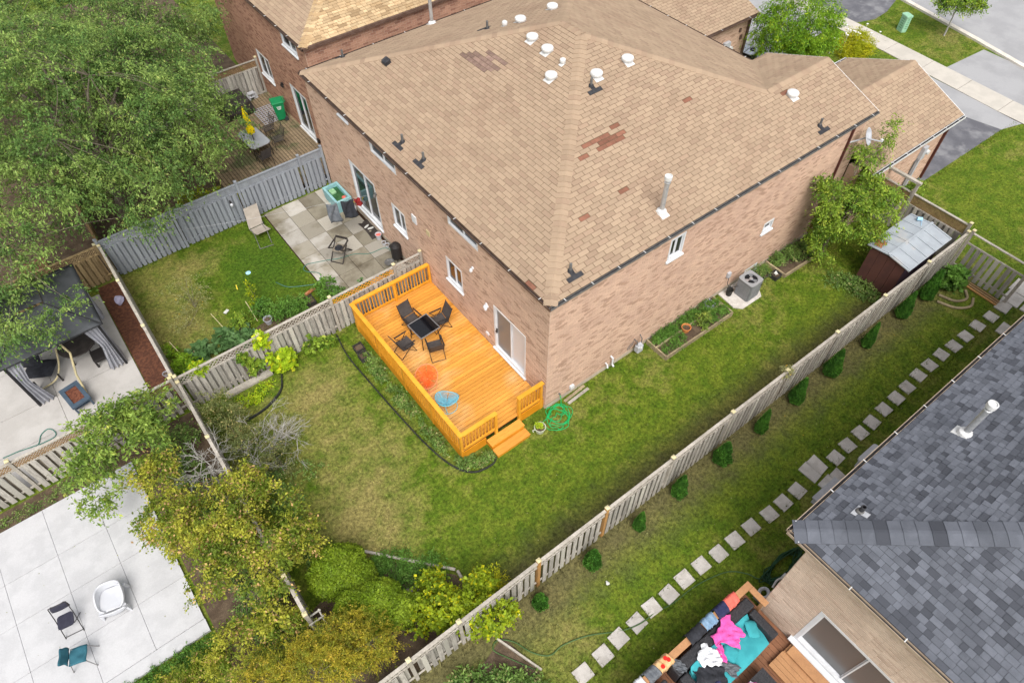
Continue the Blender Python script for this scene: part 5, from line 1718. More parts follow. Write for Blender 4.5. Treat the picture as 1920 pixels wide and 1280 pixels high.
# ------------------------------------------------------------------ stepping stones
om = {}
ORD = ['first', 'second', 'third', 'fourth', 'fifth', 'sixth', 'seventh', 'eighth', 'ninth', 'tenth', 'eleventh', 'twelfth', 'thirteenth', 'fourteenth', 'fifteenth', 'sixteenth', 'seventeenth', 'eighteenth',
       'nineteenth', 'twentieth', 'twenty-first', 'twenty-second', 'twenty-third', 'twenty-fourth', 'twenty-fifth', 'twenty-sixth', 'twenty-seventh', 'twenty-eighth', 'twenty-ninth', 'thirtieth']
sx = [-4.34, -3.62, -3.0, -2.33, -1.72, -1.08, -.43, .24, .9, 1.58, 2.28, 3.03, 3.66, 4.32, 6.2, 6.88, 7.6, 8.25, 9.0, 9.72, 10.4, 11.15, 11.85, 12.6, 13.3, 14.05, 14.85, 15.65]
for i, x in enumerate(sx):
    yy = -6.97 + .10 * math.sin(i * .35) + random.uniform(-.03, .03)
    hx, hy = .225 + random.uniform(-.006, .006), .21 + random.uniform(-.006, .006)
    mb = MB()
    a = R(random.uniform(-4, 4))
    ps = []
    for px, py in ((-hx, -hy), (0, -hy + random.uniform(-.006, .006)), (hx, -hy), (hx, hy), (0, hy + random.uniform(-.006, .006)), (-hx, hy)):
        ps.append((x + px * math.cos(a) - py * math.sin(a), yy + px * math.sin(a) + py * math.cos(a)))
    mb.prism(ps, -.02, .045 + random.uniform(-.004, .004))
    tag(mb.build('stepping_stone', 'slab_light'), 'square stepping stone in the lawn strip, %s from the near end' % ORD[i], 'stepping stone', 'stepping stones along the fence strip')
for i, (x0, y0, x1, y1, lab) in enumerate(((4.95, -7.25, 5.32, -6.6, 'large slab joining the stepping stones in front of the bench step'), (5.34, -7.2, 5.72, -6.6, 'second large slab beside the wide path junction'), (5.0, -7.85, 5.5, -7.3, 'slab leading from the stones towards the grey roof'),
     (5.52, -7.8, 5.9, -7.32, 'cracked slab leading from the stones to the grey-roofed house'), (15.15, -7.85, 15.75, -7.4, 'single slab set apart near the far corner of the grey roof'),
     (16.2, -7.25, 16.75, -6.75, 'broad paving slab at the far end of the stone row'), (16.8, -7.35, 17.5, -6.7, 'irregular paving slab beyond the open board fence'), (17.55, -7.3, 18.3, -6.6, 'outermost paving slab beyond the open board fence'),
     (16.85, -8.0, 17.6, -7.4, 'paving slab tucked beside the grey roof eave'))):
    MB().prism([(x0, y0), (x1, y0 + .04), (x1 + .03, y1), (x0 - .02, y1 - .03)], -.02, .045).build('paving_slab', 'slab_light')
    tag(bpy.data.objects['paving_slab' if i == 0 else 'paving_slab'] if False else COL.objects[-1], lab, 'paving slab')
tag(MB().box((4.35, -8.02, .0), (5.35, -7.56, .30)).box((4.3, -8.05, .30), (5.4, -7.90, .34)).box((4.3, -7.88, .30), (5.4, -7.72, .34)).box((4.3, -7.70, .30), (5.4, -7.52, .34)).build('door_step', 'meter_grey'), 'grey slatted step against the side of the grey-roofed house', 'step')
tag(MB().prism(rrect(6.75, -7.75, .45, .17, .1), .5, .58).prism(rrect(6.75, -7.75, .36, .13, .08), 0, .5).build('storage_bench', 'white_plastic'), 'rounded pale bench top peeking out under the grey eave', 'bench')
# garden edging and bricks by the far corner
for i, (pts, lab) in enumerate((([(15.1, -5.2), (15.3, -5.75), (15.75, -5.95), (16.1, -5.7)], 'curved log edging of the corner bed by the open board fence'), ([(14.75, -5.35), (15.0, -5.95), (15.5, -6.25), (15.95, -6.1)], 'outer curved log edging of the corner bed by the open board fence'))):
    tag(MB().tube(smooth_path([(x, y, .05) for x, y in pts], 5), .05, 7).build('log_edging', 'bed_timber'), lab, 'log edging')
for i in range(3):
    tag(MB().bar((16.35 + .09 * i, -5.6, .05 + .03 * i), (16.3 + .09 * i, -6.8, .05 + .03 * i), .07, .04).build('timber_offcut', 'lattice_brown' if i else 'orange_post'),
        ('reddish', 'brown', 'topmost brown')[i] + ' timber offcut lying along the open board fence', 'timber')

# ------------------------------------------------------------------ brown deck of the grey-roofed house, sofa and washing
BD = thing('wooden_deck', 'brown wooden deck with tan rail beside the beige brick wall', 'deck', (-1.5, -10.5, 0))
bme = MB().box((-.068, -4.9, -.03), (.068, 0, 0)).mesh('deck_board', 'brown_deck')
i = 0
x = -4.6
while x < .38:
    place('deck_board', bme, Matrix.Translation((x, -8.22, .50)), BD)
    x += .145
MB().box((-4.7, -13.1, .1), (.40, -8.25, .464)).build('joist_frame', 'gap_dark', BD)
MB().box((-4.7, -8.215, .05), (.42, -8.19, .49)).build('skirt_board', 'tan_deck', BD)
rl = MB().box((-4.7, -8.27, 1.38), (.30, -8.09, 1.42)).build('railing', 'tan_deck', BD)
MB().box((.13, -8.80, 1.38), (.30, -8.275, 1.419)).build('top_rail', 'tan_deck', rl)
bl = MB().box((-.02, -.02, .5), (.02, .02, 1.38)).mesh('baluster', 'tan_deck')
x = -4.6
while x < .1:
    place('baluster', bl, Matrix.Translation((x, -8.16, 0)), rl)
    x += .13
for x, y in ((.22, -8.18), (-2.2, -8.18), (.22, -8.7), (-4.6, -8.18)):
    MB().box((x - .045, y - .045, .3), (x + .045, y + .045, 1.378)).build('post', 'tan_deck', rl)
MB().box((-4.6, -8.2, .6), (.2, -8.12, .66)).build('lower_rail', 'tan_deck', rl)
ss = MB().box((-.55, -13.0, .465), (.40, -9.80, .60)).build('door_step', 'tan_deck', BD)
for i in range(4):
    MB().box((-.57 + .14 * i + .004, -13.0, .601), (-.57 + .14 * (i + 1) - .004, -9.78, .63)).build('tread', 'tan_deck', ss)
MB().box((.02, -13.0, .60), (.42, -9.86, .68)).build('tread', 'tan_deck', ss)

SF = thing('wicker_sofa', 'black wicker sofa with teal cushions on the brown deck', 'sofa', (-1.3, -8.95, .5))
MB().box((-2.75, -8.62, .52), (.05, -8.32, 1.22)).build('backrest', 'wicker', SF, bevel=.04)
MB().box((-.19, -9.45, .52), (.05, -8.64, 1.10)).build('armrest', 'wicker', SF, bevel=.04)
MB().box((-2.75, -9.45, .52), (-2.47, -8.64, 1.10)).build('armrest', 'wicker', SF, bevel=.04)
MB().box((-2.46, -9.40, .55), (-.20, -8.64, .80)).build('base', 'wicker', SF)
def cushion(mb_name, c, size, rz=0, tilt=0, mat='teal_fabric', parent=None, puff=.35):
    M = Matrix.Translation(c) @ Matrix.Rotation(rz, 4, 'Z') @ Matrix.Rotation(tilt, 4, 'X')
    sx_, sy_, sz_ = size
    def f(side):
        def g_(u, v):
            a, b = 2 * u - 1, 2 * v - 1
            e = (1 - abs(a) ** 4) * (1 - abs(b) ** 4)
            return M @ Vector((a * sx_ / 2 * (1 - .06 * b * b), b * sy_ / 2 * (1 - .06 * a * a), side * sz_ / 2 * max(e, 0.0) ** .5 + .006 * math.sin(9 * a + 5 * b)))
        return g_
    mb = MB()
    mb.sheet(f(1), 10, 10)
    mb.sheet(lambda u, v: f(-1)(1 - u, v), 10, 10)
    return mb.build(mb_name, mat, parent, smooth=True)
cushion('seat_cushion', (-1.32, -9.06, .89), (2.26, .84, .2), parent=SF)
cushion('back_cushion', (-.78, -8.72, 1.06), (1.05, .42, .17), tilt=R(62), parent=SF)
cushion('back_cushion', (-1.9, -8.72, 1.05), (1.0, .42, .17), tilt=R(62), parent=SF)
def pillow(label, c, rz, tilt, s=.44):
    tag(cushion('pillow', c, (s, s, .15), R(rz), R(tilt)), label, 'pillow')
pillow('teal pillow leaning at the wall end of the wicker sofa', (-.42, -8.95, 1.10), 62, 32)
pillow('small teal pillow lying flat in the middle of the wicker sofa', (-1.28, -9.0, 1.03), 22, 8, .40)
# chair with teal cushion at the picture's edge
AC_ = thing('wicker_armchair', 'black wicker armchair with teal seat at the bottom picture edge', 'armchair', (-3.5, -8.8, .5))
MB().box((-4.1, -8.72, .52), (-3.05, -8.42, 1.2)).build('backrest', 'wicker', AC_, bevel=.04)
MB().box((-3.25, -9.3, .52), (-3.02, -8.73, 1.05)).build('armrest', 'wicker', AC_, bevel=.04)
MB().box((-4.1, -9.3, .52), (-3.26, -8.73, .8)).build('base', 'wicker', AC_)
cushion('seat_cushion', (-3.66, -9.0, .87), (.78, .56, .16), parent=AC_)
# coffee table with a bag
CT = thing('wicker_table', 'dark wicker coffee table on the brown deck', 'table', (-1.2, -10.1, .5))
MB().box((-1.75, -10.55, .88), (-.85, -9.72, .93)).build('top', 'wicker', CT)
for x, y in ((-1.7, -10.5), (-.9, -10.5), (-1.7, -9.77), (-.9, -9.77)):
    MB().box((x - .03, y - .03, .5), (x + .03, y + .03, .879)).build('leg', 'wicker', CT)
tag(cushion('tote_bag', (-1.45, -9.95, .98), (.36, .34, .10), R(25), 0, 'white_cloth'), 'white bag with pink trim on the wicker table', 'bag')
MB().tube([(-1.62, -9.80, 1.0), (-1.45, -9.74, 1.03), (-1.28, -9.86, 1.0), (-1.27, -10.05, 1.0)], .008, 5).build('trim', 'pink_cloth', bpy.data.objects['tote_bag'])

def cloth(name, label, c, size, rz, mat, hgt=.06, seed=0, sag=None, n=14, cat='clothing', shape=None):
    """crumpled cloth lying over something: wavy sheet with an uneven outline"""
    r_ = random.Random(seed)
    ph = [r_.uniform(0, 6.28) for _ in range(6)]
    M = Matrix.Translation(c) @ Matrix.Rotation(R(rz), 4, 'Z')
    def f(u, v):
        a, b = 2 * u - 1, 2 * v - 1
        wob = 1 + .16 * math.sin(3 * b + ph[0]) + .09 * math.sin(7 * b + ph[1])
        wob2 = 1 + .15 * math.sin(3.3 * a + ph[2]) + .08 * math.sin(8 * a + ph[5])
        x, y = a * size[0] / 2 * wob, b * size[1] / 2 * wob2
        if shape:
            x, y = shape(a, b, x, y)
        z = hgt * (.5 + .5 * math.sin(6 * a + 3 * b + ph[3]) * math.cos(5 * b - 2 * a + ph[4])) + hgt * .35 * math.sin(13 * a + 9 * b)
        if sag:
            z += sag(x, y)
        return M @ Vector((x, y, z))
    mb = MB().sheet(f, n, n, .012)
    return tag(mb.build(name, mat, smooth=True), label, cat)
def shirt(a, b, x, y):
    # sleeves: widen at one end, narrow at the other
    return x * (1.25 if b > .35 else .85), y
cloth('hoodie', 'pink hoodie thrown over the back of the wicker sofa', (-1.05, -8.68, 1.30), (.62, .62), 20, 'pink_cloth', .07, 1, shape=shirt)
cloth('hoodie_sleeve', 'pink', (-1.52, -8.86, 1.14), (.20, .42), -20, 'pink_cloth', .06, 2)
o = bpy.data.objects['hoodie_sleeve']
del o['label'], o['category']
adopt(o, bpy.data.objects['hoodie'])
o.name = 'sleeve'
cloth('shirt', 'white shirt crumpled across the sofa cushion', (-1.83, -8.76, 1.24), (.44, .55), 35, 'white_cloth', .08, 3, shape=shirt)
cloth('jacket', 'black jacket heaped on the near end of the sofa', (-2.12, -9.12, 1.08), (.66, .74), -10, 'black_cloth', .09, 4)
cloth('jacket_lining', 'x', (-2.2, -9.36, 1.09), (.36, .26), 10, 'navy_cloth', .06, 14)
o = bpy.data.objects['jacket_lining']
del o['label'], o['category']
adopt(o, bpy.data.objects['jacket'])
o.name = 'lining'
cloth('trousers', 'dark grey garment lying on the edge of the sofa cushion', (-1.58, -9.22, 1.04), (.34, .46), 25, 'grey_cloth', .06, 5, shape=shirt)
def over_rail(name, label, x0, x1, mat, out=.42, inn=.25, seed=0):
    """cloth draped over the rail at y=-8.18, z=1.42"""
    r_ = random.Random(seed)
    p1, p2 = r_.uniform(0, 6), r_.uniform(0, 6)
    L_ = out + .19 + inn
    def f(u, v):
        x = x0 + (x1 - x0) * u + .04 * math.sin(5 * v + p1)
        s = v * L_ * (1 + .14 * math.sin(4 * u + p2))
        w_ = .022 * math.sin(16 * u + p1) + .015 * math.sin(29 * u + p2)
        if s < out:
            return (x, -8.065 + abs(w_) + .03 * (1 - s / out), 1.45 - (out - s))
        if s < out + .21:
            return (x, -8.065 - (s - out), 1.455 + w_ * .5 + .015)
        return (x, -8.285 - abs(w_), 1.45 - (s - out - .21))
    return tag(MB().sheet(f, 16, 22, .012).build(name, mat, smooth=True), label, 'clothing')
over_rail('towel', 'coral cloth hanging over the tan rail nearest the corner', -.62, -.22, 'coral_cloth', seed=1)
over_rail('trousers', 'navy garment hanging over the tan rail next to the coral cloth', -1.02, -.64, 'navy_cloth', seed=2)
over_rail('jeans', 'light blue jeans hanging over the tan rail', -1.45, -1.04, 'denim_cloth', seed=3)
over_rail('sweater', 'charcoal garment hanging over the tan rail beside the jeans', -2.0, -1.47, 'black_cloth', .5, .3, seed=4)
over_rail('shirt', 'tan garment with red dots over the tan rail', -3.12, -2.66, 'tan_cloth', .35, .35, seed=5)
for dx, dy in ((-2.8, -8.12), (-2.98, -8.22), (-2.76, -8.19)):
    MB().lathe([(.055, 0), (.05, .012), (.01, .016)], (dx, dy, 1.49), 12).build('dot', 'red_print', bpy.data.objects['shirt.001'])
over_rail('trousers', 'blue grey garment over the tan rail at the bottom edge', -3.5, -3.14, 'grey_cloth', .3, .3, seed=6)
over_rail('shirt', 'white speckled garment over the tan rail at the bottom edge', -3.9, -3.52, 'white_cloth', .3, .3, seed=7)
cloth('towel', 'grey cloth hanging on the inner side of the rail end', (-2.6, -8.42, 1.25), (.22, .4), 15, 'grey_cloth', .06, 8)
# small white things by the wall corner
WS = thing('garden_ornament', 'white round ornament on the ground at the beige wall corner', 'ornament', (.95, -8.5, 0))
ringp = [(.98 + .15 * math.cos(t), -8.5 + .12 * math.sin(t), .17) for t in np.linspace(0, 2 * math.pi, 17)[:-1]]
MB().tube(ringp, .05, 7, closed=True).build('ring', 'white_plastic', WS)
MB().box((.72, -8.62, 0), (.84, -8.38, .12)).build('foot', 'white_plastic', WS)
tag(MB().tube(smooth_path([(1.25, -8.55, .25), (1.45, -8.5, .3), (1.62, -8.52, .25), (1.75, -8.6, .4)], 5), .03, 6).cbox((1.72, -8.55, .3), (.12, .1, .22)).build('tap_fitting', 'white_metal'), 'white outdoor tap fitting on the beige wall', 'tap')

# ------------------------------------------------------------------ far deck of the red brick house
ND = thing('wooden_deck', 'old mossy plank deck of the red brick house', 'deck', (-1.5, 19, 0))
bme = MB().box((-.060, 0, -.03), (.060, 7.75, 0)).mesh('deck_board', 'old_plank')
x = -3.9
while x < NX - .07:
    place('deck_board', bme, Matrix.Translation((x, 15.45, .30 + random.uniform(-.004, .004))), ND)
    x += .145
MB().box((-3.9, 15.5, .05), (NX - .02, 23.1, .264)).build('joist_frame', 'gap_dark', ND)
MT = thing('door_mat', 'black open grid mat on the far deck beside the green bin', 'mat', (.0, 21.3, .3))
for i in range(9):
    MB().box((-.55 + .14 * i, 20.55, .301), (-.52 + .14 * i, 22.1, .318)).build('strip', 'pot_grey', MT)
for i in range(10):
    MB().box((-.55, 20.55 + .165 * i, .319), (.62, 20.58 + .165 * i, .332)).build('strip', 'pot_grey', MT)
BN = thing('wheelie_bin', 'green wheelie bin with white print on the far deck', 'bin', (.32, 20.55, .30), R(-12))
def taper(z0, z1, a0, b0, a1, b1, dx=0):
    return [(-a0, -b0, z0), (a0, -b0, z0), (a0, b0, z0), (-a0, b0, z0), (-a1 + dx, -b1, z1), (a1 + dx, -b1, z1), (a1 + dx, b1, z1), (-a1 + dx, b1, z1)]
BF = ((3, 2, 1, 0), (4, 5, 6, 7), (0, 1, 5, 4), (1, 2, 6, 5), (2, 3, 7, 6), (3, 0, 4, 7))
part(MB().add(taper(.06, .95, .19, .19, .27, .27), BF), 'body', 'bin_green', BN, bevel=.03)
part(MB().add(taper(.95, 1.03, .31, .30, .28, .28), BF), 'lid', 'bin_green', BN, bevel=.03)
part(MB().bar((.33, -.25, 1.0), (.33, .25, 1.0), .04), 'handle', 'bin_green', BN)
for s in (-1, 1):
    part(MB().cyl((.2, s * .22, .10), (.2, s * .27, .10), .10, n=12), 'wheel', 'black_rubber', BN)
for i in range(3):
    part(MB().cbox((-.265, -.02, .80 - .06 * i), (.004, .22 - .03 * i, .03), 0), 'print', 'print_white', BN)
    part(MB().cbox((0, -.262, .80 - .06 * i), (.22 - .03 * i, .004, .03), 0), 'print', 'print_white', BN)
CV = thing('covered_furniture', 'furniture under a dark brown cover on the far deck', 'covered furniture', (-1.1, 22.6, .3))
MB().sheet(lambda u, v: (-1.9 + 1.5 * u + .05 * math.sin(9 * v), 21.85 + 1.5 * v + .04 * math.sin(8 * u), .30 + .70 * min(1, 9 * min(u, 1 - u, v, 1 - v)) + .03 * math.sin(7 * u + 4 * v)), 24, 24, .01).build('cover', 'cover_brown', CV, smooth=True)
SL = thing('step_stool', 'small white plastic step stool by the far deck fence', 'stool', (-.1, 23.0, .3))
part(MB().cbox((0, 0, .36), (.32, .24, .03)), 'top', 'white_plastic', SL)
for s in (-1, 1):
    part(MB().bar((s * .12, 0, .35), (s * .20, 0, 0), .03, .22), 'leg', 'white_plastic', SL)
part(MB().bar((-.15, 0, .16), (.15, 0, .16), .2, .02), 'rung', 'white_plastic', SL)
PT = thing('patio_table', 'rounded pale glass patio table under the yellow umbrella', 'table', (-1.66, 18.95, .30), R(4))
def rr2(hx, hy, r):
    return rrect(0, 0, hx, hy, r, 5)
part(MB().prism(rr2(.46, .80, .2), .66, .68), 'glass_top', 'table_glass', PT)
part(MB().tube([(x, y, .665) for x, y in rr2(.47, .81, .2)], .018, 6, closed=True), 'frame', 'grey_trim', PT)
for s in (-1, 1):
    for t_ in (-1, 1):
        part(MB().tube([(s * .38, t_ * .66, .66), (s * .42, t_ * .72, 0)], .018, 6), 'leg', 'black_frame', PT)
UM = thing('patio_umbrella', 'closed yellow patio umbrella standing in the pale glass table', 'umbrella', (-1.72, 18.75, .30))
part(MB().cyl((0, 0, 0), (0, 0, 2.35), .02, n=8), 'pole', 'black_frame', UM)
prof = [(.02, 1.05), (.12, 1.06), (.15, 1.25), (.09, 1.5), (.13, 1.62), (.11, 1.95), (.07, 2.2), (.02, 2.4)]
um = MB()
n_ = 16
vs = []
for r_, z_ in prof:
    for k_ in range(n_):
        t = 2 * math.pi * k_ / n_
        rr = r_ * (1 + .35 * math.sin(4 * t + z_ * 3))
        vs.append((rr * math.cos(t), rr * math.sin(t), z_))
um.add(vs, [(i * n_ + k_, i * n_ + (k_ + 1) % n_, (i + 1) * n_ + (k_ + 1) % n_, (i + 1) * n_ + k_) for i in range(len(prof) - 1) for k_ in range(n_)])
part(um, 'canopy', 'yellow_cloth', UM)
def strap_chair(label, loc, rz):
    c = thing('strap_chair', label, 'chair', loc, rz, 'dark strap chairs at the far table')
    for i in range(7):
        part(MB().cbox((0, -.20 + .065 * i, .42), (.46, .045, .008)), 'strap', 'sling', c)
        part(MB().cbox((0, -.25 - .02 * i, .47 + .075 * i), (.46, .008, .05)), 'strap', 'sling', c)
    for s in (-1, 1):
        part(MB().tube([(s * .24, .24, 0), (s * .24, .22, .62), (s * .24, -.24, .62), (s * .24, -.40, 1.0)], .013, 6), 'side_frame', 'black_frame', c)
        part(MB().tube([(s * .24, -.30, 0), (s * .24, -.22, .42), (s * .24, .22, .42)], .013, 6), 'leg', 'black_frame', c)
    return c
strap_chair('dark strap chair between the far table and the green bin', (-.75, 19.65, .3), R(95))
strap_chair('dark strap chair nearest the red house door', (-.72, 18.6, .3), R(85))
strap_chair('dark strap chair between the far table and the grey fence', (-1.75, 17.75, .3), R(5))

# ------------------------------------------------------------------ paved patio of the attached house
TB = thing('plastic_tub', 'pale teal tub of green water against the brick wall', 'tub', (-.35, 13.7, .04))
a0, a1 = .30, .36
def tubbox(z0, z1, x0, y0, x1, y1, g=.0):
    return [(x0 + g, y0 + g, z0), (x1 - g, y0 + g, z0), (x1 - g, y1 - g, z0), (x0 + g, y1 - g, z0), (x0, y0, z1), (x1, y0, z1), (x1, y1, z1), (x0, y1, z1)]
tb = MB()
X0, Y0, X1, Y1 = -.72, 13.0, .0, 14.3
o8 = tubbox(.04, .62, X0, Y0, X1, Y1, .03)
i8 = tubbox(.30, .62, X0 + .10, Y0 + .10, X1 - .10, Y1 - .10, .01)
tb.add(o8 + i8, ((3, 2, 1, 0), (0, 1, 5, 4), (1, 2, 6, 5), (2, 3, 7, 6), (3, 0, 4, 7), (4, 5, 13, 12), (5, 6, 14, 13), (6, 7, 15, 14), (7, 4, 12, 15), (13, 9, 8, 12), (14, 10, 9, 13), (15, 11, 10, 14), (12, 8, 11, 15)))
tb.build('shell', 'tub_teal', TB)
MB().box((X0 + .105, Y0 + .105, .28), (X1 - .105, Y1 - .105, .46)).build('water', 'pond', TB)
tag(MB().prism(rrect(-.42, 13.95, .12, .16, .05), .461, .52).build('float', 'algae'), 'pale green block floating in the teal tub', 'float')
tag(MB().lathe([(.09, 0), (.08, .03), (.01, .035)], (-.2, 13.35, .462), 12).build('float', 'coral_cloth'), 'round pinkish lid floating in the teal tub', 'float')
LG = thing('lounge_chair', 'beige fabric lounger standing between lawn and paved patio', 'lounger', (-3.85, 14.2, 0))
MB().sheet(lambda u, v: (-4.12 + .60 * u - .12 * v, 13.55 + .45 * v, .40 - .03 * math.sin(math.pi * v)), 4, 4, .02).build('seat', 'lounger_fabric', LG)
MB().sheet(lambda u, v: (-4.24 + .60 * u + .22 * v, 14.02 + .80 * v, .42 + .42 * v), 4, 8, .02).build('backrest', 'lounger_fabric', LG)
for s in (0, .52):
    MB().tube([(-4.28 + s, 13.15, .03), (-4.2 + s, 13.6, .38), (-4.2 + s, 14.0, .40), (-3.93 + s, 14.98, .88)], .015, 6).tube([(-4.0 + s, 14.6, .02), (-4.2 + s, 13.9, .40)], .014, 6).build('leg', 'pipe_grey', LG)
MB().tube([(-4.30, 13.12, .03), (-3.74, 13.02, .03)], .015, 6).build('front_bar', 'pipe_grey', LG)
FC = thing('wooden_chair', 'brown folding chair with a black hat on its seat on the paved patio', 'chair', (-1.85, 10.7, .04), R(-55))
part(MB().cbox((0, 0, .42), (.46, .44, .03)), 'seat', 'weathered_dark', FC)
for s in (-1, 1):
    part(MB().bar((s * .26, -.42, 0), (s * .26, .30, .72), .035), 'leg', 'cover_brown', FC)
    part(MB().bar((s * .26, .42, 0), (s * .26, -.28, .62), .035), 'leg', 'cover_brown', FC)
    part(MB().bar((s * .28, -.32, .64), (s * .28, .30, .66), .05, .03), 'armrest', 'cover_brown', FC)
part(MB().bar((-.26, -.42, .02), (.26, -.42, .02), .03).bar((-.26, .42, .02), (.26, .42, .02), .03), 'stretcher', 'cover_brown', FC)
part(MB().bar((-.26, .32, .72), (.26, .32, .72), .03, .1), 'backrest', 'cover_brown', FC)
tag(MB().lathe([(.17, 0), (.165, .012), (.10, .02), (.09, .09), (.01, .10)], (-1.87, 10.71, .482), 18).build('hat', 'black_cloth'), 'round black hat on the brown patio chair', 'hat')
SM = thing('barrel_smoker', 'black upright barrel smoker by the brick wall and fence', 'smoker', (-.15, 9.15, .04))
part(MB().lathe([(.16, .10), (.21, .14), (.21, .62), (.215, .63)], (0, 0, 0), 18), 'barrel', 'black_frame', SM, smooth=False)
part(MB().lathe([(.22, .63), (.21, .72), (.14, .82), (.02, .86)], (0, 0, 0), 18), 'lid', 'black_frame', SM)
for k_ in range(3):
    part(MB().cyl((.17 * math.cos(2.1 * k_), .17 * math.sin(2.1 * k_), .12), (.2 * math.cos(2.1 * k_), .2 * math.sin(2.1 * k_), 0), .015, n=6), 'leg', 'black_frame', SM)
tag(MB().lathe([(.12, 0), (.19, .05), (.2, .06), (.17, .06), (.11, .02), (.01, .02)], (-.55, 9.1, .1), 16).build('tray', 'pipe_grey'), 'grey metal pan beside the black smoker', 'pan')
SP = thing('garden_sprayer', 'white and yellow pump sprayer beside the teal tub', 'sprayer', (-.1, 12.75, .04))
part(MB().lathe([(.10, 0), (.11, .25), (.06, .33), (.03, .36)], (0, 0, 0), 14), 'tank', 'white_plastic', SP)
part(MB().lathe([(.035, .36), (.03, .46)], (0, 0, 0), 10).cbox((0, 0, .48), (.16, .03, .03)), 'pump', 'yellow_bit', SP)
part(MB().tube(smooth_path([(.1, 0, .3), (.2, .05, .45), (.1, .12, .55), (-.1, .1, .4), (-.14, .0, .1)], 5), .012, 5), 'hose', 'black_rubber', SP)
tag(MB().sheet(lambda u, v: (-.40 + .5 * u + .05 * math.sin(3 * v), 10.75 + 1.2 * v, .055 + .02 * math.sin(11 * v) * math.sin(5 * u)), 8, 16, .012).build('floor_mat', 'cover_brown'), 'dark rumpled mat before the left patio door', 'mat')
for i, (x, y, a_) in enumerate(((-.2, 11.55, .3), (-.12, 11.35, -.2))):
    tag(MB().prism([(x + .13 * math.cos(t) * math.cos(a_) - .045 * math.sin(t) * math.sin(a_), y + .13 * math.cos(t) * math.sin(a_) + .045 * math.sin(t) * math.cos(a_)) for t in np.linspace(0, 6.28, 13)[:-1]], .075, .10).build('slipper', 'dirt_scrap'),
        ('pale slipper on the dark mat, farther from the buckets', 'pale slipper on the dark mat, nearer the buckets')[i], 'slipper')
pot('bucket', 'white bucket with a dark red rag by the wall', (-.14, 10.63, .04), .13, .26, 'white_plastic', soil='coral_cloth')
pot('bucket', 'small white pot by the wall, beside the rag bucket', (-.16, 10.18, .04), .09, .16, 'white_plastic')
pot('bucket', 'small white pot by the wall, nearest the smoker', (-.12, 9.98, .04), .09, .16, 'white_plastic')
tag(MB().tube([(-9.3, 15.0, 1.9), (-4.6, 13.1, 1.72), (.05, 11.2, 1.85)], .0025, 4).build('clothes_line', 'white_plastic'), 'thin clothes line stretched over the neighbouring lawn to the wall', 'clothes line')
def hung(name, label, x0, y0, x1, y1, zt, ln, mat, legs=True, seed=0):
    def f(u, v):
        x, y = x0 + (x1 - x0) * u, y0 + (y1 - y0) * u
        k_ = 1.0 if not legs else (1 - .0 * v)
        gap = (.06 * max(0, v - .35)) * (1 if u > .5 else -1) if legs else 0
        return (x + gap + .03 * math.sin(6 * v + seed), y + .05 * math.sin(7 * u + 5 * v + seed) - .15 * v, zt - ln * v)
    return tag(MB().sheet(f, 8, 12, .02).build(name, mat, smooth=True), label, 'clothing')
hung('trousers', 'grey trousers hanging on the clothes line', -1.55, 11.86, -1.15, 11.70, 1.72, .8, 'grey_cloth', seed=1)
hung('trousers', 'black trousers hanging on the clothes line near the wall', -1.0, 11.63, -.55, 11.45, 1.76, .75, 'black_cloth', seed=2)
hung('towel', 'small dark red cloth on the clothes line', -.50, 11.43, -.28, 11.34, 1.8, .28, 'dark_red', legs=False, seed=3)
# log and canes in the vegetable bed
tag(MB().tube([(-4.35, 9.55, .08), (-3.55, 9.72, .09)], .07, 9).build('log', 'rust'), 'short reddish log at the corner of lawn and patio', 'log')
for i, (a, b, lab) in enumerate((((-7.1, 9.7, 0), (-7.3, 10.1, .9), 'bamboo cane above the squash leaves'), ((-6.0, 9.6, 0), (-6.05, 10.0, .8), 'bamboo cane near the grey pot'), ((-8.8, 9.4, 0), (-8.95, 9.75, .9), 'bamboo cane at the mulch fence corner'),
      ((-8.0, 9.25, .1), (-8.5, 9.55, .2), 'fallen bamboo cane lying over the squash leaves'))):
    tag(MB().tube([a, b], .014, 6).build('bamboo_cane', 'cane'), lab, 'cane')
tag(MB().cbox((-6.75, 10.73, .05), (.20, .12, .03), .5).cbox((-6.75, 10.73, .067), (.1, .05, .006), .5).build('plastic_scrap', 'dirt_scrap'), 'white plastic scrap lying on the lush lawn', 'litter')
tag(MB().bar((-5.9, 11.8, .04), (-5.95, 11.55, .04), .035, .02).build('yellow_toy', 'yellow_bit'), 'yellow strip lying on the lush lawn', 'litter')
tag(MB().lathe([(.09, 0), (.1, .01), (.09, .02)], (-5.35, 11.4, .7), 12).lathe([(.05, .02), (.04, .06), (.01, .07)], (-5.35, 11.4, .7), 8).build('pinwheel', 'sky_bit'), 'blue pinwheel on the thin garden stake', 'pinwheel')

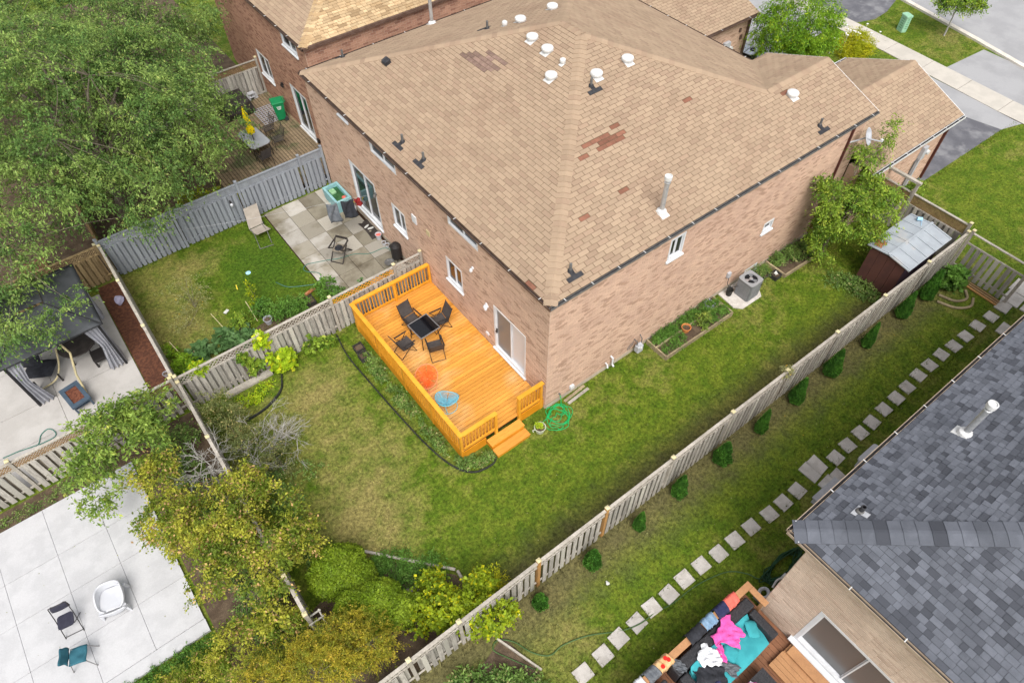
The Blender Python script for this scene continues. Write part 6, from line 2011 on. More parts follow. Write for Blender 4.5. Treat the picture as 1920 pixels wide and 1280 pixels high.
# ------------------------------------------------------------------ gazebo and its furniture
GZ_ = thing('gazebo', 'dark grey fabric gazebo with tied back grey curtains', 'gazebo', (-12, 12.1, 0))
gx0, gx1, gy0, gy1 = -13.62, -10.38, 10.40, 13.9
gp_ = [(gx0, gy0, 2.32), (gx1, gy0, 2.32), (gx1, gy1, 2.32), (gx0, gy1, 2.32)]
pk0, pk1 = (-12.25, 11.9, 3.05), (-11.75, 12.4, 3.05)
top4 = [(-12.45, 11.7, 3.0), (-11.55, 11.7, 3.0), (-11.55, 12.6, 3.0), (-12.45, 12.6, 3.0)]
for i in range(4):
    j = (i + 1) % 4
    a, b, c_, d_ = Vector(gp_[i]), Vector(gp_[j]), Vector(top4[j]), Vector(top4[i])
    MB().sheet(lambda u, v: (a.lerp(b, u)).lerp(d_.lerp(c_, u), v) - Vector((0, 0, .10 * math.sin(math.pi * v) + .04 * math.sin(math.pi * u) * (1 - v))), 10, 8, .012).build('roof_panel', 'gazebo_roof', GZ_, smooth=True)
    MB().tube([a, d_], .018, 6).build('rafter', 'gazebo_ridge', GZ_)
    MB().tube([a, b], .02, 6).build('eave_bar', 'gazebo_ridge', GZ_)
    pp = Vector((a.x + (.16 if a.x < -12 else -.16), a.y + (.2 if a.y < 12 else -.2), 0))
    MB().box((pp.x - .035, pp.y - .035, .06), (pp.x + .035, pp.y + .035, 2.3)).build('post', 'gazebo_ridge', GZ_)
    for s in ((1, 0), (0, 1)):
        q = pp + Vector((s[0] * (.3 if a.x < -12 else -.3), s[1] * (.3 if a.y < 12 else -.3), 0))
        ph = i * 1.7 + s[0]
        def cf(u, v):
            wdt = .50 * (.55 + .45 * abs(v - .45) * 1.9)
            base = pp + (q - pp).normalized() * (.03 + wdt * u)
            nrm = Vector((-(q - pp).y, (q - pp).x, 0)).normalized()
            return base + nrm * (.05 * math.sin(22 * u + ph) * (.5 + v * .8)) + Vector((0, 0, 2.22 - 2.12 * v))
        MB().sheet(cf, 28, 10).build('curtain', 'curtain', GZ_, smooth=True)
MB().add([(*p[:2], 3.08) for p in top4] + [(-12.0, 12.15, 3.3)], ((0, 1, 4), (1, 2, 4), (2, 3, 4), (3, 0, 4))).build('vent_cap', 'gazebo_roof', GZ_)
OT = thing('oval_table', 'round dark bronze table under the gazebo', 'table', (-11.6, 11.9, .06))
MB().lathe([(.62, .62), (.64, .64), (.62, .67), (.01, .67)], (-11.6, 11.9, .06), 28).build('top', 'cover_brown', OT)
for k_ in range(4):
    MB().tube([(-11.6 + .4 * math.cos(1.57 * k_ + .6), 11.9 + .4 * math.sin(1.57 * k_ + .6), .70), (-11.6 + .5 * math.cos(1.57 * k_ + .6), 11.9 + .5 * math.sin(1.57 * k_ + .6), .06)], .02, 6).build('leg', 'black_frame', OT)
SO_ = thing('swing_seat', 'dark cushioned swing seat under the gazebo, on the pad side', 'seat', (-13.0, 11.8, .06))
cushion('seat_cushion', (-12.95, 11.75, .50), (1.0, .8, .2), R(-30), 0, 'black_cloth', SO_)
cushion('back_cushion', (-13.2, 12.15, .80), (1.0, .6, .2), R(-30), R(65), 'black_cloth', SO_)
MB().tube(smooth_path([(-13.3, 11.2, .12), (-12.7, 11.15, .3), (-12.4, 11.5, .5), (-12.2, 11.9, .9)], 6), .03, 6).build('frame', 'cane', SO_)
for x, y in ((-13.3, 11.35), (-12.55, 11.2)):
    MB().bar((x, y, .06), (x, y, .45), .05).build('leg', 'black_frame', SO_)
tag(MB().tube([(-11.75, 10.42, 2.28), (-11.7, 10.5, 1.7), (-11.95, 10.3, .9), (-12.05, 10.1, .12)], .035, 6).build('canvas_strap', 'cane'), 'cream canvas strap hanging from the front gazebo edge', 'strap')
AR_ = thing('armchair', 'black armchair under the gazebo beside the round table', 'chair', (-11.1, 11.4, .06))
MB().box((-11.4, 11.0, .3), (-10.9, 11.5, .45)).build('seat', 'black_frame', AR_)
MB().box((-10.95, 11.0, .45), (-10.86, 11.5, .95)).build('backrest', 'black_frame', AR_)
for x, y in ((-11.37, 11.03), (-10.93, 11.03), (-11.37, 11.47), (-10.93, 11.47)):
    MB().box((x - .03, y - .03, .06), (x + .03, y + .03, .3)).build('leg', 'black_frame', AR_)
FP = thing('fire_table', 'blue grey square fire pit table filled with rusty lava rock', 'fire pit', (-12.33, 9.96, .06), R(10))
t_ = MB()
for a, b in (((-.32, -.52), (.32, -.36)), ((-.32, .36), (.32, .52)), ((-.32, -.36), (-.19, .36)), ((.19, -.36), (.32, .36))):
    t_.box((*a, .33), (*b, .40))
part(t_, 'top_frame', 'blue_grey', FP)
part(MB().box((-.188, -.358, .28), (.188, .358, .355)), 'lava_rock', 'ember', FP)
for s in (-1, 1):
    for u_ in (-1, 1):
        part(MB().box((s * .26 - .03, u_ * .46 - .03, 0), (s * .26 + .03, u_ * .46 + .03, .329)), 'leg', 'blue_grey', FP)
part(MB().box((-.24, -.42, .15), (.24, .42, .18)), 'shelf', 'blue_grey', FP)

# ------------------------------------------------------------------ chairs on the concrete patio
WC = thing('tub_chair', 'white moulded plastic tub chair on the concrete patio', 'chair', (-13.48, 2.3, .10), R(-14))
def shell(u, v):
    # squarish horseshoe wall: u round the seat, v up; the arms fall away to the front
    t = R(-62 + 304 * u)
    c_, s_ = math.cos(t), math.sin(t)
    q_ = (abs(c_) ** 3.2 + abs(s_) ** 3.2) ** (-1 / 3.2)
    arm = min(1.0, max(0.0, (s_ * q_ + .95) / 1.2))
    f_ = 1 + .10 * v
    return (.34 * c_ * q_ * f_ * (1 - .10 * max(0, s_)), .36 * s_ * q_ * f_ + .03, .34 + v * (.05 + .23 * arm))
part(MB().sheet(shell, 40, 6, .04), 'shell', 'white_plastic', WC, smooth=True)
part(MB().prism(rrect(0, .02, .325, .33, .09), .30, .36), 'seat', 'white_plastic', WC, bevel=.02)
part(MB().sheet(lambda u, v: (-.34 + .68 * u, -.34 - .04 * math.sin(math.pi * u), .38 - .20 * v + .10 * (2 * u - 1) ** 2 * v), 10, 4, .03), 'front_apron', 'white_plastic', WC, smooth=True)
for s, y_ in ((-1, -.30), (1, -.30), (-1, .30), (1, .30)):
    part(MB().add([(s * .30 - .05, y_ - .05, .34), (s * .30 + .05, y_ - .05, .34), (s * .30 + .05, y_ + .05, .34), (s * .30 - .05, y_ + .05, .34), (s * .36 - .025, y_ * 1.15 - .025, 0), (s * .36 + .025, y_ * 1.15 - .025, 0), (s * .36 + .025, y_ * 1.15 + .025, 0), (s * .36 - .025, y_ * 1.15 + .025, 0)],
              ((0, 1, 2, 3), (7, 6, 5, 4), (0, 4, 5, 1), (1, 5, 6, 2), (2, 6, 7, 3), (3, 7, 4, 0))), 'leg', 'white_plastic', WC)
KC = thing('folding_chair', 'dark charcoal folding chair with padded seat on the concrete patio', 'chair', (-14.62, 2.45, .10), R(172))
part(MB().prism(rrect(0, .02, .20, .20, .08), .42, .45), 'seat', 'charcoal_plastic', KC)
Mb = Matrix.Translation((0, -.26, .58)) @ Matrix.Rotation(R(102), 4, 'X')
bk = MB().sheet(lambda u, v: Mb @ Vector(((2 * u - 1) * .22 * (1 - .25 * v ** 4), v * .24, .03 * (2 * u - 1) ** 2)), 10, 6, .02)
part(bk, 'backrest', 'charcoal_plastic', KC, smooth=True)
for s in (-1, 1):
    part(MB().tube([(s * .23, .30, 0), (s * .23, -.10, .48), (s * .22, -.30, .82)], .012, 6), 'leg', 'black_frame', KC)
    part(MB().tube([(s * .20, -.26, 0), (s * .20, .18, .42)], .012, 6), 'leg', 'black_frame', KC)
part(MB().tube([(-.23, .27, .03), (.23, .27, .03)], .01, 6).tube([(-.22, -.30, .82), (.22, -.30, .82)], .012, 6), 'stretcher', 'black_frame', KC)
TC = thing('side_chair', 'small chair with a dark teal cloth over its seat on the concrete patio', 'chair', (-14.60, 1.32, .10), R(70))
part(MB().sheet(lambda u, v: (-.22 + .44 * u, -.20 + .42 * v, .45 + .02 * math.sin(8 * u) * math.sin(5 * v)), 8, 8, .03), 'seat', 'teal_shirt', TC, smooth=True)
part(MB().sheet(lambda u, v: (-.22 + .44 * u + .03 * math.sin(5 * v), .22 + .10 * v, .47 + .26 * v + .02 * math.sin(9 * u)), 8, 6, .03), 'backrest', 'teal_shirt', TC, smooth=True)
for sx_, sy_ in ((-1, -1), (1, -1), (-1, 1), (1, 1)):
    part(MB().tube([(sx_ * .19, sy_ * .18, .44), (sx_ * .25, sy_ * .30, 0)], .014, 6), 'leg', 'grey_trim', TC)

# ------------------------------------------------------------------ street side
UB = thing('utility_pillar', 'green utility pillar on the boulevard grass', 'utility box', (31.65, 7.25, 0), R(-20))
part(MB().prism(rrect(0, 0, .17, .24, .06), 0, .82), 'body', 'utility_green', UB)
part(MB().prism(rrect(0, 0, .20, .27, .08), .82, .90), 'lid', 'utility_green', UB)
for i in range(5):
    part(MB().cbox((-.172, .0, .70 - .12 * i), (.004, .22, .045)), 'print', 'print_green', UB)
    part(MB().cbox((0.0, -.242, .70 - .12 * i), (.14, .004, .045)), 'print', 'print_green', UB)
BQ = thing('barbecue', 'black barbecue with silver top behind the roof valley', 'barbecue', (22.0, 10.3, 0), R(10))
part(MB().box((-.40, -.42, .05), (.40, .42, .80)), 'cabinet', 'black_frame', BQ)
part(MB().box((-.38, -.40, .801), (.38, -.02, .86)).box((-.38, .02, .801), (.38, .40, .86)), 'top', 'chrome', BQ)
part(MB().tube([(x, y, .87) for x, y in rr2(.44, .46, .1)], .03, 6, closed=True), 'rim', 'chrome', BQ)
part(MB().tube([(.16 + .12 * math.cos(t), -.2 + .12 * math.sin(t), .88) for t in np.linspace(0, 6.2832, 17)[:-1]], .03, 6, closed=True), 'burner', 'black_frame', BQ)

# small things lying about
FL = thing('fence_lamp', 'small white lamp hanging on the grey painted fence', 'lamp', (-4.35, 15.0, 1.2))
MB().lathe([(.05, -.10), (.075, 0), (.02, .05)], (-4.35, 14.97, 1.15), 10).build('shade', 'white_plastic', FL)
MB().box((-4.38, 14.99, 1.15), (-4.32, 15.06, 1.30)).build('bracket', 'black_frame', FL)
rr_ = random.Random(9)
def lump(name, label, c, s, mat, cat, seed=1):
    r_ = random.Random(seed)
    ph = [r_.uniform(0, 6) for _ in range(4)]
    def f(u, v):
        t, q = 6.2832 * u, math.pi * v
        k_ = 1 + .16 * math.sin(3 * t + ph[0]) * math.sin(q) + .12 * math.sin(5 * q + 2 * t + ph[1]) * math.sin(q)
        return (c[0] + s[0] * k_ * math.sin(q) * math.cos(t), c[1] + s[1] * k_ * math.sin(q) * math.sin(t), c[2] + s[2] * k_ * math.cos(q))
    return tag(MB().sheet(f, 14, 9).build(name, mat), label, cat)
lump('boulder', 'grey pink boulder between the lumpy cedar and the lime vine', (-6.8, -2.55, .14), (.24, .2, .2), 'rock', 'boulder', 3)
lump('plastic_bag', 'crumpled violet bag in the mulch bed by the fence', (-9.78, 13.75, .12), (.16, .24, .12), 'pot_lilac', 'bag', 4)
lump('paper_scrap', 'white paper scrap on the lawn strip between fence and stones', (-2.24, -5.62, .05), (.05, .06, .03), 'dirt_scrap', 'litter', 5)
lump('paper_scrap', 'pale chip of debris at the foot of the long fence near the vine', (-4.75, -4.75, .05), (.07, .05, .03), 'dirt_scrap', 'litter', 6)
pot('plant_pot', 'small grey pot on the mulch near the fence corner', (-9.6, 9.2, .02), .10, .16, 'pot_grey')
RB = thing('storage_box', 'reddish brown wooden box in the shade beside the gazebo', 'box', (-11.85, 16.85, 0))
MB().box((-12.3, 16.4, .02), (-11.4, 17.3, .55)).build('body', 'shed_red', RB)
MB().box((-12.34, 16.36, .55), (-11.86, 17.34, .60)).build('lid_board', 'shed_red', RB)
MB().box((-11.84, 16.36, .55), (-11.36, 17.34, .60)).build('lid_board', 'shed_red', RB)
tag(MB().bar((-5.62, -4.9, .06), (-5.15, -6.25, .06), .05, .1).build('bed_board', 'weathered_rail'), 'grey board edging the soil bed beside the snaking hose', 'board')

# ------------------------------------------------------------------ trees and shrubs
tree('ash_tree', 'huge green ash tree filling the top left corner', (-8.0, 18.6), (-7.6, 18.0, 3.6), .26,
     [((-7.6, 17.6, 5.6), (4.6, 3.6, 2.6)), ((-10.6, 15.8, 5.0), (3.0, 2.6, 2.2)), ((-5.1, 18.6, 5.0), (2.8, 3.0, 2.0)), ((-5.6, 15.3, 4.4), (2.2, 1.9, 1.7)), ((-9.2, 20.5, 5.6), (3.6, 3.6, 2.6)), ((-4.0, 22.0, 5.2), (3.2, 3.0, 2.2)), ((-8.4, 14.2, 4.4), (2.3, 1.6, 1.5)),
      ((-12.2, 13.2, 4.4), (1.8, 1.9, 1.4)), ((-7.0, 25, 5.0), (4.5, 4, 2.6)), ((-3.1, 17.0, 3.4), (1.2, 1.5, 1.0)), ((-11.6, 10.5, 3.6), (1.25, 1.0, .5)), ((-11.2, 10.2, 3.3), (.8, .7, .4)), ((-13.0, 11.0, 3.9), (1.4, 1.4, .6)), ((-12.6, 12.6, 4.2), (1.6, 1.3, .6)), ((-13.4, 10.4, 3.4), (.9, .7, .4)), ((-7.2, 13.9, 3.2), (1.0, .8, .7)), ((-3.5, 19.2, 3.6), (1.0, 1.6, .9)), ((-9, 29, 5.0), (6, 4.5, 2.4)), ((-1.5, 26.5, 4.6), (2.4, 3.5, 2.0)), ((-4.4, 16.6, 3.4), (1.8, 1.1, .8))],
     4500, 6, 13, .64, .105, 'leaf_ash', seed=3, droop=.6, shell=.6, limbs=22, twigs=260, spread=.045, aspect=.42, up=.75, gaps=1.25, gthr=-.45)
tree('cherry_tree', 'leafy light green tree leaning over the dark lattice fence', (-10.9, 6.7), (-11.2, 6.2, 1.6), .06,
     [((-11.5, 5.9, 2.5), (1.45, .9, .7)), ((-10.4, 6.3, 2.3), (.8, .7, .55)), ((-12.3, 5.4, 2.2), (.8, .7, .5)), ((-12.5, 4.4, 1.9), (.55, .5, .3)), ((-10.9, 5.2, 2.1), (.7, .5, .5))],
     270, 5, 9, .40, .12, 'leaf_cherry', seed=5, droop=.5, shell=.3, limbs=10, twigs=60, aspect=.42, gaps=2.6, gthr=-.45)
tree('pear_tree', 'pear tree with yellowing and rusty leaves over the concrete edge', (-10.2, 1.9), (-10.1, 1.9, 1.5), .07,
     [((-10.0, 1.7, 2.1), (1.5, 1.2, .75)), ((-9.0, .9, 2.1), (1.0, 1.2, .6)), ((-11.2, 2.9, 1.8), (.8, .9, .55)), ((-10.9, .8, 1.7), (.9, .8, .5)), ((-9.4, -.3, 2.0), (.9, .8, .5)), ((-11.0, 4.3, 1.9), (.7, .5, .45)), ((-8.3, .2, 1.6), (.6, .7, .5)), ((-9.2, 2.5, 2.0), (.7, .8, .4)), ((-10.6, -1.0, 1.2), (.8, .6, .5)), ((-9.9, -1.6, 1.2), (.5, .4, .4))],
     1250, 5, 10, .34, .08, 'leaf_pear', seed=8, droop=.35, shell=.15, limbs=14, twigs=120, aspect=.55, gaps=2.3, gthr=-.28)
bush('shrub', 'dull olive shrub in the fence corner behind the bare twigs', [((-8.7, 5.8, .9), (.7, .8, .8)), ((-8.6, 4.6, .8), (.6, .7, .6)), ((-7.9, 3.5, .5), (.6, .7, .5))], 240, 5, 9, .3, .06, 'leaf_dull', seed=9, shell=.2)
bush('shrub', 'low green shrubs at the fence foot beside the dead twigs', [((-8.3, 2.6, .35), (.6, .9, .35)), ((-7.3, 2.7, .2), (.3, .3, .25)), ((-8.4, .6, .4), (.5, .9, .4))], 90, 5, 8, .28, .07, 'leaf_weed', seed=10, shell=.2)
# dead twiggy shrub
DT = thing('dead_shrub', 'bare grey twiggy shrub spreading over the dry lawn', 'shrub', (-8.2, 4.2, 0))
rg = np.random.default_rng(31)
tw = MB()
def twig(p, d, L, r, depth):
    q = p + d * L + rg.normal(size=3) * L * .12
    mid = (p + q) / 2 + rg.normal(size=3) * L * .08
    tw.tube([Vector(p), Vector(mid), Vector(q)], r, 4, r2=r * .5)
    if depth > 0:
        for k_ in range(3 if depth > 1 else 4):
            dd = d + rg.normal(size=3) * .6
            dd[2] *= .7
            dd /= np.linalg.norm(dd)
            s0 = p + (q - p) * rg.uniform(.4, 1)
            twig(s0, dd, L * rg.uniform(.5, .75), r * .6, depth - 1)
for k_ in range(15):
    a = rg.uniform(0, 6.28)
    d = np.array([math.cos(a) * .8 + .55, math.sin(a) * .8 - .1, .75])
    d /= np.linalg.norm(d)
    twig(np.array([-8.3 + rg.normal() * .4, 4.0 + rg.normal() * .45, .1]), d, rg.uniform(.8, 1.25), .018, 3)
tag(tw.build('twigs', 'bark_grey', DT), kind='stuff')
DT2 = thing('dead_shrub', 'bare silvery branches in the pear tree crown above the leaning fence', 'shrub', (-10.0, 4.2, 0))
tw = MB()
for k_ in range(9):
    a = rg.uniform(0, 6.28)
    d = np.array([math.cos(a), math.sin(a), .9])
    d /= np.linalg.norm(d)
    twig(np.array([-9.7 + rg.normal() * .2, 4.0 + rg.normal() * .2, 1.1]), d, rg.uniform(.6, 1.0), .018, 3)
tw.tube([(-9.75, 4.0, 0), (-9.7, 4.0, 1.2)], .05, 7)
tag(tw.build('twigs', 'bark_grey', DT2), kind='stuff')

def cedar(name, label, blobs, n, size, mat, seed, aspect=.35, jit=.05, cat='shrub', feather=.16):
    """clipped evergreen: upright sprays all over rounded lobes"""
    rng = np.random.default_rng(seed)
    c0 = np.mean([b[0] for b in blobs], axis=0)
    t = thing(name, label, cat, (c0[0], c0[1], 0))
    per = np.array([b[1][0] * b[1][1] + b[1][0] * b[1][2] for b in blobs])
    Ps, Ds, Ns = [], [], []
    for b, q in zip(blobs, per / per.sum()):
        m_ = int(n * q)
        d = rng.normal(size=(m_, 3))
        d /= np.linalg.norm(d, axis=1, keepdims=True)
        d[:, 2] = np.where(d[:, 2] < -.4, -d[:, 2], d[:, 2])
        lump = 1 + .07 * np.sin(d[:, 0] * 9 + d[:, 1] * 7 + seed) * np.cos(d[:, 2] * 8)
        rad = (lump * rng.uniform(.88, 1.02, m_))[:, None]
        Ps.append(np.array(b[0]) + d * np.array(b[1]) * rad)
        dd = d * .35 + rng.normal(size=(m_, 3)) * .6
        dd[:, 2] += .3
        Ds.append(dd)
        Ns.append(d + np.array([0, 0, .35]))
    P = np.concatenate(Ps)
    Dd = np.concatenate(Ds)
    P[:, 2] = np.maximum(P[:, 2], .04)
    link('foliage', leaf_mesh('foliage', P, size, mat, rng, Dd, .6, curl=.2, Nv=np.concatenate(Ns)), t)
    mb = MB()
    mb.tube([(c0[0], c0[1], -.05), (c0[0], c0[1], c0[2])], .06, 7, r2=.03)
    for b in blobs:
        limb(mb, (c0[0], c0[1], .15), b[0], .04, .02, rng, n=3)
    mb.build('stem', 'bark', t)
    return t
cedar('round_cedar', 'clipped round green cedar, the larger dome behind the golden cedar', [((-8.15, -.95, .72), (.85, .72, .72)), ((-7.85, -1.35, .55), (.6, .55, .55))], 22000, .06, 'leaf_cedar', 41)
cedar('round_cedar', 'lumpy dark green cedar between the round dome and the yellow vine', [((-8.25, -2.0, .62), (.55, .45, .6)), ((-7.65, -2.35, .78), (.65, .55, .75)), ((-7.35, -2.85, .62), (.55, .5, .6)), ((-7.95, -2.75, .6), (.5, .45, .55))], 26000, .06, 'leaf_cedar', 42)
tree('golden_cedar', 'golden yellow feathery cedar at the bottom edge', (-9.2, -3.0), (-9.2, -3.0, 1.3), .06,
     [((-9.0, -2.75, 1.55), (.75, .45, .55)), ((-8.3, -3.45, 1.5), (.65, .45, .5)), ((-10.1, -2.75, 1.45), (.85, .5, .5)), ((-9.5, -3.4, 1.9), (.8, .55, .5)), ((-10.9, -2.5, 1.2), (.6, .5, .5)), ((-8.6, -2.55, 1.0), (.5, .3, .4))],
     520, 6, 22, .44, .055, 'leaf_goldcedar', seed=14, droop=.35, shell=.35, limbs=14, twigs=120, aspect=.34, spread=.022, gaps=2.6, gthr=-.5)
bush('shrub', 'yellow green shrub below the concrete patio corner', [((-11.4, -.6, .5), (.7, .4, .5)), ((-12.6, -1.0, .4), (1.0, .5, .4)), ((-11.0, -1.7, .5), (.7, .5, .5)), ((-13.8, -.6, .2), (.9, .3, .2))], 220, 5, 9, .3, .06, 'leaf_pear', seed=15, shell=.2)
bush('climbing_vine', 'bright lime vine spilling over the long fence near its lower end', [((-5.9, -4.0, 1.2), (.9, .45, .5)), ((-5.5, -4.75, 1.0), (.75, .22, .65)), ((-6.4, -3.5, .8), (.6, .6, .6)), ((-5.2, -3.7, .9), (.45, .4, .5)), ((-6.9, -3.3, .6), (.6, .5, .5)), ((-6.3, -2.7, .5), (.5, .4, .4))], 330, 5, 8, .26, .09, 'leaf_vine', seed=16, shell=.2, aspect=.75, cat='vine')
bush('weeds', 'dark green weeds filling the pole edged corner bed', [((-6.9, -1.6, .12), (.8, .6, .22)), ((-6.2, -2.3, .12), (.7, .6, .22)), ((-7.2, -1.2, .1), (.4, .3, .18))], 260, 5, 7, .26, .07, 'leaf_garden', seed=17, shell=.1, aspect=.3)
bush('weeds', 'leafy plants in the soil bed at the bottom edge beside the hose', [((-6.4, -6.0, .2), (.8, .5, .28)), ((-5.8, -6.5, .2), (.5, .7, .28)), ((-7.0, -5.4, .2), (.6, .4, .25))], 210, 5, 7, .26, .085, 'leaf_weed', seed=18, shell=.1)
tree('side_tree', 'bushy green tree against the side wall beside the shed', (13.6, -.9), (13.4, -1.1, 1.6), .07,
     [((13.2, -1.3, 2.5), (1.1, .8, .9)), ((14.6, -1.2, 2.6), (1.0, .7, .8)), ((12.6, -1.1, 1.8), (.6, .5, .8)), ((13.9, -2.2, 2.3), (.9, .7, .6)), ((15.4, -1.6, 2.6), (.6, .6, .5)), ((12.6, -.8, 3.2), (.8, .45, .5)), ((13.1, -1.4, 1.0), (.7, .5, .7)), ((15.3, -.5, 3.2), (.7, .4, .5)), ((14.3, -.6, 3.9), (.5, .4, .6)), ((15.7, -.7, 4.4), (.4, .35, .6)), ((12.4, -.6, 3.7), (.4, .3, .4))],
     700, 5, 11, .42, .10, 'leaf_side', seed=19, droop=.4, shell=.3, limbs=16, twigs=130, aspect=.42, gaps=2.4, gthr=-.35)
tree('front_tree', 'rounded bright green tree in the front garden beyond the roofs', (22.6, 8.3), (22.6, 8.3, 1.6), .10,
     [((22.4, 8.2, 3.2), (2.1, 1.7, 1.5)), ((23.3, 7.4, 2.6), (1.3, 1.0, 1.0)), ((21.6, 8.8, 2.6), (1.2, 1.1, 1.1)), ((21.7, 7.3, 2.2), (.9, .8, .8))],
     620, 5, 10, .45, .13, 'leaf_bright', seed=20, droop=.6, shell=.5, limbs=12, twigs=60, aspect=.30)
tree('street_sapling', 'young street tree with slim trunk on the boulevard grass', (33.0, 5.45), (33.0, 5.5, 1.5), .05,
     [((33.1, 5.5, 2.1), (1.0, 1.05, .75)), ((33.5, 4.9, 1.9), (.6, .6, .5)), ((32.7, 6.0, 1.9), (.7, .7, .5))], 190, 5, 9, .36, .11, 'leaf_side', 'bark_grey', seed=21, shell=.3, limbs=8, twigs=40)
bush('ornamental_grass', 'yellow ornamental grass with white flowers beside the sidewalk', [((27.4, 7.5, .5), (1.0, .9, .6))], 230, 6, 8, .5, .16, 'leaf_yellowgrass', seed=22, shell=.1, aspect=.12, droop=.2, up=.1)
fl = thing('flower_clump', 'white flower heads above the yellow ornamental grass', 'flowers', (27.9, 8.1, 0))
rg2 = np.random.default_rng(3)
for i in range(22):
    x, y, z = 27.5 + rg2.normal() * .38, 7.8 + rg2.normal() * .38, .95 + rg2.uniform(-.2, .3)
    MB().lathe([(.01, 0), (.05, .02), (.055, .04), (.01, .06)], (x, y, z), 7).cyl((x, y, 0), (x, y, z), .006, n=4).build('flower', 'flower_white', fl)

# young thujas along the fence
th = [(-4.12, .78), (-2.22, .92), (-.4, .95), (1.32, .95), (3.23, .90), (5.05, 1.0), (6.89, 1.05), (8.79, 1.05), (10.81, 1.0), (13.03, 1.05), (14.57, 1.15)]
rng = np.random.default_rng(50)
m_ = 5200
zz = rng.uniform(0, 1, m_) ** 1.3
ang = rng.uniform(0, 6.2832, m_)
rad = .30 * (1.02 - zz) ** .7 * np.minimum(1, .45 + zz * 5) * rng.uniform(.72, 1.06, m_) * (1 + .10 * np.sin(5 * ang + 9 * zz))
P = np.stack([rad * np.cos(ang), rad * np.sin(ang), .04 + zz * .98], 1)
Dd = np.stack([np.cos(ang) * .5, np.sin(ang) * .5, np.full(m_, 1.0)], 1) + rng.normal(size=(m_, 3)) * .3
tmesh = leaf_mesh('foliage', P, .075, 'leaf_thuja', rng, Dd, .45, curl=.15, Nv=np.stack([np.cos(ang), np.sin(ang), np.full(m_, .6)], 1))
smesh = MB().tube([(0, 0, -.05), (0, 0, .8)], .02, 6, r2=.008).mesh('stem', 'bark')
for i, (x, h_) in enumerate(th):
    t = thing('thuja', 'small dark cone shaped evergreen beside the long fence, %s from the near end' % ORD[i], 'evergreen', (x, -4.92 - .02 * (i % 3), 0), i * 1.3, 'young evergreens along the fence')
    for nm, me in (('foliage', tmesh), ('stem', smesh)):
        o = bpy.data.objects.new(nm, me)
        COL.objects.link(o)
        o.parent = t
    s_ = .92 + .17 * math.sin(i * 2.1)
    t.scale = (s_, s_ * .95, h_ * 1.28)
    if i in (0, 1, 2):
        t.scale = (s_ * .9, s_ * .9, h_ * 1.15)
bush('hosta', 'broad leafed plant at the far end of the long fence by the board gate', [((16.0, -5.1, .35), (.55, .40, .35))], 60, 5, 5, .26, .18, 'leaf_garden', seed=60, shell=.3, aspect=.7)

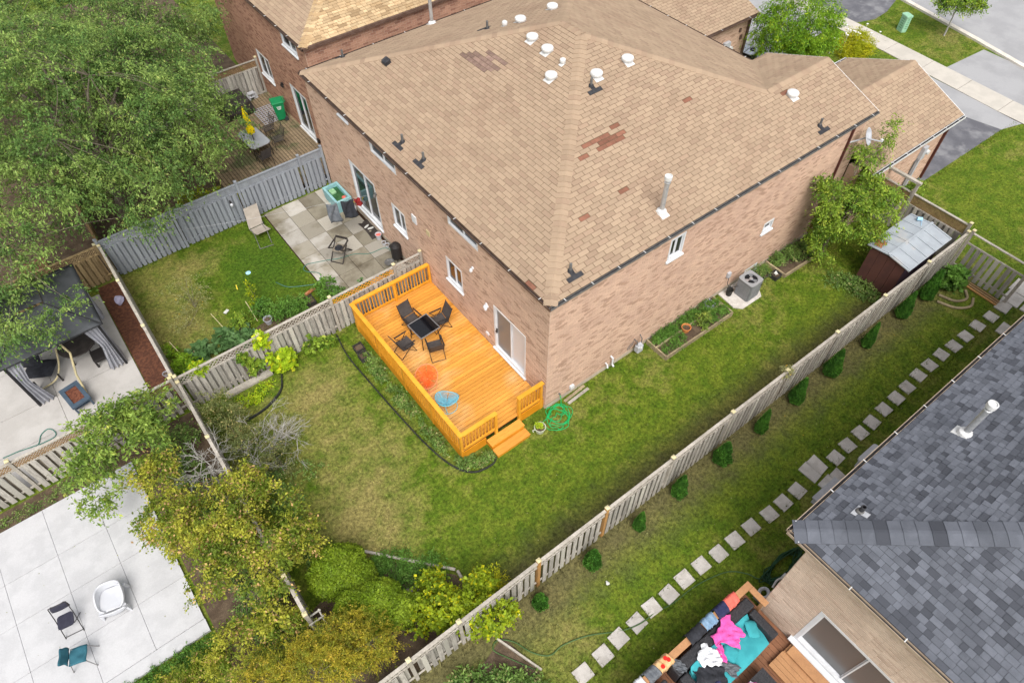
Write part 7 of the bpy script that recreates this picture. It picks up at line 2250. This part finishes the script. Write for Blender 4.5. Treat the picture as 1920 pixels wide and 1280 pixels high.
# vegetable bed and fence climbers
VEG = (('squash_plant', 'patch of broad grey green squash leaves in the vegetable bed', [((-7.5, 9.35, .25), (1.0, .45, .18)), ((-6.9, 9.2, .25), (.5, .4, .18)), ((-8.2, 9.3, .22), (.4, .4, .18))], 60, 3, 4, .22, .22, 'leaf_squash', .95),
       ('tomato_plant', 'bushy plant right of the grey pot along the lattice fence', [((-4.9, 9.25, .35), (.65, .35, .33)), ((-4.4, 9.1, .3), (.4, .35, .28))], 90, 5, 7, .25, .08, 'leaf_garden', .45),
       ('pepper_plant', 'leafy potted plant left of the grey pot', [((-6.5, 9.6, .42), (.33, .3, .3))], 42, 5, 6, .22, .09, 'leaf_side', .4),
       ('pepper_plant', 'leafy potted plant behind the grey pot', [((-5.65, 9.75, .42), (.36, .3, .3))], 46, 5, 6, .22, .09, 'leaf_garden', .4),
       ('tomato_plant', 'green plant at the corner of patio and orange lattice', [((-3.3, 9.2, .4), (.42, .5, .38)), ((-3.0, 8.5, .3), (.3, .4, .3))], 70, 5, 7, .25, .09, 'leaf_garden', .5),
       ('shrub', 'fresh green plant in the corner of the vegetable bed by the mulch fence', [((-8.95, 9.0, .35), (.4, .5, .35)), ((-9.05, 9.8, .3), (.2, .4, .3))], 75, 5, 7, .26, .08, 'leaf_bright', .4),
       ('rose_shrub', 'thin pale branching plant on the dry lawn', [((-7.6, 11.7, .9), (.85, .75, .5)), ((-8.1, 11.0, .5), (.6, .6, .4))], 70, 4, 7, .36, .055, 'leaf_pale', .4),
       ('bean_plant', 'slender plant on a tall stake in the lush lawn', [((-5.8, 10.1, .5), (.14, .14, .5)), ((-5.6, 10.7, .6), (.12, .14, .5))], 34, 4, 5, .14, .08, 'leaf_vine', .5),
       ('melon_vine', 'pale leaves climbing the inner side of the orange lattice', [((-2.3, 7.75, .8), (.4, .18, .5)), ((-1.4, 7.7, .9), (.2, .1, .5))], 22, 3, 4, .2, .17, 'leaf_squash', .9),
       ('climbing_vine', 'lime leaves in front of the lattice fence near the curved edging', [((-6.15, 7.0, .55), (.42, .18, .4)), ((-6.0, 6.85, .35), (.35, .2, .25))], 60, 4, 4, .18, .16, 'leaf_lime', .85),
       ('climbing_vine', 'lime leaves climbing over the top rail of the lattice fence', [((-6.45, 7.3, 1.5), (.22, .16, .4))], 26, 4, 4, .16, .15, 'leaf_lime', .85),
       ('climbing_vine', 'green leaves on the weathered boards left of the lime vine', [((-7.0, 7.12, .75), (.35, .1, .45)), ((-7.3, 7.2, 1.3), (.2, .14, .2))], 40, 4, 4, .18, .14, 'leaf_side', .8),
       ('climbing_vine', 'green vine on the fence boards nearest the deck bed', [((-4.9, 7.0, .4), (.35, .12, .35)), ((-4.4, 6.95, .25), (.3, .15, .22))], 44, 4, 4, .18, .13, 'leaf_side', .75),
       ('climbing_vine', 'pale vine at the lattice top near the mulch fence corner', [((-8.6, 7.4, 1.5), (.3, .14, .25))], 26, 4, 4, .18, .15, 'leaf_lime', .8),
       ('weeds', 'tangled weeds in the strip below the deck railing', [((-3.62, 5.0, .1), (.2, .8, .16)), ((-3.62, 3.2, .1), (.2, .9, .16)), ((-3.55, 1.4, .1), (.18, .9, .15)), ((-3.25, .0, .1), (.32, .25, .15)), ((-2.75, -.3, .1), (.35, .15, .16))], 230, 5, 6, .2, .085, 'leaf_weed', .4),
       ('shrub', 'small yellow green seedlings in the curved bed by the lattice fence', [((-7.7, 6.4, .12), (.4, .3, .15)), ((-7.1, 6.6, .1), (.3, .2, .12))], 40, 4, 6, .2, .07, 'leaf_lime', .5),
       ('bed_plants', 'dark strappy leaves filling the timber raised bed', [((5.4, -.28, .25), (.65, .2, .2)), ((6.6, -.28, .25), (.75, .2, .2)), ((7.6, -.3, .28), (.5, .2, .2)), ((5.4, -.75, .2), (.6, .2, .15)), ((7.5, -.75, .22), (.6, .22, .18))], 330, 5, 7, .22, .09, 'leaf_garden', .22),
       ('tomato_plant', 'pale tomato plant in the front half of the raised bed', [((6.85, -.78, .45), (.25, .22, .35))], 34, 5, 6, .2, .08, 'leaf_cherry', .45),
       ('weeds', 'weeds and flowers in the timber bed under the side tree', [((12.0, -.4, .25), (.7, .35, .3)), ((12.8, -.55, .2), (.6, .4, .25)), ((11.6, -.3, .3), (.3, .2, .3))], 170, 5, 7, .25, .075, 'leaf_weed', .4),
       ('weeds', 'weeds between air conditioner and timber bed by the basement window', [((10.5, -.3, .2), (.5, .25, .22)), ((10.4, -.45, .3), (.25, .2, .2))], 90, 5, 6, .22, .06, 'leaf_weed', .4),
       ('weeds', 'leafy weeds at the foot of the shed door side', [((13.0, -3.3, .15), (.4, .8, .22)), ((12.7, -2.4, .1), (.5, .5, .15))], 120, 5, 6, .24, .075, 'leaf_weed', .45),
       ('weeds', 'low weeds along the patio side of the dark lattice fence', [((-13.2, 6.85, .12), (1.2, .25, .15)), ((-12.2, 7.05, .3), (.3, .15, .3)), ((-15.2, 6.8, .08), (1.4, .2, .1))], 120, 4, 6, .2, .06, 'leaf_weed', .4),
       ('weeds', 'weeds along the lower edge of the concrete patio', [((-13.6, -.2, .1), (1.6, .18, .12)), ((-12.2, -.25, .12), (.6, .2, .14)), ((-16, -.2, .1), (1.2, .15, .1))], 150, 5, 6, .2, .065, 'leaf_garden', .45),
       ('shrub', 'shady shrubs below the huge ash beside the grey fence', [((-5.2, 16.6, .6), (1.2, .7, .6)), ((-7.6, 16.4, .5), (1.2, .6, .5)), ((-3.6, 16.2, .5), (.8, .5, .5))], 200, 5, 8, .35, .09, 'leaf_vine', .5),
       ('shrub', 'green plants in the shade of the leaning fence beside the cherry trunk', [((-10.2, 6.2, .4), (.6, .5, .4)), ((-10.4, 5.0, .3), (.6, .7, .3)), ((-10.6, 3.2, .3), (.6, .9, .3)), ((-10.2, .2, .4), (.7, 1.0, .4)), ((-10.3, -1.6, .3), (.7, .7, .3))], 300, 5, 8, .3, .08, 'leaf_weed', .5),
       ('shrub', 'small plants at the garage corner beside the fence', [((19.6, -1.2, .3), (.5, .3, .3))], 50, 5, 6, .3, .1, 'leaf_side', .5),
       ('fence_climber', 'thin vine tuft on top of the long fence midway', [((6.3, -4.45, 1.75), (.2, .12, .2))], 22, 4, 5, .2, .07, 'leaf_pale', .4),
       ('leafy_sprout', 'leafy sprouts in the cream pot by the steps', [((-.6, -.5, .28), (.12, .1, .08))], 14, 4, 4, .1, .06, 'leaf_lime', .5),
       ('grass_tuft', 'tall yellow green tuft by the fence behind the vine', [((-4.9, -3.9, .6), (.35, .25, .5))], 50, 5, 7, .35, .08, 'leaf_yellowgrass', .25))
for i, (nm, lab, el, nc, kk, nl, L_, sz, mt, asp) in enumerate(VEG):
    bush(nm, lab, el, nc, kk, nl, L_, sz, mt, seed=100 + i, shell=.1, aspect=asp)

# ------------------------------------------------------------------ grass blades over the lawns
def in_rect(P, r):
    return (P[:, 0] > r[0]) & (P[:, 0] < r[2]) & (P[:, 1] > r[1]) & (P[:, 1] < r[3])
rng = np.random.default_rng(77)
LAWNS = ((-9.2, -4.3, 16.8, 7.2, 620), (-5.4, -8.5, 16.8, -4.5, 620), (-9.2, 9.0, -3.35, 15.0, 620), (17.1, -9.5, 28.2, -1.1, 330), (29.9, 3.6, 33.6, 9.0, 330), (21.2, 4.7, 28.6, 9.4, 200), (-15, -4, -9.5, -.1, 350))
HOLES = ((.0, 0, 15, 8), (-3.25, .05, .1, 7.2), (-2.35, -.6, -.98, .1), (4.7, -1.1, 8.2, 0), (8.5, -1.1, 9.95, 0), (11.2, -1.05, 13.6, 0), (13.3, -4.2, 15.9, -2.7), (-9.3, 7.3, -3, 9.0), (.3, -20, 20, -8.6), (-9.3, -4.4, -6.4, -1.6))
Ps = []
for x0, y0, x1, y1, dens in LAWNS:
    n = int((x1 - x0) * (y1 - y0) * dens)
    P = np.stack([rng.uniform(x0, x1, n), rng.uniform(y0, y1, n), np.zeros(n)], 1)
    keep = np.ones(n, bool)
    for h in HOLES:
        keep &= ~in_rect(P, h)
    for x in sx:
        keep &= ~((np.abs(P[:, 0] - x) < .21) & (np.abs(P[:, 1] + 6.97) < .22))
    keep &= ~((P[:, 1] > 3) & (P[:, 0] < 33.9) & (P[:, 0] > 29.7) & (P[:, 0] > 32.95 + (P[:, 1] - .6) * .21))
    # thinner where the ground is worn beside the fence
    worn = np.exp(-((P[:, 1] + 4.5) / .55) ** 2) * (P[:, 0] < 17)
    keep &= rng.uniform(size=n) > worn * .75
    Ps.append(P[keep])
P = np.concatenate(Ps)
n = len(P)
a = rng.uniform(0, 6.2832, n)
hgt = rng.uniform(.025, .06, n)
wd = rng.uniform(.006, .013, n)
lean = rng.normal(size=(n, 2)) * .028
A = P + np.stack([np.cos(a) * wd, np.sin(a) * wd, np.zeros(n)], 1)
B = P - np.stack([np.cos(a) * wd, np.sin(a) * wd, np.zeros(n)], 1)
Tt = P + np.stack([lean[:, 0], lean[:, 1], hgt], 1)
V = np.stack([A, B, Tt], 1).reshape(-1, 3)
# longer ragged growth at the foot of fences, edgings and stones
E_ = []
for (x0, y0), (x1, y1), dn in (((-9, -4.40), (16.6, -4.40), 55), ((-9, -4.62), (16.6, -4.62), 45), ((-9, 7.15), (-.2, 7.15), 60), ((-9.2, 15.0), (-3.4, 15.0), 50), ((-9.2, 7.6), (-9.2, 14.9), 45), ((1, -.06), (13.5, -.06), 40),
                               ((-4.12, 6.9), (-3.9, 1.2), 70), ((-3.4, -.15), (-2.4, -.5), 80), ((4.7, -1.1), (8.2, -1.12), 60), ((11.2, -1.1), (13.6, -1.15), 60), ((13.25, -2.7), (13.25, -4.2), 70), ((.5, -8.55), (16, -8.55), 50), ((20.8, -1.15), (27, -1.2), 50), ((16.65, -4.7), (16.65, -6.8), 60)):
    k_ = int(dn * math.hypot(x1 - x0, y1 - y0))
    t_ = rng.uniform(size=k_)
    E_.append(np.stack([x0 + (x1 - x0) * t_ + rng.normal(size=k_) * .07, y0 + (y1 - y0) * t_ + rng.normal(size=k_) * .07, np.zeros(k_)], 1))
for x in sx:
    k_ = 70
    t_ = rng.uniform(-.27, .27, k_)
    s_ = rng.choice([-1, 1], k_) * .235
    q_ = rng.uniform(size=k_) < .5
    E_.append(np.stack([x + np.where(q_, t_, s_), -6.97 + np.where(q_, s_, t_), np.zeros(k_)], 1))
E_ = np.concatenate(E_)
k_ = len(E_)
a = rng.uniform(0, 6.2832, k_)
side_ = np.stack([np.cos(a), np.sin(a), np.zeros(k_)], 1) * rng.uniform(.008, .016, (k_, 1))
tip_ = np.concatenate([rng.normal(size=(k_, 2)) * .06, rng.uniform(.05, .16, (k_, 1))], 1)
V = np.concatenate([V, np.stack([E_ + side_, E_ - side_, E_ + tip_], 1).reshape(-1, 3)])
n += k_
gm_ = fast_mesh('grass', V, np.arange(n * 3).reshape(-1, 3), 'blade')
tag(link('grass', gm_), 'short patchy green and straw coloured lawn grass', 'grass', kind='stuff')
# fallen leaves and litter specks on the lawns
n = 420
P = np.stack([rng.uniform(-8.5, 16.5, n), rng.uniform(-8.0, -1.2, n), np.full(n, .05)], 1)
P2_ = np.stack([rng.uniform(-9, -4, 160), rng.uniform(-1, 14.5, 160), np.full(160, .05)], 1)
P3_ = np.stack([rng.uniform(-22, -11.8, 60), rng.uniform(.5, 6.4, 60), np.full(60, .106)], 1)
P = np.concatenate([P, P2_, P3_])
keep = ~in_rect(P, (-3.3, 0, .1, 7.2)) & ~in_rect(P, (-9.3, 7, -3, 9.2))
o = link('fallen_leaves', leaf_mesh('fallen_leaves', P[keep], .035, 'leaf_pale', rng, None, .8, up=.9))
tag(o, 'scattered small dry leaves lying on the lawns', 'leaves', kind='stuff')
